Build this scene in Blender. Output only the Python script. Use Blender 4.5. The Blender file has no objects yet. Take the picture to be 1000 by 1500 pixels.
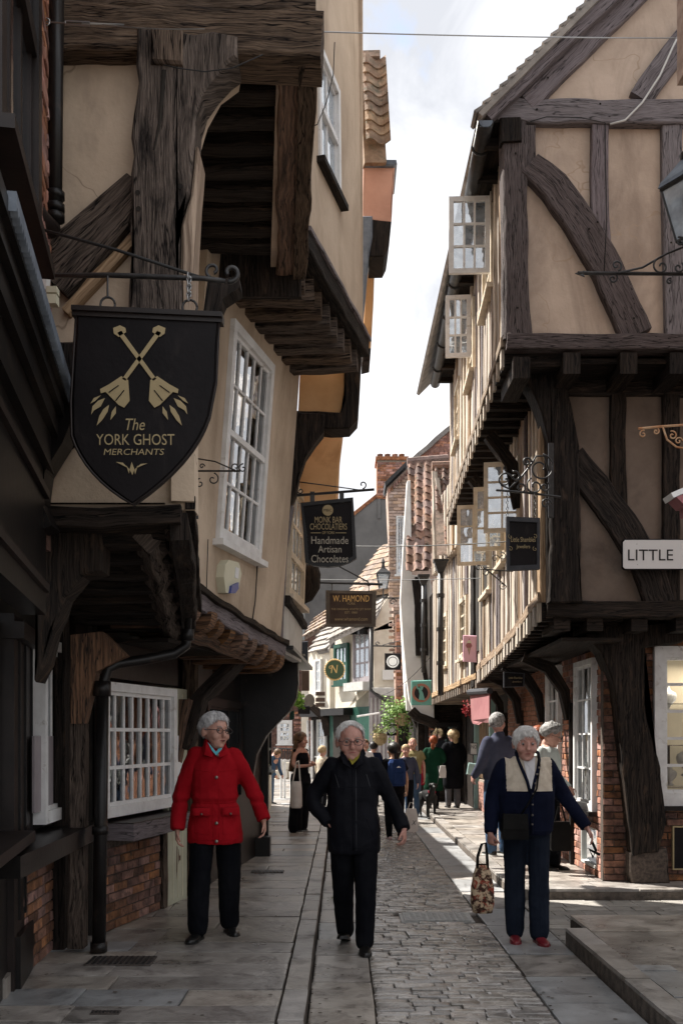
import bpy, bmesh, math, random
import numpy as np
from mathutils import Vector as V, Matrix, noise
S = bpy.context.scene
COL = S.collection
R = random.Random(7)
PI = math.pi
# ---------------- camera, sky, sun, exposure ----------------
F, CX, CY, H = 1458.0, 500.0, 1076.0, 1.63      # focal length and horizon of the photograph in its own pixels, eye height
cam = bpy.data.objects.new('camera', bpy.data.cameras.new('camera')); COL.objects.link(cam); S.camera = cam
cam.location = (0, 0, H); cam.rotation_euler = (PI/2, 0, 0)
cam.data.sensor_fit = 'VERTICAL'; cam.data.sensor_height = 36; cam.data.lens = F/1500*36
cam.data.shift_y = (CY-750)/1500; cam.data.clip_start = .05; cam.data.clip_end = 3000
S.render.resolution_x, S.render.resolution_y = 682, 1024
SUN_EL, SUN_DIR = math.radians(52), V((-.84, .54, 0)).normalized()
sun_vec = SUN_DIR*math.cos(SUN_EL)+V((0, 0, math.sin(SUN_EL)))
sl = bpy.data.lights.new('sun', 'SUN'); sl.energy = 5.0; sl.angle = math.radians(.55); sl.color = (1, .95, .87)
so = bpy.data.objects.new('sun', sl); COL.objects.link(so); so.rotation_euler = sun_vec.to_track_quat('Z', 'Y').to_euler()
W = bpy.data.worlds.new('World'); S.world = W; W.use_nodes = True
nt = W.node_tree; nt.nodes.clear()
def N(nt, t, **k):
    n = nt.nodes.new(t)
    for a, b in k.items():
        if a == 'inp':
            for i, v in b.items(): n.inputs[i].default_value = v
        else: setattr(n, a, b)
    return n
sky = N(nt, 'ShaderNodeTexSky', sky_type='NISHITA', sun_disc=False, sun_elevation=SUN_EL, sun_rotation=math.atan2(sun_vec.x, sun_vec.y), air_density=1.0, dust_density=1.5)
tc = N(nt, 'ShaderNodeTexCoord')
mp = N(nt, 'ShaderNodeMapping'); mp.inputs['Scale'].default_value = (1.0, 1.0, 1.3); mp.inputs['Location'].default_value = (.35, .2, .1)
nz = N(nt, 'ShaderNodeTexNoise', inp={'Scale': 3.4, 'Detail': 8, 'Roughness': .55, 'Distortion': .35})
cr = N(nt, 'ShaderNodeValToRGB'); cr.color_ramp.elements[0].position = .25; cr.color_ramp.elements[1].position = .36
nz2 = N(nt, 'ShaderNodeTexNoise', inp={'Scale': 4.6, 'Detail': 7, 'Roughness': .6, 'Distortion': .5})
cr2 = N(nt, 'ShaderNodeValToRGB')
cr2.color_ramp.elements[0].position = .36; cr2.color_ramp.elements[0].color = (.33, .34, .365, 1)
cr2.color_ramp.elements[1].position = .66; cr2.color_ramp.elements[1].color = (.60, .60, .612, 1)
b1 = N(nt, 'ShaderNodeBackground', inp={'Strength': .13}); b2 = N(nt, 'ShaderNodeBackground', inp={'Strength': 1.0})
ms = N(nt, 'ShaderNodeMixShader'); wo = N(nt, 'ShaderNodeOutputWorld')
L = nt.links.new
L(tc.outputs['Generated'], mp.inputs[0]); L(mp.outputs[0], nz.inputs['Vector']); L(mp.outputs[0], nz2.inputs['Vector'])
L(nz.outputs[0], cr.inputs[0]); L(nz2.outputs[0], cr2.inputs[0]); L(cr2.outputs[0], b2.inputs[0])
L(sky.outputs[0], b1.inputs[0]); L(cr.outputs[0], ms.inputs[0]); L(b1.outputs[0], ms.inputs[1]); L(b2.outputs[0], ms.inputs[2]); L(ms.outputs[0], wo.inputs[0])
S.view_settings.view_transform = 'Standard'; S.view_settings.look = 'None'; S.view_settings.exposure = 1.3; S.view_settings.gamma = 1
S.cycles.max_bounces = 8; S.cycles.diffuse_bounces = 4; S.cycles.transparent_max_bounces = 12

# ---------------- pixel helpers: the photograph's pixels turned into places in the street ----------------
def P(px, py, Y): return V(((px-CX)*Y/F, Y, H-(py-CY)*Y/F))
def G(px, py, z=0.):
    Y = F*(H-z)/(py-CY); return V(((px-CX)*Y/F, Y, z))

# ---------------- materials ----------------
MATS = {}
def mat(name, c1, c2=None,  scale=6, rough=.8, bump=.0, bscale=None, stretch=None, rnd=0., spec=.3, metal=0., stain=None, coat=0., ramp=(.35, .65), trans=0, rvar=0., detail=6, bdist=.01, crack=None):
    m = bpy.data.materials.new(name); m.use_nodes = True; t = m.node_tree; nd = t.nodes; l = t.links.new
    p = nd['Principled BSDF']; p.inputs['Roughness'].default_value = rough; p.inputs['Metallic'].default_value = metal
    p.inputs['Specular IOR Level'].default_value = .12 if 'oak_b' in name else spec; p.inputs['Coat Weight'].default_value = coat; p.inputs['Coat Roughness'].default_value = .15
    c4 = lambda c: (c[0], c[1], c[2], 1)
    p.inputs['Base Color'].default_value = c4(c1)
    need = c2 is not None or bump or stain
    out = None
    if need:
        oi = N(t, 'ShaderNodeObjectInfo')
        if stretch:
            co = N(t, 'ShaderNodeUVMap'); mpn = N(t, 'ShaderNodeMapping'); mpn.inputs['Scale'].default_value = stretch
            ad = N(t, 'ShaderNodeVectorMath', operation='ADD'); mu = N(t, 'ShaderNodeMath', operation='MULTIPLY', inp={1: 37.})
            l(oi.outputs['Random'], mu.inputs[0]); l(co.outputs[0], ad.inputs[0]); l(mu.outputs[0], ad.inputs[1])
            gw = N(t, 'ShaderNodeNewGeometry'); nw = N(t, 'ShaderNodeTexNoise', inp={'Scale': 5., 'Detail': 2}); sw_ = N(t, 'ShaderNodeVectorMath', operation='SCALE'); sw_.inputs['Scale'].default_value = .045; aw = N(t, 'ShaderNodeVectorMath', operation='ADD')
            l(gw.outputs['Position'], nw.inputs['Vector']); l(nw.outputs['Color'], sw_.inputs[0]); l(ad.outputs[0], aw.inputs[0]); l(sw_.outputs[0], aw.inputs[1]); ad = aw
            l(ad.outputs[0], mpn.inputs[0]); vec = mpn.outputs[0]
        else:
            co = N(t, 'ShaderNodeNewGeometry'); vec = co.outputs['Position']
    if c2 is not None:
        n1 = N(t, 'ShaderNodeTexNoise', inp={'Scale': scale, 'Detail': detail, 'Roughness': .6}); l(vec, n1.inputs['Vector'])
        rp = N(t, 'ShaderNodeValToRGB'); rp.color_ramp.elements[0].position = ramp[0]; rp.color_ramp.elements[1].position = ramp[1]
        rp.color_ramp.elements[0].color = c4(c1); rp.color_ramp.elements[1].color = c4(c2)
        l(n1.outputs[0], rp.inputs[0]); out = rp.outputs[0]
        if rvar:
            mr = N(t, 'ShaderNodeMapRange', inp={3: max(.05, rough-rvar), 4: min(1, rough+rvar)}); l(n1.outputs[0], mr.inputs[0]); l(mr.outputs[0], p.inputs['Roughness'])
    if stain:
        sc, ssc, lo, hi = stain[:4]
        if len(stain) > 4:
            m2 = N(t, 'ShaderNodeMapping'); m2.inputs['Scale'].default_value = stain[4]; l(co.outputs[0] if stretch else vec, m2.inputs[0]); sv = m2.outputs[0]
        else: sv = vec
        n2 = N(t, 'ShaderNodeTexNoise', inp={'Scale': ssc, 'Detail': 5, 'Roughness': .65, 'Distortion': .6}); l(sv, n2.inputs['Vector'])
        r2 = N(t, 'ShaderNodeMapRange', inp={1: lo, 2: hi}); l(n2.outputs[0], r2.inputs[0])
        mx = N(t, 'ShaderNodeMix', data_type='RGBA'); l(r2.outputs[0], mx.inputs['Factor']); mx.inputs['B'].default_value = c4(sc)
        if out: l(out, mx.inputs['A'])
        else: mx.inputs['A'].default_value = c4(c1)
        out = mx.outputs['Result']
    if crack:
        m3 = N(t, 'ShaderNodeMapping'); m3.inputs['Scale'].default_value = crack[4]; l(ad.outputs[0] if stretch else vec, m3.inputs[0])
        n3 = N(t, 'ShaderNodeTexNoise', inp={'Scale': crack[1], 'Detail': 4, 'Roughness': .55, 'Distortion': .15}); l(m3.outputs[0], n3.inputs['Vector'])
        a3 = N(t, 'ShaderNodeMath', operation='SUBTRACT', inp={1: .5}); b3 = N(t, 'ShaderNodeMath', operation='ABSOLUTE'); l(n3.outputs[0], a3.inputs[0]); l(a3.outputs[0], b3.inputs[0])
        r3 = N(t, 'ShaderNodeMapRange', inp={1: crack[2], 2: crack[3], 3: 1., 4: 0.}); l(b3.outputs[0], r3.inputs[0])
        x3 = N(t, 'ShaderNodeMix', data_type='RGBA'); l(r3.outputs[0], x3.inputs['Factor']); x3.inputs['B'].default_value = c4(crack[0]); l(out, x3.inputs['A']); out = x3.outputs['Result']
    if rnd:
        if not need: oi = N(t, 'ShaderNodeObjectInfo')
        h = N(t, 'ShaderNodeHueSaturation'); mv = N(t, 'ShaderNodeMapRange', inp={3: 1-rnd, 4: 1+rnd}); l(oi.outputs['Random'], mv.inputs[0]); l(mv.outputs[0], h.inputs['Value'])
        ms_ = N(t, 'ShaderNodeMath', operation='FRACT'); mm = N(t, 'ShaderNodeMath', operation='MULTIPLY', inp={1: 7.31}); l(oi.outputs['Random'], mm.inputs[0]); l(mm.outputs[0], ms_.inputs[0])
        mh = N(t, 'ShaderNodeMapRange', inp={3: .5-.018*rnd, 4: .5+.022*rnd}); l(ms_.outputs[0], mh.inputs[0]); l(mh.outputs[0], h.inputs['Hue'])
        mm2 = N(t, 'ShaderNodeMapRange', inp={3: .7, 4: 1.15}); l(ms_.outputs[0], mm2.inputs[0]); l(mm2.outputs[0], h.inputs['Saturation'])
        if out: l(out, h.inputs['Color'])
        else: h.inputs['Color'].default_value = c4(c1)
        out = h.outputs[0]
    if out: l(out, p.inputs['Base Color'])
    if bump:
        nb = N(t, 'ShaderNodeTexNoise', inp={'Scale': bscale or scale*3, 'Detail': 5, 'Roughness': .6}); l(vec, nb.inputs['Vector'])
        bp = N(t, 'ShaderNodeBump', inp={'Strength': bump, 'Distance': bdist}); l(nb.outputs[0], bp.inputs['Height']); l(bp.outputs[0], p.inputs['Normal'])
    if trans: p.inputs['Transmission Weight'].default_value = trans
    MATS[name] = m; return m
def glassmat(name, tint=(.02, .025, .03), refl=.25, alpha=.35, bump=.25, dust_and_sky=0):
    m = bpy.data.materials.new(name); m.use_nodes = True; t = m.node_tree; t.nodes.clear(); l = t.links.new
    o = N(t, 'ShaderNodeOutputMaterial'); g = N(t, 'ShaderNodeBsdfGlossy', inp={'Roughness': .03}); g.inputs[0].default_value = (.9, .93, .95, 1)
    d = N(t, 'ShaderNodeBsdfTransparent'); d.inputs[0].default_value = (*[1-alpha]*3, 1)
    f = N(t, 'ShaderNodeFresnel', inp={'IOR': 1.5}); mr = N(t, 'ShaderNodeMapRange', inp={1: .0, 2: 1., 3: refl, 4: 1.}); l(f.outputs[0], mr.inputs[0])
    nb = N(t, 'ShaderNodeTexNoise', inp={'Scale': 4.}); ge = N(t, 'ShaderNodeNewGeometry'); l(ge.outputs['Position'], nb.inputs['Vector'])
    bp = N(t, 'ShaderNodeBump', inp={'Strength': bump, 'Distance': .02}); l(nb.outputs[0], bp.inputs['Height']); l(bp.outputs[0], g.inputs['Normal'])
    mx = N(t, 'ShaderNodeMixShader'); l(mr.outputs[0], mx.inputs[0]); l(d.outputs[0], mx.inputs[1]); l(g.outputs[0], mx.inputs[2]); l(mx.outputs[0], o.inputs[0])
    if dust_and_sky:  # pale-blue diffuse: some dirt plus a sky reflection put into the pane colour
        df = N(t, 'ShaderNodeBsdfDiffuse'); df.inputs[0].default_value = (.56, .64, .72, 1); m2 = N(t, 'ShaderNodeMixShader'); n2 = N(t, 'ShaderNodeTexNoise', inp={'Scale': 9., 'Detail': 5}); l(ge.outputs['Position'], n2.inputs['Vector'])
        mq = N(t, 'ShaderNodeMapRange', inp={1: .3, 2: .75, 3: dust_and_sky*.5, 4: dust_and_sky*1.4}); l(n2.outputs[0], mq.inputs[0]); l(mq.outputs[0], m2.inputs[0]); l(mx.outputs[0], m2.inputs[1]); l(df.outputs[0], m2.inputs[2]); l(m2.outputs[0], o.inputs[0])
    MATS[name] = m; return m
# wood: uv runs along the grain (u) and round the section (v), in metres
ST = (1.6, 30, 1)
mat('oak_brown', (.034, .025, .021), (.32, .232, .172), 2.0, .85, 1., 2.6, (3., 60, 1), rnd=.15, ramp=(.30, .80), stain=((.026, .02, .018), 1.7, .50, .68, (1.3, 5, 1)), bdist=.03, detail=10, crack=((.008, .006, .006), 1.6, .004, .022, (.8, 13, 1)))
mat('oak_orange', (.045, .022, .012), (.24, .12, .06), 1.6, .65, .6, 2.2, (2, 36, 1), rnd=.2, crack=((.01, .006, .005), 1.6, .004, .02, (.8, 13, 1)), stain=((.03, .018, .012), 1.5, .52, .7), bdist=.015)
mat('oak_grey', (.11, .092, .098), (.27, .235, .245), 2.0, .8, .8, 2.4, (3.2, 62, 1), rnd=.10, ramp=(.26, .78), crack=((.03, .024, .025), 1.6, .004, .018, (.7, 12, 1)), stain=((.07, .05, .05), 2.2, .5, .75), bdist=.012)
mat('oak_rough', (.05, .038, .038), (.20, .165, .16), 2.4, .85, 1., 2.6, (2.8, 58, 1), rnd=.1, ramp=(.30, .76), bdist=.03, detail=10, crack=((.012, .009, .009), 1.7, .004, .024, (.9, 15, 1)))
mat('oak_black', (.010, .008, .007), (.050, .037, .030), 1.6, .7, .8, 2.2, (2, 36, 1), rnd=.25, ramp=(.36, .74), stain=((.085, .055, .038), 2.6, .56, .74, (1.4, 6, 1)), bdist=.015, crack=((.002, .002, .002), 1.6, .004, .02, (.8, 13, 1)))
mat('oak_tan', (.16, .10, .06), (.42, .30, .20), 1.6, .75, .6, 2.2, ST, rnd=.2, bdist=.012)
mat('board_cream', (.27, .22, .175), (.56, .49, .41), 1.5, .8, .5, 2.2, (1.3, 22, 1), rnd=.14, ramp=(.3, .6), stain=((.10, .075, .055), 1.2, .56, .66, (1.0, 24, 1)), bdist=.01)
mat('board_brown', (.09, .07, .058), (.32, .25, .19), 1.6, .8, .7, 2.2, (2, 36, 1), rnd=.2, bdist=.012)
mat('plaster_tan', (.43, .335, .262), (.57, .455, .365), 1.6, .9, .45, 26, stain=((.25, .19, .15), 1.3, .43, .74, (1.5, 1.5, .6)), bdist=.012, detail=10, crack=((.40, .30, .22), .8, .0005, .003, (1, 1, 1)))
mat('plaster_gold', (.44, .345, .255), (.57, .46, .35), 1.6, .9, .45, 26, stain=((.27, .20, .14), 1.1, .46, .78, (1.4, 1.4, .45)), bdist=.012, detail=10)
mat('plaster_side', (.49, .385, .285), (.61, .49, .37), 2.0, .9, .45, 22, stain=((.24, .185, .145), 1.0, .46, .76, (1.2, 1.2, .6)), bdist=.012, detail=10, crack=((.30, .23, .17), .8, .0005, .003, (1, 1, 1)))
mat('plaster_shaded', (.13, .10, .08), (.21, .165, .135), 1.5, .9, .3, 22, stain=((.08, .06, .05), 1.4, .5, .8), bdist=.01)  # first-floor plaster, with the shade under the jetty put into its colour
mat('render_orange', (.58, .33, .15), (.70, .43, .22), 2.4, .85, .25, 20, stain=((.4, .2, .08), 1.8, .55, .85), bdist=.01)
mat('render_pink', (.48, .26, .19), (.60, .34, .25), 2.4, .85, .25, 20, stain=((.33, .17, .12), 1.8, .55, .85), bdist=.01)
mat('render_white', (.66, .64, .60), (.80, .78, .74), 2., .85, .3, 18, stain=((.42, .39, .34), 1.5, .55, .85, (1.2, 1.2, .3)), bdist=.01)
mat('render_cream', (.60, .54, .44), (.74, .68, .58), 2., .85, .3, 18, stain=((.40, .35, .28), 1.2, .55, .85, (1.2, 1.2, .3)), bdist=.01)
mat('render_dark', (.10, .098, .096), (.17, .165, .16), .6, .9, .3, 8, stain=((.09, .085, .08), .5, .5, .75, (1, 1, .4)), bdist=.01)
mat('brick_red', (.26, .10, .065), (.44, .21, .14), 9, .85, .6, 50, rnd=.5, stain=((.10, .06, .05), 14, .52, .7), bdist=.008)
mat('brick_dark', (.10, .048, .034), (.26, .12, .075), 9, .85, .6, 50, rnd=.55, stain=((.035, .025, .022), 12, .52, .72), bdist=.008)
mat('brick_pale', (.34, .22, .16), (.50, .36, .28), 9, .85, .6, 50, rnd=.35, stain=((.30, .22, .17), 8, .55, .75), bdist=.008)
mat('mortar', (.22, .18, .145), (.34, .29, .24), 30, .95, .5, 80, bdist=.006)
mat('mortar_dark', (.05, .04, .033), (.11, .085, .07), 30, .95, .5, 80, bdist=.006)
mat('flag', (.215, .19, .168), (.37, .338, .305), 3.5, .34, .6, 20, rnd=.22, spec=.5, rvar=.22, stain=((.10, .085, .075), 5, .50, .72), bdist=.012)
mat('flag_blue', (.21, .213, .215), (.34, .345, .35), 3.5, .36, .35, 16, rnd=.16, spec=.5, rvar=.2, stain=((.12, .12, .12), 5, .52, .72), bdist=.012)
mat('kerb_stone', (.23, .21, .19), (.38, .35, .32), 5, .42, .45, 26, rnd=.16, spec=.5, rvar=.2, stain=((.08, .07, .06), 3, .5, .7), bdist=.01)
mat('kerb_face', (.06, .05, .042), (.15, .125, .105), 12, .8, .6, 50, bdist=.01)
mat('sett', (.21, .19, .168), (.37, .34, .31), 9, .26, .35, 30, rnd=.32, spec=.9, rvar=.20, bdist=.008)
mat('sett_grey', (.20, .19, .17), (.31, .29, .265), 9, .55, .4, 30, rnd=.22, spec=.4, rvar=.2, bdist=.008)
mat('dirt', (.035, .028, .022), (.075, .06, .048), 14, .95, .8, 60, bdist=.01)
mat('ground', (.10, .09, .08), (.16, .14, .12), 2, .9, .3, 12)
mat('paint_black', (.005, .0045, .0045), (.011, .009, .0085), 4, .36, .15, 20, spec=.3, stain=((.05, .035, .025), 6, .6, .8))
mat('paint_brown', (.010, .007, .0065), (.022, .015, .013), 4, .42, .15, 20, spec=.3)
mat('paint_white', (.62, .61, .60), (.76, .76, .75), 7, .5, .3, 30, stain=((.38, .34, .30), 9, .6, .75), bdist=.005)
mat('paint_cream', (.50, .42, .31), (.66, .57, .45), 7, .55, .3, 30, stain=((.36, .28, .2), 9, .58, .75), bdist=.005)
mat('paint_greenish', (.36, .36, .27), (.44, .44, .34), 5, .5, .1, 20)
mat('paint_lilac', (.24, .21, .22), (.30, .27, .28), 5, .6, .2, 20)
mat('paint_green', (.008, .045, .032), (.014, .07, .048), 6, .5, .1, 20)
mat('paint_aqua', (.30, .46, .44), (.38, .54, .52), 6, .5, .1, 20)
mat('paint_grey', (.42, .42, .40), (.52, .52, .50), 6, .6, .1, 20)
mat('iron', (.010, .010, .011), (.03, .028, .027), 20, .45, .4, 60, spec=.5, bdist=.004)
mat('iron_rust', (.32, .13, .05), (.42, .28, .17), 18, .75, .4, 60, bdist=.004)
mat('steel', (.35, .35, .35), None, rough=.35, metal=1.)
mat('lead', (.10, .12, .15), (.17, .20, .24), 8, .6, .3, 30)
mat('tile_clay', (.17, .095, .072), (.30, .18, .135), 7, .85, .5, 30, rnd=.38, stain=((.10, .085, .06), 9, .50, .68), bdist=.01)
mat('tile_brown', (.20, .13, .095), (.36, .26, .19), 7, .85, .5, 30, rnd=.35, stain=((.12, .11, .08), 9, .5, .68), bdist=.01)
mat('tile_stone', (.20, .18, .165), (.33, .30, .27), 7, .85, .5, 30, rnd=.25, bdist=.01)
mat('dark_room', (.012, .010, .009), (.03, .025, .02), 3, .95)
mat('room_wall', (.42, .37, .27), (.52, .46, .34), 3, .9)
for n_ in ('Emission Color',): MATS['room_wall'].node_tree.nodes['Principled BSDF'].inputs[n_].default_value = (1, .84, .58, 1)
MATS['room_wall'].node_tree.nodes['Principled BSDF'].inputs['Emission Strength'].default_value = .06  # the wall itself glows faintly, standing in for the shop's lighting
mat('curtain', (.62, .60, .55), (.78, .76, .70), 1.2, .9, .5, 2, (40, 1, 1))
mat('gold', (.55, .40, .17), None, rough=.55, spec=.3)
mat('gold_dull', (.36, .285, .16), None, rough=.7, spec=.3)
mat('letter_gold', (.78, .52, .20), None, rough=.6)
mat('letter_pale', (.40, .37, .31), None, rough=.6)
mat('letter_black', (.015, .015, .018), None, rough=.5)
mat('white_plain', (.72, .72, .72), None, rough=.5)
mat('sign_black', (.006, .0048, .0055), (.011, .009, .010), 3, .55, .2, 30, spec=.15, stain=((.028, .023, .022), 7, .58, .8, (1, 1, .4)))
mat('sign_brown', (.055, .034, .024), (.08, .052, .038), 5, .5, .1, 30)
mat('sign_frame', (.10, .085, .07), (.15, .13, .11), 8, .6, .2, 30)
mat('sign_greygreen', (.20, .22, .22), (.26, .28, .28), 8, .6)
mat('sign_grey', (.03, .032, .038), (.05, .052, .06), 8, .6)
mat('sign_navy', (.018, .026, .038), None, rough=.5)
mat('sign_aqua', (.15, .42, .36), (.19, .47, .41), 8, .6)
mat('sign_pink', (.66, .40, .50), (.72, .46, .55), 6, .6)
mat('sign_terracotta', (.42, .20, .14), None, rough=.6)
mat('sign_green', (.06, .10, .055), None, rough=.5)
mat('awning_pink', (.26, .10, .11), (.33, .15, .15), 3, .85, .2, 12)
mat('plastic_white', (.66, .66, .64), None, rough=.4)
mat('plastic_cream', (.60, .58, .44), None, rough=.4)
mat('plastic_blue', (.05, .07, .25), None, rough=.3)
mat('plastic_yellow', (.80, .50, .02), None, rough=.5)
mat('cable', (.02, .02, .02), None, rough=.6)
mat('cable_white', (.6, .6, .58), None, rough=.6)
mat('cover_grey', (.22, .22, .215), (.40, .40, .39), 26, .45, .6, 60, spec=.5, metal=.3)
mat('grate', (.055, .045, .04), (.10, .085, .075), 20, .6, .5, 60)
mat('leaf', (.13, .30, .035), (.34, .58, .09), 9, .6, rnd=.3)
mat('leaf_dry', (.10, .13, .05), (.25, .24, .10), 9, .7, rnd=.3)
mat('flower_red', (.35, .03, .04), None, rough=.7, rnd=.3)
mat('basket', (.30, .22, .12), (.40, .31, .18), 30, .9)
glassmat('glass', refl=.22, alpha=.25)
glassmat('glass_sky', refl=.6, alpha=.35, bump=.2, dust_and_sky=.34)
glassmat('glass_shop', refl=.05, alpha=.05)
glassmat('glass_lamp', refl=.10, alpha=.30, bump=.4, dust_and_sky=.55)
# clothes and people
mat('skin', (.46, .24, .18), (.56, .32, .25), 18, .55, .12, 60, spec=.4)
mat('skin_ruddy', (.44, .215, .165), (.56, .31, .255), 14, .55, .15, 60, spec=.4)
mat('skin_tan', (.38, .22, .14), (.46, .28, .19), 18, .55, .1, 60, spec=.4)
mat('lip', (.32, .10, .09), None, rough=.5); mat('mouth', (.05, .015, .015), None, rough=.6)
mat('eye_white', (.30, .27, .25), None, rough=.2); mat('eye_dark', (.02, .018, .018), None, rough=.2); mat('brow', (.30, .26, .24), None, rough=.9)
HS = (18, 60, 1)
mat('hair_grey', (.38, .375, .375), (.74, .73, .73), 20, .6, 1., 60, bdist=.01, detail=3)
mat('hair_white', (.66, .65, .63), (.90, .89, .87), 20, .6, 1., 60, bdist=.01, detail=3)
mat('hair_saltpepper', (.10, .095, .09), (.42, .41, .40), 26, .6, 1., 60, bdist=.01, detail=3)
mat('hair_brown', (.05, .028, .015), (.20, .115, .06), 12, .5, .8, 50, bdist=.008)
mat('hair_blonde', (.30, .20, .10), (.52, .40, .24), 20, .6, .8, 50, bdist=.008)
mat('hair_red', (.14, .03, .012), (.34, .09, .03), 20, .5, .8, 50, bdist=.008)
mat('hair_black', (.006, .005, .005), (.02, .017, .016), 20, .4, .6, 50, bdist=.008)
def cloth(n, c1, c2, s=5, r=.9): return mat(n, c1, c2, s, r, .7, 140, bdist=.004, spec=.08)
cloth('coat_red', (.27, .005, .010), (.36, .009, .016)); cloth('cloth_black', (.003, .0035, .0055), (.008, .0085, .011)); cloth('jacket_black', (.004, .0045, .007), (.010, .0105, .0145), 5, .6)
cloth('cloth_navy', (.005, .007, .019), (.009, .012, .030)); cloth('trouser_navy', (.010, .014, .024), (.017, .023, .038)); cloth('knit_cream', (.52, .45, .36), (.64, .57, .47), 20)
cloth('denim', (.04, .075, .14), (.08, .13, .21)); cloth('shirt_aqua', (.10, .42, .50), (.14, .50, .58)); cloth('shirt_olive', (.22, .19, .03), (.30, .26, .05)); cloth('shirt_white', (.6, .6, .62), (.7, .7, .72))
cloth('tee_olive', (.20, .17, .08), (.27, .23, .12)); cloth('coat_green', (.004, .028, .015), (.008, .042, .023)); cloth('sweater_slate', (.045, .05, .08), (.07, .075, .11)); cloth('pack_blue', (.012, .028, .09), (.022, .045, .13))
cloth('blouse_pale', (.42, .46, .44), (.56, .60, .58)); cloth('tote_white', (.52, .5, .48), (.66, .64, .62)); cloth('bag_red', (.25, .01, .025), (.35, .02, .04)); cloth('trouser_grey', (.09, .09, .10), (.14, .14, .15)); cloth('blue_bright', (.08, .22, .50), (.12, .28, .58)); cloth('leather_black', (.004, .004, .004), (.009, .0085, .008), 8, .4)
mat('leather_red', (.14, .012, .018), (.20, .02, .03), 8, .35, spec=.5)
mat('shoe_black', (.008, .008, .008), None, rough=.3, spec=.5); mat('shoe_pale', (.45, .35, .36), None, rough=.6); mat('sole_white', (.6, .6, .58), None, rough=.6)
mat('carpet_bag', (.05, .022, .015), (.52, .40, .27), 24, .9, .4, 60, ramp=(.44, .54), stain=((.28, .05, .03), 19, .52, .60), detail=3)
mat('dog_black', (.004, .004, .004), (.009, .009, .009), 20, .5, .3, 60, spec=.2)
mat('metal_button', (.30, .27, .24), None, rough=.3, metal=.8)

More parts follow.
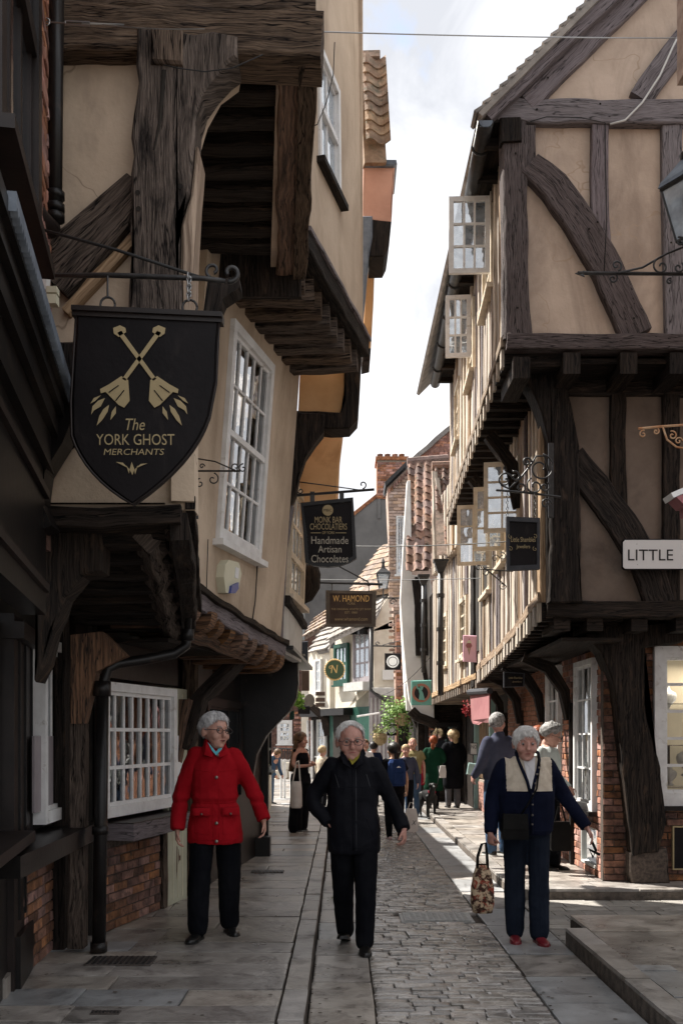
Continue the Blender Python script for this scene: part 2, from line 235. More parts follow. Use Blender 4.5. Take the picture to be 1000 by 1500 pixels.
# ---------------- mesh builder ----------------
class MB:
    def __init__(s): s.v = []; s.f = []; s.uv = []
    def face(s, pts, uv=None):
        i = len(s.v); s.v += [tuple(p) for p in pts]; s.f.append(tuple(range(i, i+len(pts))))
        if uv is None:
            pts = [V(p) for p in pts]; e = (pts[1]-pts[0]); e2 = (pts[-1]-pts[0])
            if e2.length > e.length: e, e2 = e2, e
            a = e.normalized() if e.length > 1e-9 else V((1, 0, 0)); n = e.cross(e2); b = n.cross(a).normalized() if n.length > 1e-12 else V((0, 0, 1))
            uv = [((p-pts[0]).dot(a), (p-pts[0]).dot(b)) for p in pts]
        s.uv.append(uv); return s
    def box(s, o, a, b, c):
        o, a, b, c = V(o), V(a), V(b), V(c)
        if a.cross(b).dot(c) < 0: a, b = b, a
        q = lambda i, j, k: o+a*i+b*j+c*k
        for f in (((0,0,0),(0,1,0),(1,1,0),(1,0,0)), ((0,0,1),(1,0,1),(1,1,1),(0,1,1)), ((0,0,0),(1,0,0),(1,0,1),(0,0,1)), ((1,0,0),(1,1,0),(1,1,1),(1,0,1)), ((1,1,0),(0,1,0),(0,1,1),(1,1,1)), ((0,1,0),(0,0,0),(0,0,1),(0,1,1))):
            s.face([q(*x) for x in f])
        return s
    def cbox(s, c, sx, sy, sz, rz=0):
        m = Matrix.Rotation(rz, 3, 'Z'); a, b, k = m@V((sx, 0, 0)), m@V((0, sy, 0)), V((0, 0, sz)); return s.box(V(c)-(a+b+k)/2, a, b, k)
    def prism(s, poly, ext):
        poly = [V(p) for p in poly]; ext = V(ext); n = len(poly); nr = V((0, 0, 0))
        for i in range(n): nr += (poly[i]-poly[0]).cross(poly[(i+1) % n]-poly[0])
        if nr.dot(ext) > 0: poly = poly[::-1]
        s.face(poly); s.face([p+ext for p in poly[::-1]])
        for i in range(n): a, b = poly[i], poly[(i+1) % n]; s.face([b, a, a+ext, b+ext])
        return s
    def loft(s, rings, closed=True, caps=True, uvs=None):
        n = len(rings[0]); base = len(s.v); L_ = 0; us = [0]
        for i in range(1, len(rings)):
            L_ += (sum((V(p) for p in rings[i]), V())/n-sum((V(p) for p in rings[i-1]), V())/n).length; us.append(L_)
        vs = [0]
        m = rings[len(rings)//2]
        for j in range(n): vs.append(vs[-1]+(V(m[(j+1) % n])-V(m[j])).length)
        for r in rings: s.v += [tuple(p) for p in r]
        for i in range(len(rings)-1):
            for j in range(n if closed else n-1):
                k = (j+1) % n
                s.f.append((base+i*n+j, base+i*n+k, base+(i+1)*n+k, base+(i+1)*n+j)); s.uv.append([(us[i], vs[j]), (us[i], vs[j+1]), (us[i+1], vs[j+1]), (us[i+1], vs[j])])
        if caps and closed:
            c0 = [base+j for j in range(n)][::-1]; c1 = [base+(len(rings)-1)*n+j for j in range(n)]
            for c in (c0, c1):
                s.f.append(tuple(c)); p0 = V(s.v[c[0]]); a = (V(s.v[c[1]])-p0).normalized(); b = None
                for q in c[2:]:
                    d = V(s.v[q])-p0; d -= a*d.dot(a)
                    if d.length > 1e-6: b = d.normalized(); break
                b = b or V((0, 0, 1)); s.uv.append([((V(s.v[q])-p0).dot(a)*.15, (V(s.v[q])-p0).dot(b)) for q in c])
        return s
    def tube(s, path, r, n=6, taper=None):
        path = [V(p) for p in path]; rings = []; up = None
        for i, p in enumerate(path):
            t = (path[min(i+1, len(path)-1)]-path[max(i-1, 0)]).normalized()
            if up is None: up = V((0, 0, 1)) if abs(t.z) < .9 else V((1, 0, 0))
            a = t.cross(up)
            if a.length < 1e-4: a = t.orthogonal()
            a.normalize(); b = a.cross(t).normalized(); up = b
            rr = r if taper is None else r*taper[i]
            rings.append([p+a*math.cos(2*PI*k/n)*rr+b*math.sin(2*PI*k/n)*rr for k in range(n)])
        return s.loft(rings)
    def lathe(s, prof, o, ax=V((0, 0, 1)), n=12):
        ax = V(ax).normalized(); a = ax.orthogonal().normalized(); b = ax.cross(a); o = V(o)
        return s.loft([[o+ax*h+(a*math.cos(2*PI*k/n)+b*math.sin(2*PI*k/n))*max(r, 1e-4) for k in range(n)] for r, h in prof])
    def build(s, name, m, parent=None, smooth=False, label=None, kind=None):
        me = bpy.data.meshes.new(name); me.from_pydata(s.v, [], s.f); uvl = me.uv_layers.new(name='UVMap')
        uvl.data.foreach_set('uv', [c for f in s.uv for p in f for c in p])
        me.materials.append(MATS[m] if isinstance(m, str) else m)
        if smooth: me.polygons.foreach_set('use_smooth', [True]*len(me.polygons))
        me.update(); return link(name, me, parent, label, kind)
def link(name, me, parent=None, label=None, kind=None):
    o = bpy.data.objects.new(name, me); COL.objects.link(o)
    if parent is not None: par(o, parent)
    if label: o['label'] = label
    if kind: o['kind'] = kind
    return o
WM = {}
def wmat(o):
    if o.name not in WM: WM[o.name] = Matrix.LocRotScale(o.location, o.rotation_euler, o.scale) if o.parent is None else wmat(o.parent)@o.matrix_parent_inverse@Matrix.LocRotScale(o.location, o.rotation_euler, o.scale)
    return WM[o.name]
def par(o, parent):
    o.parent = parent; o.matrix_parent_inverse = wmat(parent).inverted()
def thing(name, label, cat, loc=(0, 0, 0), group=None, rz=0):
    o = bpy.data.objects.new(name, None); COL.objects.link(o); o.location = loc; o.rotation_euler = (0, 0, rz); o.empty_display_size = .2
    return tag(o, label, cat, group)
def tag(o, label, cat, group=None):
    o['label'] = label; o['category'] = cat
    if group: o['group'] = group
    return o
def struct(o): o['kind'] = 'structure'; return o

# unit pieces shared by bricks, slabs, setts and tiles: a chamfered, slightly uneven block centred at the origin
def unit_block(ch=.08, jit=.03, seed=0, crown=0.):
    r = random.Random(seed); rings = []
    for z, k in ((-.5, 1.), (.5-ch*1.2, 1.), (.5, 1-ch*2)):
        ring = []
        for x, y in ((-.5, -.5), (.5, -.5), (.5, .5), (-.5, .5)):
            ring.append((x*k+r.uniform(-jit, jit)*.5, y*k+r.uniform(-jit, jit)*.5, z+(r.uniform(-jit, jit) if z > 0 else 0)))
        rings.append(ring)
    if crown: rings.append([(x*.45, y*.45, z+crown) for x, y, z in rings[-1]])
    return MB().loft(rings)
def cached(mb, name, m):
    me = bpy.data.meshes.new(name); me.from_pydata(mb.v, [], mb.f); u = me.uv_layers.new(name='UVMap'); u.data.foreach_set('uv', [c for f in mb.uv for p in f for c in p]); me.materials.append(MATS[m]); return me
BLK = {}
def blocks(m, ch=.08, jit=.03, crown=0.):
    k = (m, ch, jit, crown)
    if k not in BLK: BLK[k] = [cached(unit_block(ch, jit, i*13+5, crown), 'piece', m) for i in range(6)]
    return BLK[k]
def piece(name, me, c, ax, ay, az, parent):
    """unit block placed with centre c and full edge vectors ax, ay, az (az = outward face)"""
    o = bpy.data.objects.new(name, me); COL.objects.link(o)
    M_ = Matrix((( ax[0], ay[0], az[0], c[0]), (ax[1], ay[1], az[1], c[1]), (ax[2], ay[2], az[2], c[2]), (0, 0, 0, 1)))
    if parent is not None: par(o, parent)
    o.matrix_basis = M_
    return o

# ---------------- walls ----------------
def _strips(t0, t1, holes):
    return sorted({t0, t1, *[min(max(h[i], t0), t1) for h in holes for i in (0, 1)]})
class Wall:
    """vertical (or leaning) plane through plan points a, b; n points outward (the side of `face`)"""
    def __init__(s, a, b, face=(0, 0), lean=0., z0=0.):
        s.a = V((a[0], a[1], 0)); d = V((b[0]-a[0], b[1]-a[1], 0)); s.L = d.length; s.u = d.normalized(); s.n = V((s.u.y, -s.u.x, 0))
        if (V((face[0], face[1], 0))-s.a).dot(s.n) < 0: s.n = -s.n
        s.lean = lean; s.z0 = z0; s.up = V((0, 0, 1))+s.n*lean
    def pt(s, t, z, o=0.): return s.a+s.u*t+s.n*(o+s.lean*(z-s.z0))+V((0, 0, z))
    def px(s, px, py, o=0.):
        d = V(((px-CX)/F, 1, -(py-CY)/F)); c = V((0, 0, H)); nn = s.u.cross(s.up); p0 = s.pt(0, 0, o)
        k = (p0-c).dot(nn)/d.dot(nn); w = c+d*k; z = w.z; t = (w-s.pt(0, z, o)).dot(s.u); return t, z
    def Y(s, px, py=1000): t, z = s.px(px, py); return s.pt(t, z).y
    def slab(s, mb, poly, o, thick):   # poly [(t,z)..] at offset o, extruded backwards
        return mb.prism([s.pt(t, z, o) for t, z in poly], -s.n*thick)
    def rect(s, mb, t0, t1, z0, z1, o, thick): return s.slab(mb, [(t0, z0), (t1, z0), (t1, z1), (t0, z1)], o, thick)

def holed(w, mb, t0, t1, zb, zt, holes, o, th):
    """wall slab with real openings; zb, zt may be functions of t"""
    fb = zb if callable(zb) else (lambda t: zb); ft = zt if callable(zt) else (lambda t: zt)
    ts = _strips(t0, t1, holes)
    for a, b in zip(ts, ts[1:]):
        if b-a < 1e-5: continue
        hs = sorted([h for h in holes if h[0] <= a+1e-6 and h[1] >= b-1e-6], key=lambda h: h[2]); za, zc = fb(a), fb(b)
        for h in hs: w.slab(mb, [(a, za), (b, zc), (b, h[2]), (a, h[2])], o, th); za = zc = h[3]
        w.slab(mb, [(a, za), (b, zc), (b, ft(b)), (a, ft(a))], o, th)
    return mb
def timber(pts, wid, nrm, dep, seed=0, amp=.012, step=.12, ch=.12):
    """beam along pts; wid = width(s) across the face, nrm = outward normal of its face, dep = depth behind the face. Returns MB"""
    pts = [V(p) for p in pts]; nrm = V(nrm).normalized()
    if not isinstance(wid, (list, tuple)): wid = [wid]*len(pts)
    P2 = [pts[0]]; W2 = [wid[0]]
    for i in range(len(pts)-1):
        n = max(1, int((pts[i+1]-pts[i]).length/step))
        for k in range(1, n+1): P2.append(pts[i].lerp(pts[i+1], k/n)); W2.append(wid[i]+(wid[i+1]-wid[i])*k/n)
    rings = []; off = V((seed*3.1, seed*1.7, seed*.9))
    for i, p in enumerate(P2):
        t = (P2[min(i+1, len(P2)-1)]-P2[max(i-1, 0)]).normalized(); s_ = t.cross(nrm).normalized(); w = W2[i]/2; c = min(w, dep)*ch; ring = []
        for a, b in ((-w, -c), (-w+c, 0), (-w*.33, .0), (w*.33, 0), (w-c, 0), (w, -c), (w, -dep), (-w, -dep)):
            q = p+s_*a+nrm*b
            nv = noise.noise_vector((q+off)*3.1)*amp*1.2+noise.noise_vector((q+off)*11)*amp*.6
            if b <= -dep: nv = V((0, 0, 0))
            ring.append(q+nv)
        rings.append(ring)
    return MB().loft(rings)
SEED = [0]
def beam(name, pts, wid, nrm, dep, m, parent, amp=.012, label=None, step=.12, ch=.12):
    SEED[0] += 1; o = timber(pts, wid, nrm, dep, SEED[0], amp, step, ch).build(name, m, parent); 
    if label: o['label'] = label
    return o
def wbeam(name, w, pxs, wid, o_, dep, m, parent, **k):
    """beam lying in wall w, path given in photo pixels, widths in metres; o_ = how far its face stands proud"""
    return beam(name, [w.pt(*w.px(x, y, o_), o_) for x, y in pxs], wid, w.n, dep, m, parent, **k)
def tbeam(name, w, tz, wid, o_, dep, m, parent, **k): return beam(name, [w.pt(t, z, o_) for t, z in tz], wid, w.n, dep, m, parent, **k)

def bricks(w, t0, t1, z0, z1, parent, m='brick_dark', holes=(), cap=300, bl=.222, bh=.072, o=0., mort='mortar_dark', zmin=None, name='brick', depth=.1, ptest=None):
    """courses of bricks on wall w between t0..t1, z0..z1; holes are (t0,t1,z0,z1)"""
    mb = MB(); 
    cells = []
    nr = int((z1-z0)/bh); 
    for r in range(nr):
        z = z0+(r+.5)*bh; t = t0-(bl/2 if r % 2 else 0)+R.uniform(-.01, .01)
        while t < t1:
            a, b = max(t, t0), min(t+bl, t1); t += bl
            segs = [(a, b)]
            for h in holes:
                if h[2] < z < h[3]:
                    ns = []
                    for x, y in segs:
                        if h[1] <= x or h[0] >= y: ns.append((x, y)); continue
                        if x < h[0]: ns.append((x, h[0]))
                        if y > h[1]: ns.append((h[1], y))
                    segs = ns
            for x, y in segs:
                if y-x > .03 and (ptest is None or ptest((x+y)/2, z)): cells.append((x, y, z))
    def dist(c):
        p = w.pt((c[0]+c[1])/2, c[2]); return (p-V((0, 0, H))).length
    cells.sort(key=dist)
    bl_ = blocks(m, .06, .05)
    for i, (a, b, z) in enumerate(cells):
        pr = o+R.uniform(-.004, .006); cw = b-a-.011; chh = bh-.011
        if i < cap:
            piece(name, R.choice(bl_), w.pt((a+b)/2, z, pr-.03), w.u*cw, w.up*chh, w.n*.06, parent)
        else:
            w.slab(mb, [(a+.005, z-chh/2), (b-.005, z-chh/2), (b-.005, z+chh/2), (a+.005, z+chh/2)], pr, .05)
    if mb.f: mb.build('brickwork', m, parent, kind='stuff')
    # mortar bed behind, as strips avoiding the holes
    ts = sorted({t0, t1, *[min(max(h[0], t0), t1) for h in holes], *[min(max(h[1], t0), t1) for h in holes]}); mm = MB()
    for i in range(len(ts)-1):
        zs = [(z0, z1)]
        for h in holes:
            if h[0] <= ts[i]+1e-6 and h[1] >= ts[i+1]-1e-6:
                nz_ = []
                for x, y in zs:
                    if h[3] <= x or h[2] >= y: nz_.append((x, y)); continue
                    if x < h[2]: nz_.append((x, h[2]))
                    if y > h[3]: nz_.append((h[3], y))
                zs = nz_
        for x, y in zs:
            if ptest is None: w.rect(mm, ts[i], ts[i+1], x, y, o-.012, depth)
    if mm.f: mm.build('mortar', mort, parent)

def sash(w, t0, t1, z0, z1, cols, rows, parent, m='paint_white', glass='glass', o=.0, fw=.06, bar=.022, mid=True, sill=True, inset=.05, back='dark_room', name='window', room=.5, head=None, panes=True):
    """window in wall w: frame > panes, glazing bars, sill. head: optional shift of z per t for a skewed opening"""
    fr = MB(); d = .09
    sk = (lambda t: 0.) if head is None else head
    def q(t0_, t1_, za, zb, oo, th, mb):
        w.slab(mb, [(t0_, za+sk(t0_)), (t1_, za+sk(t1_)), (t1_, zb+sk(t1_)), (t0_, zb+sk(t0_))], oo, th)
    q(t0, t0+fw, z0, z1, o+.02, d, fr); q(t1-fw, t1, z0, z1, o+.02, d, fr); q(t0+fw, t1-fw, z1-fw, z1, o+.0205, d, fr); q(t0+fw, t1-fw, z0, z0+fw*1.2, o+.0205, d, fr)
    f = fr.build(name, m, parent)
    bars = MB(); a, b, c, e = t0+fw, t1-fw, z0+fw*1.2, z1-fw; pw = (b-a)/cols; ph = (e-c)/rows
    for i in range(1, cols): q(a+i*pw-bar/2, a+i*pw+bar/2, c, e, o-.012, .03, bars)
    for j in range(1, rows):
        th = bar if not (mid and j == rows//2) else bar*2.2
        q(a, b, c+j*ph-th/2, c+j*ph+th/2, o-(.010 if not (mid and j == rows//2) else -.012), .04, bars)
    q(a, a+.025, c, e, o-.009, .04, bars); q(b-.025, b, c, e, o-.009, .04, bars); q(a+.025, b-.025, c, c+.03, o-.0085, .04, bars); q(a+.025, b-.025, e-.03, e, o-.0085, .04, bars)
    bars.build('glazing_bars', m, f)
    for i in range(cols):
        for j in range(rows if panes else 0):
            g = MB(); ti, tj = a+i*pw+.004, a+(i+1)*pw-.004; za, zb = c+j*ph+.004, c+(j+1)*ph-.004
            k = R.uniform(-.004, .004); oo = o-.026
            q4 = [w.pt(ti, za+sk(ti), oo+k), w.pt(tj, za+sk(tj), oo-k), w.pt(tj, zb+sk(tj), oo-k+R.uniform(-.003, .003)), w.pt(ti, zb+sk(ti), oo+k)]
            if w.u.cross(w.up).dot(w.n) < 0: q4.reverse()
            g.face(q4); g.build('pane', glass, f)
    if sill:
        sb = MB(); q(t0-.05, t1+.05, z0-.05, z0, o+.07, .12, sb); sb.build('sill', m if sill is True else sill, f)
    if back:
        bk = MB(); q(a-.02, b+.02, c-.02, e+.02, o-room, .03, bk); bk.build('room', back, f)
    return f

def text(s, loc, xdir, size, m, parent=None, zdir=(0, 0, 1), ext=.002, align='CENTER', name='lettering', sx=1., shear=0, space=1.):
    cu = bpy.data.curves.new(name, 'FONT'); cu.body = s; cu.size = size; cu.extrude = ext; cu.align_x = align; cu.align_y = 'CENTER'; cu.shear = shear; cu.space_character = space; cu.resolution_u = 3
    o = bpy.data.objects.new(name, cu); COL.objects.link(o); dg = bpy.context.evaluated_depsgraph_get(); me = bpy.data.meshes.new_from_object(o.evaluated_get(dg)); bpy.data.objects.remove(o)
    x = V(xdir).normalized(); y = V(zdir).normalized(); z = x.cross(y); M_ = Matrix(((x.x*sx, y.x, z.x, loc[0]), (x.y*sx, y.y, z.y, loc[1]), (x.z*sx, y.z, z.z, loc[2]), (0, 0, 0, 1)))
    me.transform(M_); me.materials.clear(); me.materials.append(MATS[m]); return link(name, me, parent)

def spiral(c, a, b, r0, turns, r=.006, start=0, n=26, shrink=.15, sgn=1):
    """flat scroll in plane (a, b) from radius r0 winding in to shrink*r0"""
    return [V(c)+V(a)*math.cos(start+sgn*2*PI*turns*i/n)*(r0*(1-(1-shrink)*i/n))+V(b)*math.sin(start+sgn*2*PI*turns*i/n)*(r0*(1-(1-shrink)*i/n)) for i in range(n+1)]
# ---------------- ground ----------------
struct(MB().box((-400, -60, -.31), (800, 0, 0), (0, 900, 0), (0, 0, .06)).build('ground', 'ground'))
def slabbed(name, X0, X1, Y0, Y1, z, rowd, slabl, mats, bed='dirt', along='x', th=.09, gap=.008, cut=None, base=True, pname='paving_slab', tilt=.006, crown=0., cap=300):
    """bed with separate stone pieces; rows run along x (or along y)"""
    b = MB().box((X0, Y0, z-.3 if z > .02 else -.2), (X1-X0, 0, 0), (0, Y1-Y0, 0), (0, 0, (.3 if z > .02 else .2+z)-.025)).build(name, bed); struct(b)
    far = {}; cells = []
    if along == 'x':
        y = Y0
        while y < Y1-.02:
            d = min(R.uniform(*rowd), Y1-y); x = X0
            if Y1-y-d < rowd[0]*.4: d = Y1-y
            while x < X1-.02:
                w = min(R.uniform(*slabl), X1-x)
                if X1-x-w < slabl[0]*.45: w = X1-x
                cells.append((x, y, w, d)); x += w
            y += d
    else:
        x = X0
        while x < X1-.02:
            d = min(R.uniform(*rowd), X1-x); y = Y0
            if X1-x-d < rowd[0]*.4: d = X1-x
            while y < Y1-.02:
                w = min(R.uniform(*slabl), Y1-y); cells.append((x, y, d, w)); y += w
            x += d
    cells.sort(key=lambda c: (c[1] if c[1] > 4.9 else 99))
    k = 0
    for x, y, w, d in cells:
        if cut and cut(x+w/2, y+d/2): continue
        m = R.choice(mats); zz = z+R.uniform(-.005, .004)
        tx, ty = R.uniform(-tilt, tilt), R.uniform(-tilt, tilt); zr = R.uniform(-.012, .012)
        az = V((tx, ty, 1)).normalized(); ax = V((math.cos(zr), math.sin(zr), -tx))*(w-gap*R.uniform(.7, 1.9)); ay = V((-math.sin(zr), math.cos(zr), -ty))*(d-gap*R.uniform(.7, 1.9))
        if k < cap: piece(pname, R.choice(blocks(m, .02, .012, crown)), (x+w/2, y+d/2, zz-th/2), ax, ay, az*th, b)
        else:
            far.setdefault(m, MB()).box((x+gap/2, y+gap/2, zz-th), (w-gap, 0, 0), (0, d-gap, 0), (0, 0, th))
        k += 1
    for m, mb in far.items(): mb.build('far_'+pname, m, b, kind='stuff')
    return b
FL = ['flag', 'flag', 'flag', 'flag_blue']
slabbed('left_pavement', -2.6, -.35, 2.5, 34, .1, (.28, .52), (.55, 1.5), FL)
slabbed('left_kerb', -.345, -.2, 2.5, 34, .1, (.14, .15), (.35, .95), ['kerb_stone'], along='y', pname='kerb_stone', tilt=.004, th=.2)
slabbed('left_channel', -.195, .2, 2.5, 34, .0, (.55, .95), (2, 2), ['flag', 'flag_blue', 'kerb_stone'], pname='channel_stone')
slabbed('right_channel', 1.235, 1.73, 2.5, 34, .0, (.5, 1.0), (2, 2), ['flag_blue', 'flag_blue', 'kerb_stone'], pname='channel_stone')
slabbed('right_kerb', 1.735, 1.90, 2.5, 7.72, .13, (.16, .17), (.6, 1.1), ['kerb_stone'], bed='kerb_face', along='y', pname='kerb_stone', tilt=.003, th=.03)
slabbed('near_right_pavement', 1.905, 9, 2.5, 8.3, .125, (.42, .75), (.7, 1.7), ['flag', 'flag', 'flag', 'kerb_stone', 'flag_blue'], cut=lambda x, y: y > 7.75+(x-1.9)*.55)
slabbed('side_lane', 1.735, 12, 7.7, 9.82, -.002, (.17, .24), (.2, .42), ['sett_grey'], pname='lane_sett', tilt=.01, cap=250)
slabbed('far_right_pavement', 1.86, 12, 10.0, 34, .1, (.4, .7), (.5, 1.2), ['flag', 'flag', 'kerb_stone'], cut=lambda x, y: x > 3.2 and y > 10.8)
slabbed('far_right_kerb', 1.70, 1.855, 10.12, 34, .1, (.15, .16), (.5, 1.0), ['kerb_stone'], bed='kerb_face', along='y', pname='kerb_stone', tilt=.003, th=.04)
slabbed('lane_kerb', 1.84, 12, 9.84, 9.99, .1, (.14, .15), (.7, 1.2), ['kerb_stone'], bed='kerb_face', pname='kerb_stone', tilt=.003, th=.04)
# the rounded corner stone where the two kerbs meet
cb = MB(); arc = [V((1.84, 9.84, -.05))]+[V((1.84-.14*math.sin(a), 10.12-.28*math.cos(a), -.05)) for a in [PI/2*k/6 for k in range(1, 7)]]+[V((1.86, 10.12, -.05))]
cb.prism(arc, (0, 0, .15)); struct(cb.build('corner_kerb_stone', 'kerb_stone'))
# worn stone setts of the roadway, laid in wavering rows
road = struct(MB().box((.2, 2.5, -.2), (1.035, 0, 0), (0, 32, 0), (0, 0, .172)).build('road', 'dirt'))
y = 4.6; n = 0; rest = MB(); sb = blocks('sett', .06, .05, .03); sets = []
while y < 33:
    d = R.uniform(.07, .105); x = .205; ph = R.uniform(0, 6)
    while x < 1.2:
        w = R.uniform(.11, .27)
        if 1.235-x-w < .1: w = 1.235-x
        sets.append((x, y, w, d)); x += w
    y += d
for x, y, w, d in sets:
    xm, ym = x+w/2, y+d/2
    if .52 < xm < 1.16 and 8.64 < ym < 9.12: continue
    yy = ym+.035*noise.noise(V((xm*1.3, ym*.6, 3)))+.02*math.sin(xm*3); zz = .012*noise.noise(V((xm*2, ym*1.1, 0)))+R.uniform(-.006, .006)-.012+.012*math.cos((xm-.72)*2.6)
    a = math.atan(.12*noise.noise(V((xm*.8, ym*.9, 9)))); g = .007
    if ym > 5.3 and n < 300:
        piece('sett', R.choice(sb), (xm, yy, zz-.03), (math.cos(a)*(w-g), math.sin(a)*(w-g), R.uniform(-.012, .012)*w/.2), (-math.sin(a)*(d-g), math.cos(a)*(d-g), R.uniform(-.008, .008)), (0, 0, .06), road); n += 1
    else:
        b = len(rest.v); r_ = random.Random(int(xm*991+ym*77)); q = [(-.5, -.5), (.5, -.5), (.5, .5), (-.5, .5)]; tz = [r_.uniform(-.007, .007) for _ in q]
        rest.loft([[(xm+cx*(w-g)*k, yy+cy*(d-g)*k+cx*w*math.sin(a), zz+h+(tz[i] if h > 0 else 0)) for i, (cx, cy) in enumerate(q)] for k, h in ((1, -.06), (1, -.004), (.84, .006))])
rest.build('far_setts', 'sett', road, kind='stuff')
# manhole cover and pavement grates
cv = thing('inspection_cover', 'pale rectangular metal inspection cover set flush among the setts of the road', 'cover', (.84, 8.88, .0))
MB().box((.52, 8.65, -.06), (.64, 0, 0), (0, .46, 0), (0, 0, .058)).build('frame', 'cover_grey', cv)
mb = MB(); mb.box((.55, 8.68, -.01), (.58, 0, 0), (0, .40, 0), (0, 0, .018))
for i in range(11):
    for j in range(7): mb.box((.565+i*.051, 8.695+j*.055, .006), (.035, 0, 0), (0, .036, 0), (0, 0, .005))
mb.build('lid', 'cover_grey', cv)
def grating(px, py, w, d, label, n=12):
    c = G(px, py, .1); t = thing('pavement_grate', label, 'grate', c, 'dark cast grates let into the left pavement')
    m = MB().box(c+V((-w/2, -d/2, -.012)), (w, 0, 0), (0, d, 0), (0, 0, .018)); m.build('frame', 'grate', t)
    for i in range(n): MB().box(c+V((-w/2+w*(i+.25)/n, -d/2+.02, .006)), (w*.5/n, 0, 0), (0, d-.04, 0), (0, 0, .007)).build('bar', 'iron', t)
grating(178, 1408, .44, .26, 'wide dark cast grate in the left pavement near the foot of the black downpipe', 12)
grating(155, 1484, .16, .07, 'tiny dark grate in the paving slabs at the bottom left of the picture', 8)
grating(392, 1277, .36, .2, 'dark grate in the left pavement beyond the woman in red', 9)
lid = MB().box(G(958, 1418, .128)-V((.12, .08, .02)), (.24, 0, 0), (0, .15, 0), (0, 0, .024)).build('water_cover', 'flag_blue'); tag(lid, 'small blue-grey water cover let into the near right pavement', 'cover')

# trodden chewing gum, grit and scraps on the stones
r_ = random.Random(5); m = MB()
for i in range(260):
    x = r_.choice([r_.uniform(-1.9, -.4), r_.uniform(-.15, .15), r_.uniform(1.25, 1.7), r_.uniform(1.95, 3.2)]); y = 4.8+r_.random()**1.5*9; z = .103 if x < -.3 else (.004 if x < 1.75 else (.128 if y < 7.5 else .104))
    if x > 1.8 and 7.5 < y < 10.1: continue
    rr = r_.uniform(.006, .016); m.face([(x+rr*math.cos(a), y+rr*math.sin(a)*r_.uniform(.7, 1), z+.003) for a in [2*PI*k/7 for k in range(7)]])
m.build('gum_spots', 'kerb_face', None, kind='stuff')
m = MB()
for i in range(300):
    k = r_.random(); x = r_.choice([-.2, -.2, 1.22, 1.73, .21])+abs(r_.gauss(0, .02)); y = 4.8+r_.random()*8; s_ = r_.uniform(.004, .014); a = r_.uniform(0, 6)
    m.face([(x+s_*math.cos(a+q), y+s_*math.sin(a+q), .004+r_.random()*.006) for q in (0, 1.9, 3.3, 4.8)])
m.build('grit', 'dirt', None, kind='stuff')
m = MB()
for i in range(14):
    p = G(486+r_.uniform(-6, 8), 1318+r_.uniform(-3, 3), .01); s_ = r_.uniform(.01, .025); a = r_.uniform(0, 6); m.face([p+V((s_*math.cos(a+q), s_*math.sin(a+q), r_.random()*.012)) for q in (0, 1.6, 3.1, 4.7)])
m.build('fallen_leaves', 'leaf_dry', None, kind='stuff')
# ================= LEFT SIDE =================
ROOT = {}
def bld(key, name, label, loc, cat='building'): ROOT[key] = thing(name, label, cat, loc); return ROOT[key]
# ---- house 0: brick front with black shopfront at the very left ----
w0 = Wall((-.98, 2.0), (-1.52, 5.22), (5, 3))
b0 = bld('h0', 'brick_house', 'brick house with black shopfront, jutting cornice and dark window at the left edge', (-1.6, 3.6, 0))
zc0 = 3.15
m = MB(); w0.rect(m, 0, w0.L, 2.6, 3.7, -.1, .3); m.build('wall', 'brick_dark', b0)
m = MB(); m.box(w0.pt(w0.L, 2.6, -.02), (-2.2, 0, 0), (0, .06, 0), (0, 0, 6.6)); m.build('end_wall', 'brick_dark', b0)
ta, _ = w0.px(38, 200); tb = w0.L
bricks(w0, 2.10, w0.L, zc0+.25, 6.35, b0, 'brick_red', cap=300, mort='mortar', holes=[(0, w0.px(45, 200)[0], 3.75, 6.4)], depth=.05)
m = MB(); w0.rect(m, 1.2, w0.L, 6.35, 9.2, -.03, .05); m.build('upper_wall', 'brick_red', b0)
# dark framed window high on the left edge
tw = w0.px(45, 200)[0]
sash(w0, tw-1.05, tw, 3.75, 6.3, 3, 3, b0, 'paint_brown', 'glass', o=.03, fw=.1, bar=.04, back='dark_room', sill='paint_brown')
# shopfront: cornice, fascia, pilasters, stall board
cor = MB()
for o_, za, zb in ((.11, 3.30, 3.36), (.085, 3.24, 3.30), (.055, 3.14, 3.24), (.02, 2.98, 3.14)): w0.rect(cor, 0, w0.L-.02, za, zb, o_, o_+.1)
cor.build('cornice', 'paint_black', b0)
m = MB(); ed = []
for i in range(90): t = 1.2+i*.0225; ed.append((t, 3.325+(.012 if i % 2 else -.012)+R.uniform(-.003, .003)))
w0.slab(m, ed+[(w0.L, 3.38), (1.2, 3.38)], .135, .03); m.build('lead_flashing', 'lead', b0)
m = MB(); w0.rect(m, 0, w0.L-.05, 2.25, 2.98, -.02, .12); m.build('fascia', 'paint_black', b0)
w0g = Wall((-1.30, 2.0), (-1.93, 5.62), (5, 3))
def g0(px): return w0g.px(px, 1200)[0]
m = MB(); w0g.rect(m, g0(11), g0(45), .1, 2.35, .04, .3); m.build('pilaster', 'paint_brown', b0)
for a_, b_, z_, y_ in ((1.0, w0.L-.1, 2.36, 2.40), (1.0, w0.L-.1, 2.84, 2.88)): m = MB(); w0.rect(m, a_, b_, z_, y_, .005, .03); m.build('moulding', 'paint_brown', b0)
for x_ in (g0(17), g0(26), g0(36)): m = MB(); w0g.rect(m, x_, x_+.02, .5, 2.2, .055, .03); m.build('moulding', 'paint_black', b0)
m = MB(); w0g.rect(m, g0(11)-.02, g0(45)+.02, 2.2, 2.3, .10, .2); m.build('capital', 'paint_brown', b0)
m = MB(); w0g.rect(m, g0(13), g0(43), .1, .42, .07, .3); m.build('pilaster_base', 'paint_black', b0)
m = MB(); w0g.rect(m, 0, g0(11), .1, 1.0, .0, .2); m.build('stall_riser', 'paint_black', b0)
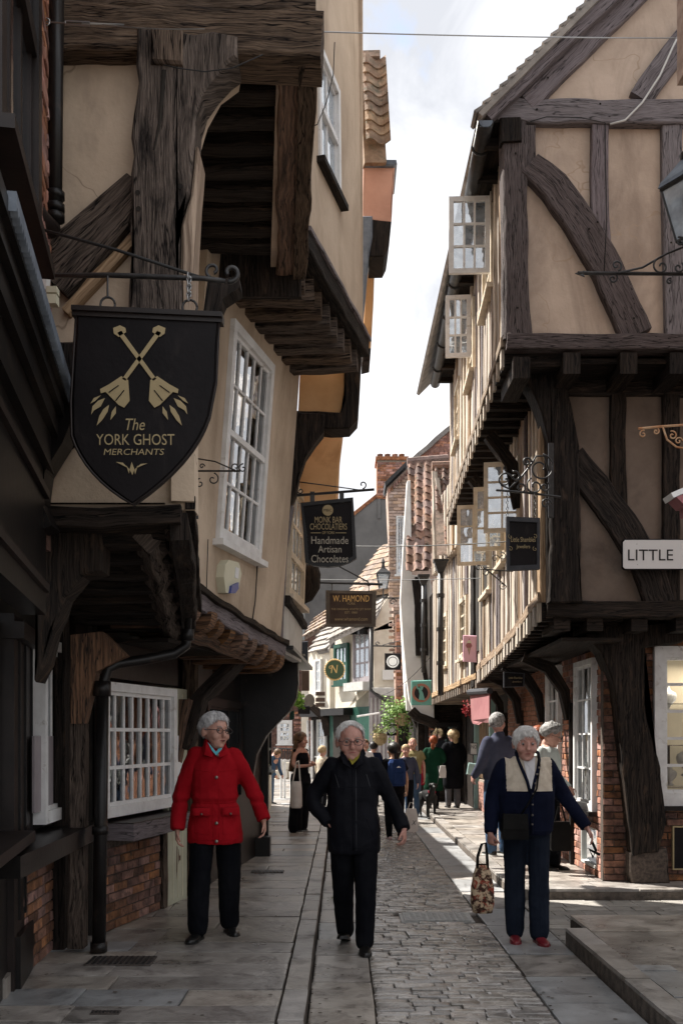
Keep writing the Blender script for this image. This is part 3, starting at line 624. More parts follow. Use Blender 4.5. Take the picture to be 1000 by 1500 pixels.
m = MB(); w0g.rect(m, 0, g0(11), 1.0, 1.06, .16, .3); m.build('sill_board', 'paint_brown', b0)
sash(w0g, .6, g0(11)-.01, 1.08, 2.3, 2, 1, b0, 'paint_black', 'glass', o=-.06, fw=.07, back='dark_room', sill=False)
m = MB(); w0g.rect(m, g0(45)-.01, w0g.L+.12, .1, .22, .02, .3); m.build('step', 'flag', b0)
# carved bracket under the cornice
cbm = MB(); c0 = P(62, 640, 5.05)
prof = [P(x, y, 5.05) for x, y in ((28, 598), (104, 590), (106, 612), (92, 648), (66, 690), (60, 735), (76, 770), (58, 776), (48, 740), (42, 690), (36, 640))]
cbm.prism(prof, (0, .16, 0)); cbm.build('bracket', 'paint_black', b0)
# ---- house A: timber house, its end wall seen above the shopfront ----
YA = 5.25
bA = bld('hA', 'timber_house', 'old timber-framed house with huge cracked oak post and deep dark jetties over the pavement', (-1.3, 6.3, 0))
wA = Wall((-3.2, YA), (-.10, YA), (0, 0))          # end wall facing the camera
def ap(pts): return [wA.px(x, y) for x, y in pts]
m = MB(); wA.slab(m, ap([(40, -60), (462, -60), (462, 40), (352, 66), (345, 104), (318, 124), (298, 160), (286, 200), (282, 260), (282, 400), (284, 745), (40, 745)]), -.03, .14); m.build('plaster', 'plaster_side', bA)
wbeam('tie_beam', wA, [(80, 36), (230, 36), (350, 44), (472, 50)], .24, .10, .24, 'oak_brown', bA, amp=.02)
wbeam('tie_beam', wA, [(80, -14), (420, -10), (462, -12)], .17, .06, .2, 'oak_brown', bA, amp=.02)
m = MB(); wA.slab(m, ap([(40, -900), (458, -900), (462, -40), (40, -40)]), -.03, .2); m.build('upper_plaster', 'plaster_side', bA)
# the great post with its curved head
prof = [(208, 64), (262, 66), (318, 70), (352, 76), (353, 104), (338, 116), (318, 134), (302, 160), (292, 190), (287, 225), (284, 262), (284, 300), (270, 340), (268, 400), (270, 470), (272, 560), (262, 640), (205, 640), (200, 560), (194, 450), (198, 380), (200, 300), (202, 220), (206, 140)]
mb = MB()
def blob(w, pr, o_, th, m_, nm, par_, amp=.012, seed=3, cuts=1):
    """thick slab with a jittered, chamfered outline for carved timbers given in wall coordinates"""
    pts = []
    n = len(pr)
    for i in range(n):
        a, b = V((*pr[i], 0)), V((*pr[(i+1) % n], 0)); k = max(1, int((b-a).length/.09))
        for j in range(k): pts.append(a.lerp(b, j/k))
    c = sum(pts, V())/len(pts); q = []
    for p in pts: nv = noise.noise_vector(V((p.x*6, p.y*6, seed)))*amp; q.append((p.x+nv.x, p.y+nv.y))
    ar = sum(q[i][0]*q[(i+1) % len(q)][1]-q[(i+1) % len(q)][0]*q[i][1] for i in range(len(q)))
    inn = []
    for i in range(len(q)):
        a, b = V((*q[i-1], 0)), V((*q[(i+1) % len(q)], 0)); t = (b-a).normalized(); nn = V((-t.y, t.x, 0))*(1 if ar > 0 else -1); inn.append((q[i][0]+nn.x*.014, q[i][1]+nn.y*.014))
    bm = bmesh.new(); uvl = bm.loops.layers.uv.new('UVMap')
    R1 = [bm.verts.new(w.pt(t, z, o_-th)) for t, z in q]; R2 = [bm.verts.new(w.pt(t, z, o_-.014)) for t, z in q]; R3 = [bm.verts.new(w.pt(t, z, o_)) for t, z in inn]
    n = len(q)
    for A, B in ((R1, R2), (R2, R3)):
        for i in range(n): bm.faces.new((A[i], A[(i+1) % n], B[(i+1) % n], B[i]))
    f = bm.faces.new(R3); bmesh.ops.triangulate(bm, faces=[f]); 
    for f in bm.faces:
        for lp in f.loops:
            d = lp.vert.co-w.a; lp[uvl].uv = (d.z, d.dot(w.u)+d.dot(w.n)*.6)
    bmesh.ops.recalc_face_normals(bm, faces=bm.faces)
    me = bpy.data.meshes.new(nm); bm.to_mesh(me); bm.free(); me.materials.append(MATS[m_]); return link(nm, me, par_)
blob(wA, ap(prof), .12, .22, 'oak_brown', 'post', bA, amp=.03)
blob(wA, ap([(228, 68), (274, 70), (273, 120), (229, 118)]), .15, .08, 'oak_brown', 'tenon', bA, amp=.01)
for pts in ([(246, 125), (243, 165), (240, 200), (232, 240)],):
    m = MB(); q = [wA.pt(*wA.px(x, y), .122) for x, y in pts]; m.loft([[p+V((-.012*(1-i/5), 0, 0)), p+V((0, -.004, 0)), p+V((.014*(1-i/5), 0, 0))] for i, p in enumerate(q)], closed=False, caps=False); m.build('crack', 'dark_room', bA)
for x, y in ((209, 301), (210, 324), (270, 292)):
    MB().lathe([(.001, 0), (.014, .001)], wA.pt(*wA.px(x, y), .124), (0, -1, 0), 10).build('peg_hole', 'dark_room', bA)
wbeam('brace', wA, [(202, 262), (165, 305), (125, 350), (70, 402)], [.17, .22, .26, .27], .05, .15, 'oak_brown', bA, amp=.02)
wbeam('brace', wA, [(196, 345), (140, 405), (95, 455)], [.05, .06, .05], .03, .1, 'oak_tan', bA, amp=.01)
blob(wA, ap([(268, 480), (284, 470), (292, 300), (296, 240), (290, 230), (284, 300), (270, 345)]), .10, .2, 'oak_tan', 'brace', bA, amp=.006)
blob(wA, ap([(40, 500), (190, 500), (130, 640), (60, 690), (40, 690)]), .0, .06, 'oak_black', 'lower_panel', bA)
wbeam('sill_beam', wA, [(60, 756), (150, 762), (262, 748)], .10, .06, .2, 'oak_black', bA, amp=.02)
# first-floor front (faces the street) running back to house B
wA1 = Wall((-.775, YA), (-1.13, 7.62), (0, 6))
m = MB(); wA1.slab(m, [(0, 2.86), (wA1.L, 2.66), (wA1.L, 5.25), (0, 5.25)], 0, .12); m.build('front_wall', 'plaster_side', bA)
# upper jetty: bressumer along the street, joists, boards
def jetty(par_, near_in, near_out, far_in, far_out, z1, z2, nj, m_='oak_black', jw=.15, jd=.17, over=.0, boards=True, ends=None):
    """joists running from the wall line (in) to the bressumer line (out); z1/z2 = soffit height at near/far end"""
    ni, no, fi, fo = V((*near_in, z1)), V((*near_out, z1)), V((*far_in, z2)), V((*far_out, z2)); up = V((0, 0, 1))
    for i in range(nj):
        k = (i+.5)/nj; a, b = ni.lerp(fi, k), no.lerp(fo, k); b = b+(b-a).normalized()*over
        rr = R.uniform(-.02, .02); beam('joist', [a, a.lerp(b, .5), b], jw*R.uniform(.85, 1.1), -up, jd, ends if ends else m_, par_, amp=.014)
    if boards:
        mb_ = MB(); mb_.face([ni+up*jd*.9, no+up*jd*.9, fo+up*jd*.9, fi+up*jd*.9]); mb_.face([ni+up*(jd*.9+.04), fi+up*(jd*.9+.04), fo+up*(jd*.9+.04), no+up*(jd*.9+.04)])
        mb_.build('floor_boards', m_, par_)
jetty(bA, (-.74, YA), (-.16, YA), (-1.1, 7.55), (-.38, 7.55), 5.22, 5.24, 9)
beam('bressumer', [(-.245, YA+.03, 5.17), (-.31, 6.4, 5.16), (-.41, 7.62, 5.15)], .19, (0, 0, -1), .20, 'oak_orange', bA, amp=.02)
beam('bressumer', [(-.125, YA-.02, 5.20), (-.19, 6.4, 5.19), (-.27, 7.64, 5.18)], .12, (1, 0, 0), .1, 'oak_brown', bA, amp=.01)
m = MB(); m.prism([(-.22, YA+.02, 5.2), (-.42, 7.6, 5.2), (-.44, 7.6, 9.4), (-.26, YA+.02, 9.4)], (-.12, 0, 0)); m.build('upper_front', 'plaster_tan', bA)
m = MB(); m.box((-.2, 5.2, 9.35), (-3.1, 0, 0), (-.16, 2.5, 0), (0, 0, 2.2)); m.build('attic', 'tile_stone', bA)
# lower jetty over the shop
zj = 2.72
jetty(bA, (-2.0, YA), (-.93, YA), (-2.0, 8.0), (-1.28, 8.0), 2.66, 2.42, 8)
beam('bressumer', [(-.96, YA+.1, 2.67), (-1.12, 6.6, 2.55), (-1.31, 8.1, 2.40)], .17, (.75, -.1, -.6), .14, 'oak_brown', bA, amp=.025)
beam('bressumer', [(-.80, YA, 2.72), (-.97, 6.6, 2.60), (-1.19, 8.15, 2.45)], .14, (1, .1, 0), .1, 'oak_black', bA, amp=.02)
beam('gutter_board', [(-.775, YA+.02, 2.86), (-.94, 6.6, 2.73), (-1.13, 8.1, 2.56)], .07, (1, .1, 0), .05, 'oak_black', bA, amp=.008)
# ground floor of house A: posts, white shop window, stall boards
wAg = Wall((-1.97, 5.3), (-2.06, 7.5), (0, 6))
def ga(px): return wAg.px(px, 1300)[0]
m = MB(); wAg.rect(m, 0, wAg.L, .1, 2.6, -.12, .1); m.build('shop_wall', 'paint_brown', bA)
t0, t1 = ga(46), ga(90)
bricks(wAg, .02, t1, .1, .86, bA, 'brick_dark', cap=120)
m = MB(); w_ = wAg; w_.slab(m, [(0, .86), (t1+.15, .86), (t1+.15, .98), (0, .98)], .26, .4); m.build('stall_board', 'paint_black', bA)
sash(wAg, ga(54), ga(86), 1.03, 2.28, 2, 1, bA, 'paint_white', 'glass', o=.04, fw=.07, bar=.02, mid=False, sill=False, back='dark_room')
m = MB(); w_.rect(m, ga(44), ga(72), 1.12, 1.62, .03, .015); o = m.build('notice', 'paint_lilac', bA)
for px_, z1_, wd in ((93, 2.5, .18), (112, 2.5, .22)):
    t = wAg.px(px_, 1300, .05)[0]; tbeam('post', wAg, [(t, .1), (t, z1_)], wd, .08, .16, 'oak_black', bA, amp=.008)
blob(Wall((-2.1, 5.32), (0, 5.32), (0, 0)), [Wall((-2.1, 5.32), (0, 5.32), (0, 0)).px(x, y) for x, y in ((52, 778), (148, 775), (150, 835), (120, 845), (95, 875), (75, 925), (66, 970), (52, 1000))], .0, .18, 'oak_black', 'bracket', bA)
q = [P(x, y, 6.9) for x, y in ((104, 930), (150, 925), (185, 960), (140, 985), (122, 1060), (104, 1060))]
MB().prism(q, (0, .14, 0)).build('bracket', 'oak_orange', bA)
beam('post', [P(113, 1060, 6.95), P(111, 1390, 6.95)], .11, (0, -1, 0), .12, 'oak_brown', bA)
# ---- house B: tan rendered house with the big sash window ----
bB = bld('hB', 'rendered_house', 'leaning tan rendered house with tall white sash window above curved joist ends', (-1.3, 8.8, 0))
B1a, B1b = V((-1.160, 7.58)), V((-.60, 9.86))
wB1 = Wall(B1a, B1b, (3, 7), lean=.075, z0=2.6)
tL = wB1.L
zb0, zb1 = 2.70, 2.46
# joist-end jetty of the first floor with its long mossy rail
def bz(t): return zb0+(zb1-zb0)*t/tL
tbeam('bressumer', wB1, [(-.1, bz(0)-.02), (tL*.5, bz(tL*.5)-.02), (tL+.02, bz(tL)-.0)], .15, .05, .2, 'oak_grey', bB, amp=.02)
tbeam('drip_rail', wB1, [(-.1, bz(0)+.055), (tL*.5, bz(tL*.5)+.05), (tL+.03, bz(tL)+.07)], .05, .085, .1, 'oak_black', bB, amp=.015)
for i in range(9):
    t = .05+i*(tL-.12)/8.2; z = bz(t)-.16; a = wB1.pt(t, z, .07+R.uniform(-.02, .02)); dd = -wB1.n
    pr = []
    for k in range(7): an = PI/2*k/6; pr.append(a-wB1.n*(.14-.14*math.sin(an))+V((0, 0, -.09+.0+.16*(1-math.cos(an))-.02)))
    prof_ = [a+V((0, 0, .09))-wB1.n*.0, *[a-wB1.n*(.16*(1-math.cos(PI/2*k/5)))+V((0, 0, .05-.13*math.sin(PI/2*k/5))) for k in range(6)], a-wB1.n*.7+V((0, 0, -.08)), a-wB1.n*.7+V((0, 0, .09))]
    MB().prism([p-wB1.u*.065 for p in prof_], wB1.u*.13).build('joist', 'oak_orange', bB)
m = MB(); m.box(wB1.pt(0, bz(tL)-.12, -.15)+V((0, 0, 0)), wB1.u*tL, -wB1.n*.8, V((0, 0, .03))); m.build('soffit', 'oak_black', bB)
beam('ledger', [wB1.pt(.3, 2.40, -.08), wB1.pt(tL+.02, 2.28, -.02)], .10, (.6, -.2, -.8), .1, 'oak_orange', bB, amp=.015)
# big sash window in B
tl, zt = wB1.px(338, 472); tr, _ = wB1.px(396, 530); _, zb_ = wB1.px(378, 826); _, zb2 = wB1.px(315, 787); tl2 = wB1.px(315, 787)[0]; tr2 = wB1.px(378, 826)[0]
print('B window', tl, tr, tl2, tr2, zt, wB1.px(396, 530)[1], zb_, zb2)
tlm, trm = (tl+tl2)/2, (tr+tr2)/2
WB = (tlm, trm, (zb_+zb2)/2, (zt+wB1.px(396, 530)[1])/2)
m = MB(); holed(wB1, m, -.12, tL, lambda t: zb0+(zb1-zb0)*t/tL, 5.35, [WB], 0, .18); m.build('wall', 'plaster_gold', bB)
sash(wB1, *WB, 5, 4, bB, 'paint_white', 'glass', o=.02, fw=.075, bar=.022)
# second floor of B
wB2 = Wall((-.30, 7.64), (.205, 9.62), (3, 8), lean=-.012, z0=5.3)
m = MB(); m.box(wB2.pt(wB2.L, 5.3, -.005), -wB2.n*1.2, wB2.u*.03, (0, 0, 4)); m.build('end_wall', 'plaster_gold', bB)
tbeam('bressumer', wB2, [(-.03, 5.42), (wB2.L+.02, 5.36)], .15, .06, .2, 'oak_black', bB, amp=.01)
tbeam('drip_rail', wB2, [(-.03, 5.50), (wB2.L+.02, 5.45)], .035, .085, .08, 'oak_grey', bB, amp=.006)
jetty(bB, (-1.05, 7.7), (-.30, 7.72), (-.52, 9.7), (.20, 9.62), 5.12, 5.10, 8, jw=.15, jd=.2, over=-.02, ends='oak_brown')
tw0, zw1 = wB2.px(464, 55); tw1 = wB2.px(495, 100)[0]; zw0 = wB2.px(480, 262)[1]
print('B2 window', tw0, tw1, zw0, zw1, wB2.px(495, 100))
WH = (max(.05, tw0), tw1, zw0, zw1)
m = MB(); holed(wB2, m, 0, wB2.L, 5.42, 9.3, [WH], 0, .2); m.build('upper_wall', 'plaster_gold', bB)
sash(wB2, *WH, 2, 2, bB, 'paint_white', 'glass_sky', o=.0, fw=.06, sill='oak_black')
m = MB(); m.box(wB2.pt(0, 9.3, .12), wB2.u*wB2.L, -wB2.n*2.5, (0, 0, 1.2)); m.build('roof', 'tile_stone', bB)
# corner post of B / C with curved bracket
wBC = Wall((-1.2, 9.92), (.3, 9.92), (0, 0))
def bc(p): return [wBC.px(*q) for q in p]
# ground floor of B
wBg = Wall((-1.86, 7.5), (-1.40, 9.5), (3, 7))
def gb(px, py=1340, o=0): return wBg.px(px, py, o)[0]
m = MB(); wBg.rect(m, -.1, wBg.L+.6, .1, 2.5, -.1, .15); m.build('shop_wall', 'paint_brown', bB)
bricks(wBg, gb(150), gb(236), .1, .80, bB, 'brick_dark', cap=160)
m = MB(); wBg.slab(m, [(gb(150), .82), (gb(243), .82), (gb(243), .95), (gb(150), .95)], .26, .4); m.build('stall_board', 'oak_grey', bB)
m = MB(); wBg.slab(m, [(gb(150), .95), (gb(243), .95), (gb(243), .957), (gb(150), .957)], .262, .4); m.build('board_top', 'paint_brown', bB)
zt0 = wBg.px(180, 1008, .1)[1]; zt1 = wBg.px(258, 1018, .1)[1]; print('shop window z', zt0, zt1, gb(150, 1100), gb(254, 1100))
sash(wBg, gb(152, 1150, .04), gb(257, 1150, .04), .99, (zt0+zt1)/2+.05, 8, 3, bB, 'paint_white', 'glass', o=.04, fw=.07, bar=.028, mid=False, sill=False, room=.9, back='dark_room')
m = MB(); wBg.rect(m, gb(150, 1000, .08), gb(262, 1000, .08), (zt0+zt1)/2+.08, (zt0+zt1)/2+.36, .07, .1); m.build('shop_fascia', 'paint_brown', bB)
beam('post', [wBg.pt(gb(262), .1, .0), wBg.pt(gb(262), 1.3, .0), wBg.pt(gb(262)+.05, 1.95, .1)], .10, wBg.n, .14, 'oak_orange', bB)
beam('bracket', [wBg.pt(gb(262)+.03, 1.5, .12), wBg.pt(gb(270), 1.95, .22), wBg.pt(gb(280), 2.2, .42), wBg.pt(gb(285), 2.36, .55)], [.09, .12, .14, .12], wBg.n, .14, 'oak_black', bB)
tbeam('post', wBg, [(gb(240), .1), (gb(240), .84)], .10, .02, .1, 'oak_brown', bB)
# cream door of B
dz = MB(); wBg.rect(dz, gb(246, 1300), gb(274, 1300), .1, 2.05, .0, .05); dr = dz.build('door', 'paint_greenish', bB)
m = MB()
for i in range(1, 4): t = gb(246, 1300)+(gb(274, 1300)-gb(246, 1300))*i/4; wBg.rect(m, t-.006, t+.006, .14, 2.0, .004, .003)
m.build('board_joint', 'plastic_cream', dr)
m = MB(); wBg.rect(m, gb(256, 1150), gb(266, 1150), 1.25, 1.62, .012, .01); m.build('notice', 'white_plain', dr)
m = MB(); wBg.rect(m, gb(248, 1200), gb(272, 1200), .93, 1.05, .014, .01); m.build('lock_plate', 'iron', dr)
MB().lathe([(.005, 0), (.03, .02), (.03, .05), (.002, .06)], wBg.pt(gb(264, 1200), .98, .014), wBg.n, 10).build('knob', 'letter_gold', dr, smooth=True)
tbeam('door_post', wBg, [(gb(281, 1300), .1), (gb(281, 1300), 2.4)], .10, .05, .12, 'oak_brown', bB)
m = MB(); m.box((-1.1, 7.66, 5.0), (.79, .0, 0), (0, .05, 0), (0, 0, 4.3)); m.build('near_end_wall', 'oak_black', bB)
# ---- house C: black shopfront, orange render above ----
bC = bld('hC', 'orange_house', 'narrow house with orange render, black beams and a black curved shopfront', (-.9, 11.4, 0))
mb = blob(wBC, bc([(440, 523), (506, 523), (505, 606), (436, 606)]), -.02, .1, 'render_orange', 'plaster', bC, amp=.003)
blob(wBC, bc([(505, 500), (529, 500), (528, 560), (524, 616), (512, 630), (484, 630), (470, 628), (433, 626), (433, 603), (498, 606), (504, 590)]), .05, .3, 'oak_black', 'beam', bC, amp=.008)
blob(wBC, bc([(430, 606), (476, 610), (474, 636), (462, 650), (448, 672), (438, 700), (434, 725), (426, 745), (418, 760), (420, 700), (426, 640)]), .08, .2, 'oak_black', 'bracket', bC, amp=.008)
wbeam('post', wBC, [(424, 740), (414, 800), (409, 900), (407, 965)], .085, .06, .12, 'oak_grey', bC, amp=.006)
# second-floor flank at depth, orange, running to x 500
wC2 = Wall((-1.0, 10.9), (.3, 10.9), (0, 0))
c2 = lambda p: [wC2.px(*q) for q in p]
blob(wC2, c2([(430, 606), (503, 606), (502, 640), (497, 680), (492, 740), (436, 760), (428, 900), (420, 900)]), 0, .12, 'render_orange', 'plaster', bC, amp=.003)
e1, e2 = wC2.pt(*wC2.px(502, 500), -.03), wC2.pt(*wC2.px(491.5, 760), -.03); m = MB(); m.prism([e1, e2, e2+V((.01, .8, 0)), e1+V((.01, .8, 0))], (-.1, 0, 0)); m.build('front_wall', 'render_orange', bC)
# first floor front of C with pale sash window
wC1 = Wall((-.60, 9.95), (-.47, 11.3), (3, 10), lean=.03, z0=2.6)
m = MB(); holed(wC1, m, 0, wC1.L, 2.95, 4.8, [(.12, wC1.L-.1, 3.05, 4.25)], 0, .15); m.build('first_floor_wall', 'plaster_tan', bC)
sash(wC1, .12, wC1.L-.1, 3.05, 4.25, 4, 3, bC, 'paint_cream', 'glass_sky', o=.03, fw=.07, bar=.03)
tbeam('rail', wC1, [(-.05, 2.98), (wC1.L*.5, 2.93), (wC1.L, 2.86)], .08, .08, .12, 'oak_black', bC, amp=.015)
m = MB(); wC1.rect(m, 0, wC1.L, 2.45, 2.92, .02, .1); m.build('fascia', 'paint_grey', bC)
# black curved shopfront of C, its end facing the camera
Yc = 11.6; wC0 = Wall((-1.7, Yc), (0, Yc), (0, 0)); c0_ = lambda p: [wC0.px(*q) for q in p]
blob(wC0, c0_([(300, 960), (436, 955), (437, 1000), (434, 1022), (424, 1042), (406, 1060), (390, 1078), (376, 1105), (370, 1140), (300, 1140)]), .0, .25, 'paint_black', 'curved_bracket', bC, amp=.0)
wCg = Wall((-1.42, 9.55), (-1.02, 13.0), (3, 10))
m = MB(); holed(wCg, m, 0, wCg.L, .1, 2.6, [(.3, 1.9, .85, 2.0)], 0, .3); m.build('shopfront', 'paint_black', bC)
sash(wCg, .3, 1.9, .85, 2.0, 3, 1, bC, 'paint_black', 'glass', o=.05, fw=.08, sill=False)
m = MB(); m.prism([(-.95, 12.9, .1), (-1.08, 12.9, .1), (-1.08, 12.9, 2.4), (-.95, 12.9, 2.4)], (0, .14, 0)); m.build('post', 'paint_black', bC)
m = MB(); m.box((-1.9, 9.95, 2.48), (1.42, 0, 0), (.1, 3.2, 0), (0, 0, .04)); m.build('soffit', 'paint_black', bC)
m = MB(); m.box(P(372, 1238, 12.5)+V((0, 0, -.5)), (.2, 0, 0), (0, .2, 0), (0, 0, .6)); m.build('plinth', 'paint_black', bC)
# top of C: pink rendered end of the third-floor jetty and pantiled slope above
wCt = Wall((0, 10.6), (1.2, 10.6), (0, 0)); ct = lambda p: [wCt.px(*q) for q in p]
blob(wCt, ct([(532, 240), (578, 244), (573, 326), (531, 322)]), .0, .5, 'render_pink', 'upper_render', bC, amp=.004)
blob(wCt, ct([(532, 236), (580, 237), (581, 243), (576, 246), (534, 246)]), .05, .6, 'lead', 'lead_gutter', bC, amp=.002)
blob(wCt, ct([(538, 322), (573, 326), (568, 366), (562, 378), (541, 378)]), .03, .5, 'oak_black', 'joist_end', bC, amp=.006)
blob(wCt, ct([(530, 320), (545, 320), (545, 350), (540, 378), (529, 500), (527, 500)]), .06, .3, 'lead', 'lead_flashing', bC, amp=.003)
m = MB(); wCd = Wall((0, 11.2), (1.2, 11.2), (0, 0))
blob(wCd, [wCd.px(*q) for q in ((536, 376), (549, 376), (547, 440), (543, 512), (530, 512))], 0, .5, 'render_orange', 'orange_wall', bC, amp=.002)
blob(wCd, [wCd.px(*q) for q in ((530, 511), (543, 511), (542, 528), (530, 531))], .03, .4, 'oak_black', 'beam_end', bC, amp=.004)
# one column of big pantiles on the slope (each a tile of its own)
def pantile(w=.25, l=.30, th=.014):
    rings = []
    for yy in (-.5, .5):
        r = []
        for k in range(9): x = k/8; r.append((( x-.5)*w, yy*l, .045*math.sin(x*2*PI+.6)*.8))
        r += [(p[0], p[1], p[2]-th) for p in r[::-1]]; rings.append(r)
    return MB().loft(rings)
PT = {m_: cached(pantile(), 'tile', m_) for m_ in ('tile_clay', 'tile_brown')}
def tile_field(p0, across, down, na, nd, m_, parent, skip=None, w=.21, l=.24, lift=.02):
    """pantiles; p0 = top left of the slope, across/down unit vectors"""
    across, down = V(across).normalized(), V(down).normalized(); n_ = across.cross(down); n_ = n_ if n_.z > 0 or abs(n_.z) < 1e-6 else -n_
    if n_.y > 0 and abs(n_.z) < .3: n_ = -n_
    for i in range(na):
        for j in range(nd):
            if skip and skip(i, j): continue
            c = V(p0)+across*(i+.5)*w+down*(j+.5)*l+n_*R.uniform(0, .006); dn = (down*1.0+n_*lift/l).normalized()
            ax = across*(w/.25*1.03); ay = -dn*(l/.30*1.12); az = ax.normalized().cross(ay.normalized())
            if az.dot(n_) < 0: az = -az
            piece('tile', PT[m_], c+n_*.03, ax, ay, az, parent)
tp0 = P(527, 78, 10.7); tile_field(P(530, 86, 10.75), (1, 0, 0), (P(538, 236, 10.45)-P(530, 86, 10.75)), 1, 9, 'tile_brown', bC, w=.25, l=.122)
m = MB(); m.prism([P(524, 74, 10.8), P(556, 73, 10.8), P(566, 238, 10.5), P(534, 238, 10.5)], (-.02, .12, 0)); m.build('roof', 'tile_brown', bC)
m = MB(); m.box(P(524, 82, 10.72), (.24, 0, 0), (0, .1, 0), (0, 0, .06)); m.build('ridge', 'tile_brown', bC)
# hidden bulk that keeps the shade right
for (x0, x1, y0, y1, z1) in ((-4.5, -1.9, 5.7, 9.6, 9.0), (-4.5, -.62, 10.1, 13.0, 5.2)):
    pass
m = MB(); m.box((-4.2, 9.95, 2.55), (2.9, 0, 0), (0, 1.7, 0), (0, 0, 4.2)); m.build('core', 'render_orange', bC)
m = MB(); m.box((-4.2, 7.7, 5.2), (3.1, 0, 0), (0, 2.1, 0), (0, 0, 4.5)); m.build('core', 'plaster_tan', bB)
m = MB(); m.box((-4.2, 7.6, .0), (2.3, 0, 0), (0, 2.2, 0), (0, 0, 5.2)); m.build('core', 'dark_room', bB)
m = MB(); m.box((-4.2, 9.8, .0), (2.6, 0, 0), (0, 3.2, 0), (0, 0, 2.6)); m.build('core', 'dark_room', bC)
m = MB(); m.box((-4.2, 5.4, .0), (2.1, 0, 0), (0, 2.15, 0), (0, 0, 9.0)); m.build('core', 'dark_room', bA)

# ---- house D: low house added beyond C, seen only as an edge; height set to shade the roadway ----
bD = bld('hD', 'added_shade_house', 'low cream house added beyond the black curved shopfront to shade the roadway', (-2, 17, 0))
wDD = Wall((-1.28, 13.3), (-1.50, 21.4), (3, 17)); hs_ = [(1.0, 2.2, .9, 2.1), (3.2, 4.4, .9, 2.1), (6.0, 7.2, .9, 2.1)]
m = MB(); holed(wDD, m, 0, wDD.L, .1, 4.0, hs_, 0, .25); m.build('front_wall', 'render_cream', bD)
for h in hs_: sash(wDD, *h, 3, 3, bD, 'paint_black', 'glass', o=.02, fw=.08)
m = MB(); m.prism([(-1.12, 13.2, 4.0), (-1.12, 13.2, 4.08), (-4.2, 13.2, 6.4), (-4.2, 13.2, 4.0)], (-.2, 8.3, 0)); m.build('roof', 'tile_stone', bD)
m = MB(); m.box((-4.2, 13.3, .1), (2.65, 0, 0), (-.2, 8.0, 0), (0, 0, 3.9)); m.build('core', 'dark_room', bD)
# ================= RIGHT SIDE: the jettied corner house =================
bR = bld('R1', 'timber_house', 'jettied timber-framed corner house with huge brace, gable and open casements', (3.6, 12, 0))
Y2, Y1, Y0 = 9.4, 9.9, 10.4
wR2 = Wall((1.2, Y2), (9, Y2), (3, 0)); wR1 = Wall((1.2, Y1), (9, Y1), (3, 0)); wR0 = Wall((1.2, Y0), (9, Y0), (3, 0))
r2 = lambda p: [wR2.px(*q) for q in p]; r1 = lambda p: [wR1.px(*q) for q in p]; r0 = lambda p: [wR0.px(*q) for q in p]
m = MB(); wR2.slab(m, r2([(742, 500), (1180, 500), (1180, -40), (1100, -160), (925, 0), (742, 160)]), -.04, .14); m.build('gable_plaster', 'plaster_tan', bR)
g = 'oak_grey'
wbeam('rafter', wR2, [(772, 150), (845, 78), (925, -2), (1090, -165)], .17, .05, .16, g, bR, amp=.012)
wbeam('barge_board', wR2, [(712, 168), (800, 84), (890, 0), (1080, -185)], .125, .16, .10, 'oak_grey', bR, amp=.01)
wbeam('tie_beam', wR2, [(728, 158), (840, 161), (960, 162), (1180, 163)], .225, .06, .2, g, bR, amp=.014)
wbeam('corner_post', wR2, [(753, 172), (754, 300), (757, 420), (760, 495)], [.24, .22, .23, .28], .05, .2, 'oak_rough', bR, amp=.014)
wbeam('post_head', wR2, [(748, 172), (749, 206)], .20, .09, .12, 'oak_black', bR, amp=.01)
wbeam('post', wR2, [(778, 182), (776, 262)], .10, .03, .14, 'oak_rough', bR, amp=.012)
wbeam('post', wR2, [(879, 182), (878, 270), (882, 360)], .165, .035, .15, g, bR, amp=.008)
wbeam('post', wR2, [(984, 182), (985, 300), (990, 490)], .19, .035, .15, g, bR, amp=.008)
wbeam('brace', wR2, [(776, 238), (812, 270), (850, 322), (890, 392), (934, 490)], [.24, .30, .31, .30, .30], .055, .15, 'oak_rough', bR, amp=.014)
wbeam('brace', wR2, [(938, 144), (962, 108), (998, 62), (1030, 20)], .22, .045, .14, g, bR, amp=.012)
wbeam('sill_beam', wR2, [(742, 498), (860, 499), (1180, 500)], .145, .07, .2, 'oak_rough', bR, amp=.008)
for i in range(26):
    x, y_ = [(784, 166), (810, 170), (876, 158), (903, 172), (952, 170), (889, 190), (753, 230), (758, 330), (756, 455), (800, 499), (852, 496), (905, 503), (948, 498), (882, 240), (872, 330), (985, 220), (979, 360), (850, 60), (800, 120), (936, 130), (860, 340), (905, 420), (925, 470), (770, 499), (975, 500), (830, 160)][i]
    if i % 2 == 0: MB().lathe([(.001, 0), (.011, .001), (.001, .012)], wR2.pt(*wR2.px(x, y_), .062), (0, -1, 0), 6).build('peg', 'dark_room', bR)
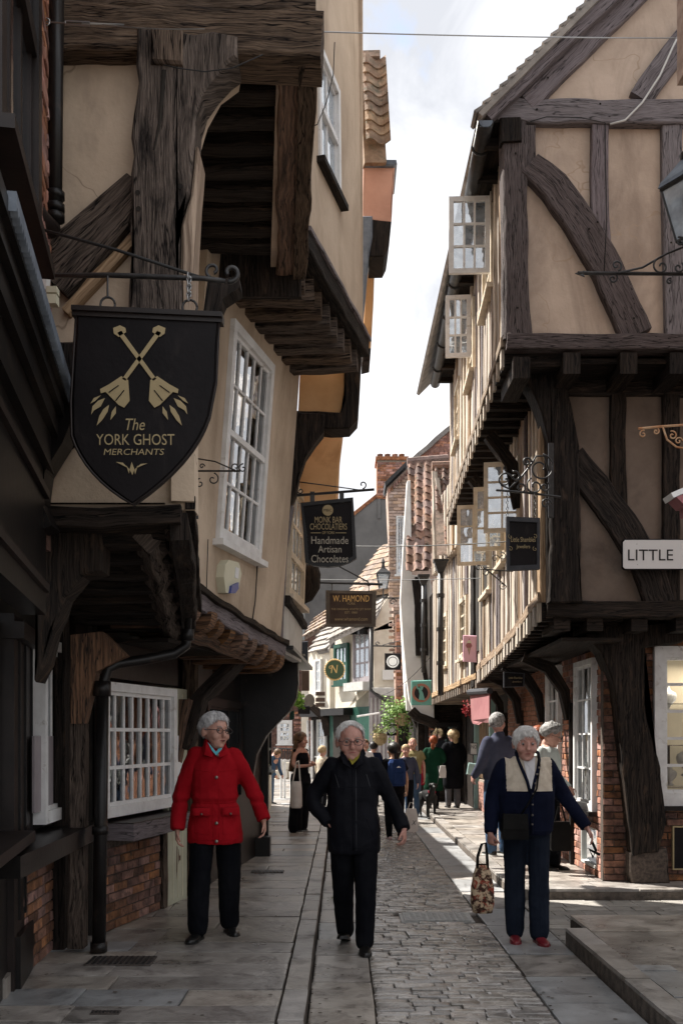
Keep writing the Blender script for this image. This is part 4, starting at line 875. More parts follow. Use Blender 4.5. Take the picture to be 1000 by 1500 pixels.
# roof of the gable: slates showing their ends up the rake
m = MB(); a, b = P(706, 170, Y2-.2), P(1080, -205, Y2-.2); nrm = V((-(b-a).z, 0, (b-a).x)).normalized()
m.prism([a, b, b+nrm*.05, a+nrm*.05], (0, 7.6, 0)); m.prism([b, V((6.6, a.y, a.z)), V((6.6, a.y, a.z-.05)), b-V((0, 0, .06))], (0, 7.6, 0)); m.build('roof', 'tile_stone', bR)
d_ = (b-a); nt_ = 30
for i in range(nt_):
    p = a+d_*(i/nt_)+nrm*.045; q = a+d_*((i+1.12)/nt_)+nrm*.045; m = MB(); m.prism([p-V((.02, 0, 0)), q+nrm*0, q+nrm*.018, p+nrm*.035-V((.02, 0, 0))], (0, .26, 0)); m.build('slate', 'tile_stone', bR)
m = MB(); q = [P(720, 170, Y2), P(735, 172, Y2), P(735, 172, Y2)+V((0, 0, -.1)), P(716, 172, Y2)+V((0, 0, -.08))]
# street front, second floor
wF2 = Wall((1.545, Y2+.02), (1.80, 16.7), (0, 12))
wF1 = Wall((2.0, Y1+.02), (2.16, 15.6), (0, 12))
wF0 = Wall((2.74, Y0+.02), (2.74, 20.6), (0, 12))
def front(w, L, zb, zt, name, parent, holes=(), lime=True, n=None, seed=1, sp=.235):
    """close-studded boarded front: recessed limewashed infill, each stud a piece of its own"""
    r_ = random.Random(seed); m_ = MB(); holed(w, m_, 0, L, zb, zt, list(holes), -.045, .1); m_.build('infill', 'plaster_tan' if lime else 'board_brown', parent)
    t = .06
    while t < L-.03:
        wd = r_.uniform(.07, .15); mm = r_.choice(['board_cream', 'board_cream', 'board_cream', 'board_brown', 'board_cream', 'oak_tan', 'oak_grey'])
        segs = [(zb(t), zt)]
        for h in holes:
            if h[0]-.05 < t < h[1]+.05: segs = [(zb(t), h[2]-.02), (h[3]+.02, zt)]
        for za, zc in segs:
            if zc-za > .1:
                j = r_.uniform(-.02, .02); tbeam('stud', w, [(t, za), (t+j, (za+zc)/2), (t-j*.5, zc)], wd, r_.uniform(-.02, .012), .06, mm, parent, amp=.010, step=.4)
        t += wd+r_.uniform(.015, .09)
zs2 = lambda t: 5.32
zs1 = lambda t: 2.96-.34*min(1, t/5.6)**.8
WH2 = [(1.0, 1.9, 6.35, 7.2), (3.0, 3.8, 6.2, 7.1), (5.2, 6.0, 6.0, 6.9)]
WH1 = [(1.55, 2.5, 3.85, 4.85), (2.7, 3.5, 3.85, 4.85), (4.3, 5.2, 3.7, 4.6)]
front(wF2, wF2.L, zs2, 7.5, 'front', bR, WH2, seed=3); front(wF1, wF1.L, zs1, 5.2, 'front', bR, WH1, seed=5)
tbeam('corner_board', wF2, [(.05, 5.4), (.05, 7.45)], .16, .02, .1, 'oak_rough', bR); tbeam('corner_board', wF1, [(.07, 2.95), (.05, 5.2)], .16, .03, .12, 'oak_tan', bR)
for w, hs in ((wF2, WH2), (wF1, WH1)):
    for h in hs: sash(w, *h, 2, 3, bR, 'paint_cream', 'glass', o=.0, fw=.06, bar=.03, mid=False, back='dark_room')
# bressumers with their row of pale joist ends
tbeam('bressumer', wF2, [(0, 5.34), (3, 5.34), (wF2.L, 5.33)], .09, .04, .14, 'board_brown', bR, amp=.01)
for i in range(24):
    t = .1+i*(wF2.L-.2)/23; m = MB(); m.box(wF2.pt(t-.045, 5.13, .0), wF2.u*.09, -wF2.n*.72, (0, 0, .17)); j_ = m.build('joist', 'oak_black', bR); m = MB(); m.box(wF2.pt(t-.047, 5.128, .03), wF2.u*.094, -wF2.n*.03, (0, 0, .174)); m.build('joist_end', 'board_cream', j_)
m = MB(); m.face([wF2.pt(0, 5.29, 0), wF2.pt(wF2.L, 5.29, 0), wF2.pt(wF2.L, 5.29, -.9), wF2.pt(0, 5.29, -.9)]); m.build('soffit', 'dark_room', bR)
tbeam('bressumer', wF1, [(0, 3.0), (1.4, 2.86), (3.2, 2.74), (wF1.L, 2.66)], .11, .05, .14, 'oak_tan', bR, amp=.014)
for i in range(26):
    t = .06+i*(wF1.L-.1)/25.5; z = zs1(t); m = MB(); m.box(wF1.pt(t-.045, z-.19, .0), wF1.u*.09, -wF1.n*.8, (0, 0, .19)); j_ = m.build('joist', 'oak_black', bR); m = MB(); m.box(wF1.pt(t-.047, z-.192, .035+R.uniform(-.005, .02)), wF1.u*.094, -wF1.n*.035, (0, 0, .194)); m.build('joist_end', 'board_cream', j_)
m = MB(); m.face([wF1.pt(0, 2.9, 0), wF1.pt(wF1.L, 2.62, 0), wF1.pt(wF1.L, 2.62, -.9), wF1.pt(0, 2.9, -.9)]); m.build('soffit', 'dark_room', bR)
# first floor wall facing the camera
m = MB(); wR1.slab(m, r1([(800, 560), (1180, 560), (1180, 905), (800, 905)]), -.03, .12); m.build('first_floor_plaster', 'plaster_shaded', bR)
m = MB(); wR2.rect(m, .35, 7.5, 5.15, 5.20, -.05, .6); m.build('soffit', 'oak_black', bR)
for i, x in enumerate((762, 835, 918, 990, 1060, 1130)):
    t = wR2.px(x, 520)[0]; m = MB(); m.box(wR2.pt(t-.08, 5.02 if i else 4.98, .05), (.16, 0, 0), (0, .7, 0), (0, 0, .2)); m.build('joist', 'oak_black', bR)
k = 'oak_black'
m = MB(); wR1.slab(m, r1([(792, 512), (1180, 512), (1180, 548), (792, 548)]), -.02, .1); m.build('infill', 'brick_dark', bR)
wbeam('top_plate', wR1, [(800, 558), (1180, 562)], .26, .03, .2, k, bR)
blob(wR1, r1([(742, 512), (800, 516), (812, 545), (826, 580), (836, 620), (842, 660), (844, 760), (846, 885), (800, 885), (803, 760), (802, 680), (797, 648), (788, 612), (772, 575), (752, 545), (740, 530)]), .16, .28, k, 'dragon_post', bR, amp=.018)
wbeam('post', wR1, [(905, 570), (906, 745)], .155, .03, .12, k, bR); wbeam('post', wR1, [(983, 570), (984, 885)], .17, .03, .12, k, bR)
wbeam('brace', wR1, [(836, 668), (872, 712), (912, 765), (948, 828), (968, 885)], .30, .045, .14, k, bR, amp=.015)
wbeam('post', wR1, [(822, 885), (820, 740), (818, 640)], .28, .06, .1, k, bR)
wbeam('sill_beam', wR1, [(802, 890), (900, 892), (1180, 893)], .17, .08, .2, k, bR, amp=.012)
for x in (822, 870, 935, 1000, 1060):
    t = wR1.px(x, 905)[0]; m = MB(); m.box(wR1.pt(t-.08, 2.66, .02), (.16, 0, 0), (0, .6, 0), (0, 0, .16)); m.build('joist', k, bR)
m = MB(); wR1.rect(m, .85, 7.5, 2.82, 2.86, -.0, .6); m.build('soffit', k, bR)
# ground floor
zt = 2.82
tx = wR0.px(883, 1200)[0]; tw_a = wR0.px(956, 1000)[0]; zwa, zwb = wR0.px(956, 947)[1], wR0.px(956, 1180)[1]
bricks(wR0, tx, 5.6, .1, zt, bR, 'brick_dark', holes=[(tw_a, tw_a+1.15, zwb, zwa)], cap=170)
for i, zz in enumerate((.42, .78)): pass
sash(wR0, tw_a, tw_a+1.15, zwb, zwa, 1, 5, bR, 'paint_white', 'glass_shop', o=.03, fw=.115, bar=.03, mid=False, sill='paint_black', back='room_wall', room=.44)
# jewellery busts and shelves in that window
for j in range(3):
    z = zwb+.18+j*.44; m = MB(); m.box(wR0.pt(tw_a+.12, z, -.10), (.95, 0, 0), (0, .28, 0), (0, 0, .012)); m.build('display_shelf', 'glass', bR)
def bust(t, z, h, label):
    p = wR0.pt(t, z, -.2); o = MB().lathe([(h*.16, 0), (h*.2, .01), (h*.09, h*.12), (h*.12, h*.22), (h*.30, h*.42), (h*.34, h*.56), (h*.30, h*.68), (h*.12, h*.78), (h*.09, h*.92), (h*.11, h*.97), (.001, h)], p, (0, 0, 1), 14).build('necklace_bust', 'plastic_white', None, True)
    tag(o, label, 'necklace bust', 'pale necklace busts in the jeweller window')
bust(tw_a+.21, zwb+.98, .30, 'pale necklace bust, highest in the white jeweller window at the right edge')
bust(tw_a+.24, zwb+.20, .22, 'small pale necklace bust at the bottom left corner of the jeweller window')
bust(tw_a+.42, zwb+.30, .34, 'large pale necklace bust low in the jeweller window at the right edge')
bl = thing('display_stand', 'upright black jewellery display stand in the lower part of the jeweller window', 'display stand', wR0.pt(tw_a+.2, zwb+.33, -.2))
MB().box(wR0.pt(tw_a+.15, zwb+.33, -.23), (.10, 0, 0), (0, .02, 0), (0, 0, .30)).build('panel', 'paint_black', bl); MB().box(wR0.pt(tw_a+.14, zwb+.315, -.21), (.12, 0, 0), (0, .07, 0), (0, 0, .015)).build('base', 'paint_black', bl)
al_ = bpy.data.lights.new('display_light', 'AREA'); al_.shape = 'RECTANGLE'; al_.size = .8; al_.size_y = .08; al_.energy = 3.2; al_.color = (1, .90, .76); ao_ = bpy.data.objects.new('display_light', al_); COL.objects.link(ao_); ao_.location = wR0.pt(tw_a+.57, zwa-.16, -.12)
# black framed notice board low at the right edge
nb_ = thing('notice_board', 'black notice board in a thin gold frame on the brick below the jeweller window', 'notice board', wR0.pt(wR0.px(985, 1240)[0], .6, .03))
ta_, za_ = wR0.px(986, 1272, .03); _, zb_n = wR0.px(986, 1212, .03)
m = MB(); wR0.rect(m, ta_, ta_+.5, za_, zb_n, .035, .03); m.build('panel', 'sign_black', nb_)
m = MB(); [wR0.rect(m, *q, .045, .04) for q in ((ta_-.015, ta_, za_-.015, zb_n+.015), (ta_, ta_+.5, zb_n, zb_n+.015), (ta_, ta_+.5, za_-.015, za_))]; m.build('frame', 'gold_dull', nb_)
blob(wR0, r0([(835, 916), (1010, 916), (990, 945), (936, 950), (938, 1043), (957, 1124), (966, 1200), (955, 1245), (918, 1250), (913, 1200), (902, 1100), (896, 1040), (890, 1000), (872, 958), (850, 932)]), .20, .3, k, 'corner_post', bR, amp=.02)
blob(wR0, r0([(916, 1246), (970, 1240), (973, 1290), (917, 1291)]), .16, .2, 'mortar_dark', 'post_base', bR, amp=.02)
# street side ground floor: brick, pale windows with pleated curtains, brackets
def f0(px): return wF0.px(px, 1100)[0]
W1 = (f0(873), f0(845), .80, 2.46); W2 = (f0(822), f0(803), .85, 2.5)
hl = [(W1[0]-.02, W1[1]+.02, .74, 2.5), (W2[0]-.02, W2[1]+.02, .8, 2.52)]
LW = [(f0(873), f0(850), .18, .62)]
bricks(wF0, 0, 6.0, .1, 2.6, bR, 'brick_red', holes=hl+LW, cap=300, mort='mortar')
for a_, b_, c_, d__ in (W1, W2):
    w_ = sash(wF0, a_, b_, c_, d__, 3, 4, bR, 'paint_white', 'glass', o=.03, fw=.06, bar=.02, mid=False, sill='paint_black', back=None)
    cu = MB(); rings = []
    for zz in (c_+.04, d__-.04): rings.append([wF0.pt(a_+.05+(b_-a_-.1)*i/60, zz, -.09+.018*math.sin(i*1.05)) for i in range(61)])
    cu.loft(rings, closed=False, caps=False); cu.build('curtain', 'curtain', w_, True)
m = MB(); a_, b_, c_, d__ = LW[0]; fr_ = MB(); wF0.rect(fr_, a_, b_, d__-.03, d__, .0, .08); wF0.rect(fr_, a_, b_, c_, c_+.03, .0, .08); wF0.rect(fr_, a_, a_+.03, c_+.03, d__-.03, .0, .08); wF0.rect(fr_, b_-.03, b_, c_+.03, d__-.03, .0, .08); lw = fr_.build('cellar_window', 'paint_grey', bR)
m = MB(); m.face([wF0.pt(a_, c_, -.03), wF0.pt(b_, c_, -.03), wF0.pt(b_, d__, -.03), wF0.pt(a_, d__, -.03)]); m.build('pane', 'glass', lw); m = MB(); wF0.rect(m, a_, b_, c_, d__, -.3, .03); m.build('room', 'dark_room', lw)
for i, (t_, m_) in enumerate(((.0, k), (1.35, k), (2.9, k), (4.6, k), (6.2, k))):
    if i: tbeam('post', wF0, [(t_, .1), (t_, 2.0)], .09, .05, .1, m_, bR, step=.5)
    if i: beam('bracket', [wF0.pt(t_, 1.8, .05), wF0.pt(t_, 2.15, .10), wF0.pt(t_, 2.42, .28), wF0.pt(t_, 2.55, .58)], [.07, .12, .14, .12], wF0.u*-1 if False else V((0, -1, 0)), .13, m_, bR, step=.15)
m = MB(); m.box((2.2, 9.95, 2.56), (.6, 0, 0), (0, 5.8, -.06), (0, 0, .04)); m.build('soffit', 'oak_black', bR)
for x in (814, 842):
    pass
# first-floor brackets under the second jetty (dark curves seen under the soffit)
for t_ in (1.4, 3.3): beam('bracket', [wF1.pt(t_, 4.2, .04), wF1.pt(t_, 4.7, .10), wF1.pt(t_, 5.05, .35)], [.10, .14, .14], V((0, -1, 0)), .12, 'oak_black', bR, step=.15)
# eaves, gutter
g0_, g1_ = P(711, 176, 9.25), P(637, 562, 16.2)
gt = MB(); rings = []
for p in [g0_.lerp(g1_, i/8) for i in range(9)]:
    rings.append([p+V((.075*math.cos(a), 0, .075*math.sin(a))) for a in [PI+PI*j/8 for j in range(9)]]+[p+V((.066*math.cos(a), 0, .066*math.sin(a))) for a in [2*PI-PI*j/8 for j in range(9)]])
gt.loft(rings); gu = gt.build('gutter', 'iron', bR, True)
m = MB(); m.prism([g0_+V((x_, 0, .07*(-abs(x_)/.075)*0)) for x_ in (-.075, .075)]+[g0_+V((.05, 0, -.06)), g0_+V((-.05, 0, -.06))], (0, .01, 0)); m.build('gutter_end', 'lead', gu)
for i in range(7): p = g0_.lerp(g1_, .06+i/7.2); m = MB(); m.tube([p+V((.085*math.cos(a), 0, .085*math.sin(a))) for a in [PI+PI*j/6 for j in range(7)]], .012, 5); m.build('gutter_clip', 'iron', gu)
m = MB(); m.prism([g0_+V((0, .1, .03)), g0_+V((.32, .1, .05)), g1_+V((.38, 0, .05)), g1_+V((0, 0, .03))], (0, 0, .04)); m.build('eaves_board', 'oak_black', bR)
for i in range(12): p = g0_.lerp(g1_, (i+.5)/12); m = MB(); m.box(p+V((.02, 0, -.07)), (.34, 0, 0), (0, .08, 0), (0, 0, .08)); m.build('rafter_end', 'oak_black', bR)
m = MB(); m.box((3.2, 10.9, .0), (5, 0, 0), (0, 5.6, 0), (0, 0, 2.6)); m.box((2.15, 10.0, 2.95), (5, 0, 0), (0, 6.0, 0), (0, 0, 2.2)); m.box((1.85, 9.6, 5.35), (5, 0, 0), (0, 7.0, 0), (0, 0, 2.0)); m.build('core', 'dark_room', bR)
# open casement windows: each leaf stands out from the front
def casement(hx, hy, ox, oy, Yh, Yo, htop, hbot, otop, obot, cols, rows, label, mtl='paint_white'):
    H0, H1, O0, O1 = P(hx, hbot, Yh), P(hx, htop, Yh), P(ox, obot, Yo), P(ox, otop, Yo)
    z0_, z1_ = (H0.z+O0.z)/2, (H1.z+O1.z)/2
    a_ = V((O0.x, O0.y)); b_ = V((H0.x, H0.y)); w = Wall(a_, b_, (1.2, 0))
    t = thing('casement_window', label, 'window', w.pt(w.L, z0_), 'open cream casements of the timber corner house')
    f = MB(); fw = .05; L_ = w.L
    for q in ((0, fw, z0_, z1_), (L_-fw, L_, z0_, z1_), (fw, L_-fw, z0_, z0_+fw), (fw, L_-fw, z1_-fw, z1_)): w.rect(f, *q, .02, .04)
    f.build('frame', mtl, t); bm_ = MB(); pw = (L_-2*fw)/cols; ph = (z1_-z0_-2*fw)/rows
    for i in range(1, cols): w.rect(bm_, fw+i*pw-.011, fw+i*pw+.011, z0_+fw, z1_-fw, .012, .024)
    for j in range(1, rows): w.rect(bm_, fw, L_-fw, z0_+fw+j*ph-.011, z0_+fw+j*ph+.011, .0125, .025)
    bm_.build('glazing_bars', mtl, t)
    for i in range(cols):
        for j in range(rows):
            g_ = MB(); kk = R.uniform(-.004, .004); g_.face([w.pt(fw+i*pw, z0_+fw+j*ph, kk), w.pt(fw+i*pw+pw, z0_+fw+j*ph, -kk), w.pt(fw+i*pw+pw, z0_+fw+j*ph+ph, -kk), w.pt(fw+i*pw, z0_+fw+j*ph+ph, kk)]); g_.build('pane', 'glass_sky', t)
    return t
casement(717, 0, 657, 0, 10.4, 10.42, 294, 405, 283, 397, 3, 3, 'open cream casement nearest the gable, highest of the open windows, under the gutter')
casement(689, 0, 652, 0, 12.3, 12.33, 426, 517, 440, 530, 3, 3, 'tilted open casement on the top floor, second from the gable')
casement(762, 0, 708, 0, 11.35, 11.42, 682, 778, 672, 782, 2, 4, 'open casement on the middle floor just behind the black jeweller sign bracket', 'paint_cream')
casement(738, 0, 693, 0, 12.55, 12.62, 718, 805, 709, 808, 2, 3, 'middle one of the three overlapping open casements beside the jeweller sign', 'paint_cream')
casement(716, 0, 669, 0, 14.0, 14.07, 742, 826, 738, 830, 2, 3, 'leftmost and farthest of the three open casements beside the jeweller sign', 'paint_cream')
# ---- R2: next timber house with cream close studding ----
b2 = bld('R2', 'timber_house', 'farther cream timber-boarded house above the pink awning with black drainpipes', (2.6, 18.5, 0))
wG1 = Wall((2.16, 15.75), (1.95, 21.4), (0, 18)); zg = lambda t: 2.52-.1*t/5.6
HG = [(1.1, 1.9, 2.95, 4.0), (3.4, 4.1, 2.95, 4.0)]
front(wG1, wG1.L, zg, 4.9, 'front', b2, HG, seed=9)
for h in HG: sash(wG1, *h, 2, 4, b2, 'paint_cream', 'glass', o=.0, fw=.07, bar=.03, mid=False, back='dark_room')
tbeam('bressumer', wG1, [(0, 2.56), (wG1.L, 2.46)], .10, .05, .14, 'oak_tan', b2)
tbeam('post', wG1, [(.35, 2.4), (.4, 4.6)], .28, .04, .1, 'oak_black', b2)
for i in range(24): t = .06+i*(wG1.L-.1)/23.5; m = MB(); m.box(wG1.pt(t-.04, zg(t)-.15, .0), wG1.u*.08, -wG1.n*.8, (0, 0, .16)); m.box(wG1.pt(t-.042, zg(t)-.152, .03), wG1.u*.084, -wG1.n*.03, (0, 0, .164)); m.build('joist', 'board_brown', b2)
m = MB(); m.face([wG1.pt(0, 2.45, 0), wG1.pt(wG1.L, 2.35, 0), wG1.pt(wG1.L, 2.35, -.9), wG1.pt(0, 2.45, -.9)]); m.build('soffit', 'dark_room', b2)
w22 = Wall((1.98, 17.0), (1.86, 20.5), (0, 18)); front(w22, w22.L, lambda t: 4.9, 6.2, 'front', b2, seed=11)
m = MB(); m.box((2.3, 15.8, 2.5), (4, 0, 0), (0, 5.4, 0), (0, 0, 3.4)); m.box((2.85, 16.6, 0), (4, 0, 0), (0, 4.2, 0), (0, 0, 2.5)); m.build('core', 'dark_room', b2)
# steep pantiled slopes between the houses
def tilepatch(parent, tl, tr, br, bl_, m_, na, nd, skip=None):
    A, B, C_, D = P(*tl), P(*tr), P(*br), P(*bl_); m = MB(); m.face([A+V((0, .06, 0)), D+V((0, .06, 0)), C_+V((0, .06, 0)), B+V((0, .06, 0))]); m.face([A+V((0, .12, 0)), B+V((0, .12, 0)), C_+V((0, .12, 0)), D+V((0, .12, 0))]); m.build('roof_bed', 'tile_brown', parent)
    dn = ((D-A)+(C_-B))/2; tile_field(A, (B-A), dn, na, nd, m_, parent, skip, w=(B-A).length/na, l=dn.length/nd)
tilepatch(b2, (636, 684, 19.6), (658, 684, 19.6), (662, 812, 18.2), (640, 812, 18.2), 'tile_clay', 2, 13, lambda i, j: (i == 0 and j > 6) or (i == 1 and j > 11))
m = MB(); m.tube([P(632, 683, 19.6), P(660, 682, 19.6)], .09, 8); m.build('ridge_tile', 'tile_clay', b2)
beam('post', [P(637, 690, 19.3), P(638, 760, 19), P(640, 830, 18.8)], .10, (0, -1, 0), .1, 'board_cream', b2); beam('brace', [P(640, 700, 19.2), P(648, 770, 19), P(655, 820, 18.9)], .08, (0, -1, 0), .1, 'board_cream', b2)
# downpipes with hoppers
def hopper_pipe(label, x, ytop, ybot, Y, r=.05, xb=None):
    t = thing('drainpipe', label, 'drainpipe', P(x, ybot, Y)); p0, p1 = P(x, ytop, Y), P(xb or x, ybot, Y)
    h = .22; m = MB(); m.loft([[p0+V((sx*k, sy*k, z)) for sx, sy in ((-.13, -.1), (.13, -.1), (.13, .1), (-.13, .1))] for k, z in ((.4, -h), (.75, -h*.45), (.85, -.05), (1, -.04), (1, .0))]); m.build('hopper', 'iron', t)
    m = MB(); m.tube([p0+V((0, 0, -h)), p1], r, 8); m.build('pipe', 'iron', t, True)
    for i in range(1, 4): m = MB(); q = p0.lerp(p1, i/4); m.tube([q, q+V((0, 0, -.07))], r*1.35, 8); m.build('collar', 'iron', t)
hopper_pipe('black drainpipe and hopper on the cream boarded house, right of the tiled slopes', 645, 820, 1018, 17.4)
# ---- R3: white rendered house ----
b3 = bld('R3', 'white_house', 'narrow white rendered house with a bulging front under brown pantiles', (1.8, 23, 0))
w3 = Wall((1.0, 22.6), (3.2, 22.6), (1, 0)); r3 = lambda p: [w3.px(*q) for q in p]
blob(w3, r3([(596, 704), (601, 704), (603, 842), (629, 846), (632, 860), (634, 950), (636, 1052), (620, 1054), (608, 1050), (599, 1025), (594, 985), (590, 940), (586, 880), (590, 800)]), 0, .3, 'render_white', 'wall', b3, amp=.0)
m = MB(); m.prism([P(587, 868, 22.95), P(587, 868, 22.95)+V((.2, 4.0, 0)), P(595, 1040, 22.95)+V((.2, 4, 0)), P(595, 1040, 22.95)], (.25, 0, 0)); m.build('street_wall', 'render_white', b3)
wbeam('post', w3, [(616, 845), (616, 905), (618, 960)], .28, .05, .1, 'oak_black', b3)
wbeam('brace', w3, [(606, 850), (614, 920), (622, 985), (630, 1030)], .10, .04, .1, 'oak_black', b3)
tilepatch(b3, (598, 678, 24.2), (634, 672, 24.2), (628, 835, 22.0), (600, 835, 22.0), 'tile_clay', 3, 15)
m = MB(); m.tube([P(596, 677, 24.2), P(656, 672, 24.2)], .11, 8); m.build('ridge_tile', 'tile_clay', b3)
hopper_pipe('black drainpipe and hopper below the brown pantiles of the white house', 620, 842, 985, 21.6)
m = MB(); m.box((1.75, 22.8, .0), (3, 0, 0), (0, 3, 0), (0, 0, 2.4)); m.box((2.75, 20.7, 0), (2, 0, 0), (0, 2.2, 0), (0, 0, 2.6)); m.box((2.0, 21.3, 2.35), (2.5, 0, 0), (0, 1.6, 0), (0, 0, 2.4)); m.build('shopfront', 'oak_black', b3)
w3g = Wall((1.8, 22.75), (2.9, 22.75), (1, 0)); sash(w3g, .1, .9, .7, 1.9, 3, 2, b3, 'paint_black', 'glass', o=.06, fw=.06, mid=False, room=.08)
wbeam('bracket', w3, [(602, 1040), (612, 1050), (640, 1062)], .22, .1, .3, 'oak_black', b3); 
m = MB(); w3.slab(m, r3([(604, 1046), (640, 1056), (640, 1085), (620, 1088)]), -.5, .5); m.build('shop_bracket', 'oak_black', b3)
# ---- R4: tall brick house with a long window, chimney beyond ----
b4 = bld('R4', 'brick_house', 'tall pale brick house with dentilled eaves and a long narrow white window', (1.8, 29, 0))
w4 = Wall((1.42, 27.0), (1.26, 32.0), (0, 28)); w4f = Wall((1.3, 27.0), (4.3, 27.0), (1, 0)); w4f2 = Wall((1.20, 26.6), (2.2, 26.6), (1, 0))
tA = w4f.px(567, 800)[0]; tB = w4f.px(600, 800)[0]
ztop4 = lambda px: w4f.px(px, 712-(px-567)*.95)[1]
wall4 = [w4f.px(*q) for q in ((567, 714), (600, 682), (640, 682), (640, 1060), (582, 1060), (577, 900), (569, 760))]
m = MB(); w4f.slab(m, wall4, -.03, 1.0); m.build('wall', 'brick_pale', b4)
bricks(w4f, w4f.px(569, 800)[0], w4f.px(600, 800)[0], w4f.px(575, 1000)[1], w4f.px(575, 690)[1], b4, 'brick_pale', cap=300, bl=.24, bh=.085, mort='mortar', holes=[(w4f.px(580, 800)[0], w4f.px(592, 800)[0], w4f.px(580, 842)[1], w4f.px(580, 756)[1])], ptest=lambda t, z: (lambda pt: 500+pt.x*F/pt.y > 568+max(0, (CY-(z-H)*F/pt.y)-760)*.035 and (CY-(z-H)*F/pt.y) > 716-(500+pt.x*F/pt.y-567)*.97)(w4f.pt(t, z)))
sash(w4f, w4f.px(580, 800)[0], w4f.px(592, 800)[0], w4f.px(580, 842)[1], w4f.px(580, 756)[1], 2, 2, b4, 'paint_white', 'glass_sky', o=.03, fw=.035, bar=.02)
m = MB(); q = [w4f.px(*q_) for q_ in ((564, 714), (598, 680), (598, 674), (563, 708))]; w4f.slab(m, q, .12, 1.2); m.build('eaves', 'iron', b4)
for i in range(9): x = 569+i*3.6; q = [w4f.px(*q_) for q_ in ((x, 719-(x-567)), (x+2, 717-(x-567)), (x+2, 723-(x-567)), (x, 725-(x-567)))]; m = MB(); w4f.slab(m, q, .06, .1); m.build('dentil', 'brick_red', b4)
w4g = Wall((2.0, 31.0), (4.4, 31.0), (1, 0)); q = [w4g.px(*q_) for q_ in ((600, 680), (614, 668), (660, 628), (700, 628), (700, 700), (600, 700))]
m = MB(); w4g.slab(m, q, 0, .3); m.build('gable', 'brick_red', b4); bricks(w4g, q[0][0]+.2, q[2][0]+.3, w4g.px(620, 690)[1], w4g.px(620, 630)[1], b4, 'brick_red', cap=200, bl=.24, bh=.085, mort='mortar', ptest=lambda t, z: z < w4g.px(614, 668)[1]+(t-w4g.px(614, 668)[0])*.87)
beam('verge', [w4g.pt(*w4g.px(598, 681), .1), w4g.pt(*w4g.px(616, 664), .1), w4g.pt(*w4g.px(662, 624), .1)], .14, (0, -1, 0), .5, 'tile_stone', b4)
# ---- chimney and dark gable far behind ----
b5 = bld('R5', 'gabled_house', 'dark grey rendered gable with a red brick chimney rising behind the street', (1, 44, 0))
w5 = Wall((-4, 42.0), (6, 42.0), (0, 0)); r5 = lambda p: [w5.px(*q) for q in p]
m = MB(); w5.slab(m, r5([(415, 838), (552, 727), (620, 727), (620, 1076), (415, 1076)]), 0, 4); m.build('gable_wall', 'render_dark', b5)
beam('verge', [w5.pt(*w5.px(412, 838), .05), w5.pt(*w5.px(553, 725), .05)], .14, (0, -1, 0), 4.1, 'brick_red', b5, step=1)
m = MB(); w5.slab(m, r5([(553, 728), (557, 728), (557, 800), (580, 800), (580, 728), (553, 728)][:2]+[(557, 760), (553, 760)]), .05, .1); m.build('flue_edge', 'render_dark', b5)
wch = Wall((-4, 41.9), (6, 41.9), (0, 0)); c5 = lambda x, y: wch.px(x, y)
ch = thing('chimney', 'broad red brick chimney stack with four clay pots above the dark gable', 'chimney', wch.pt(*c5(574, 728)))
m = MB(); wch.rect(m, c5(552, 700)[0], c5(596, 700)[0], c5(560, 730)[1], c5(560, 672)[1], -.03, 1.2); m.build('stack', 'brick_red', ch)
bricks(wch, c5(552, 700)[0], c5(596, 700)[0], c5(560, 729)[1], c5(560, 674)[1], ch, 'brick_red', cap=200, bl=.26, bh=.10, mort='mortar')
m = MB(); wch.rect(m, c5(550, 700)[0], c5(598, 700)[0], c5(560, 674)[1], c5(560, 669)[1], .08, 1.4); m.build('capping', 'brick_red', ch)
for x in (557, 568, 579, 589): MB().lathe([(.12, 0), (.10, .12), (.11, .2), (.13, .21), (.13, .27), (.08, .27)], wch.pt(*c5(x, 670), -.5), (0, 0, 1), 10).build('chimney_pot', 'tile_clay', ch, True)
# ================= far end of the street =================
b6 = bld('F1', 'cream_house', 'cream rendered house with a grey oriel window and green-framed window at the bend', (1.0, 31, 0))
wa = Wall((1.62, 29.0), (.42, 30.0), (0, 20)); wb = Wall((.42, 30.0), (-.30, 32.4), (-1, 20) if False else (3, 20))
def q_(w, p, **k): return [w.px(*x) for x in p]
wC = Wall((-.9, 30.2), (2.2, 30.2), (0, 0))
blob(wC, q_(wC, [(547, 922), (582, 905), (582, 1012), (547, 1012)]), 0, 1, 'render_cream', 'wall', b6, amp=0)
blob(wC, q_(wC, [(547, 905), (576, 862), (582, 862), (582, 920), (547, 925)]), 0, .8, 'render_cream', 'gable', b6, amp=0)
wS = Wall((.98, 30.15), (-.38, 33.0), (5, 20)); s_ = lambda p: [wS.px(*x) for x in p]
blob(wS, s_([(484, 936), (516, 918), (548, 905), (548, 1008), (516, 1012), (514, 1036), (484, 1042)]), -.16, .6, 'render_cream', 'street_wall', b6, amp=0)
z = lambda y, x=498: wS.px(x, y)[1]
t = lambda x: wS.px(x, 970)[0]
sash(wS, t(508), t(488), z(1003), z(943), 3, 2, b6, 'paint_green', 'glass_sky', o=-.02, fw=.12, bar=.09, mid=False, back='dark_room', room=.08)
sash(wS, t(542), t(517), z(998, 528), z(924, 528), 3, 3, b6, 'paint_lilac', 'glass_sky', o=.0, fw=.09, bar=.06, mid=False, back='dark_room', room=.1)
m = MB(); wS.rect(m, t(544), t(515), z(1012, 528), z(1000, 528), .3, .5); m.build('oriel_base', 'paint_grey', b6)
m = MB(); wS.rect(m, t(545), t(514), z(922, 528), z(917, 528), .35, .5); m.build('oriel_roof', 'oak_black', b6)
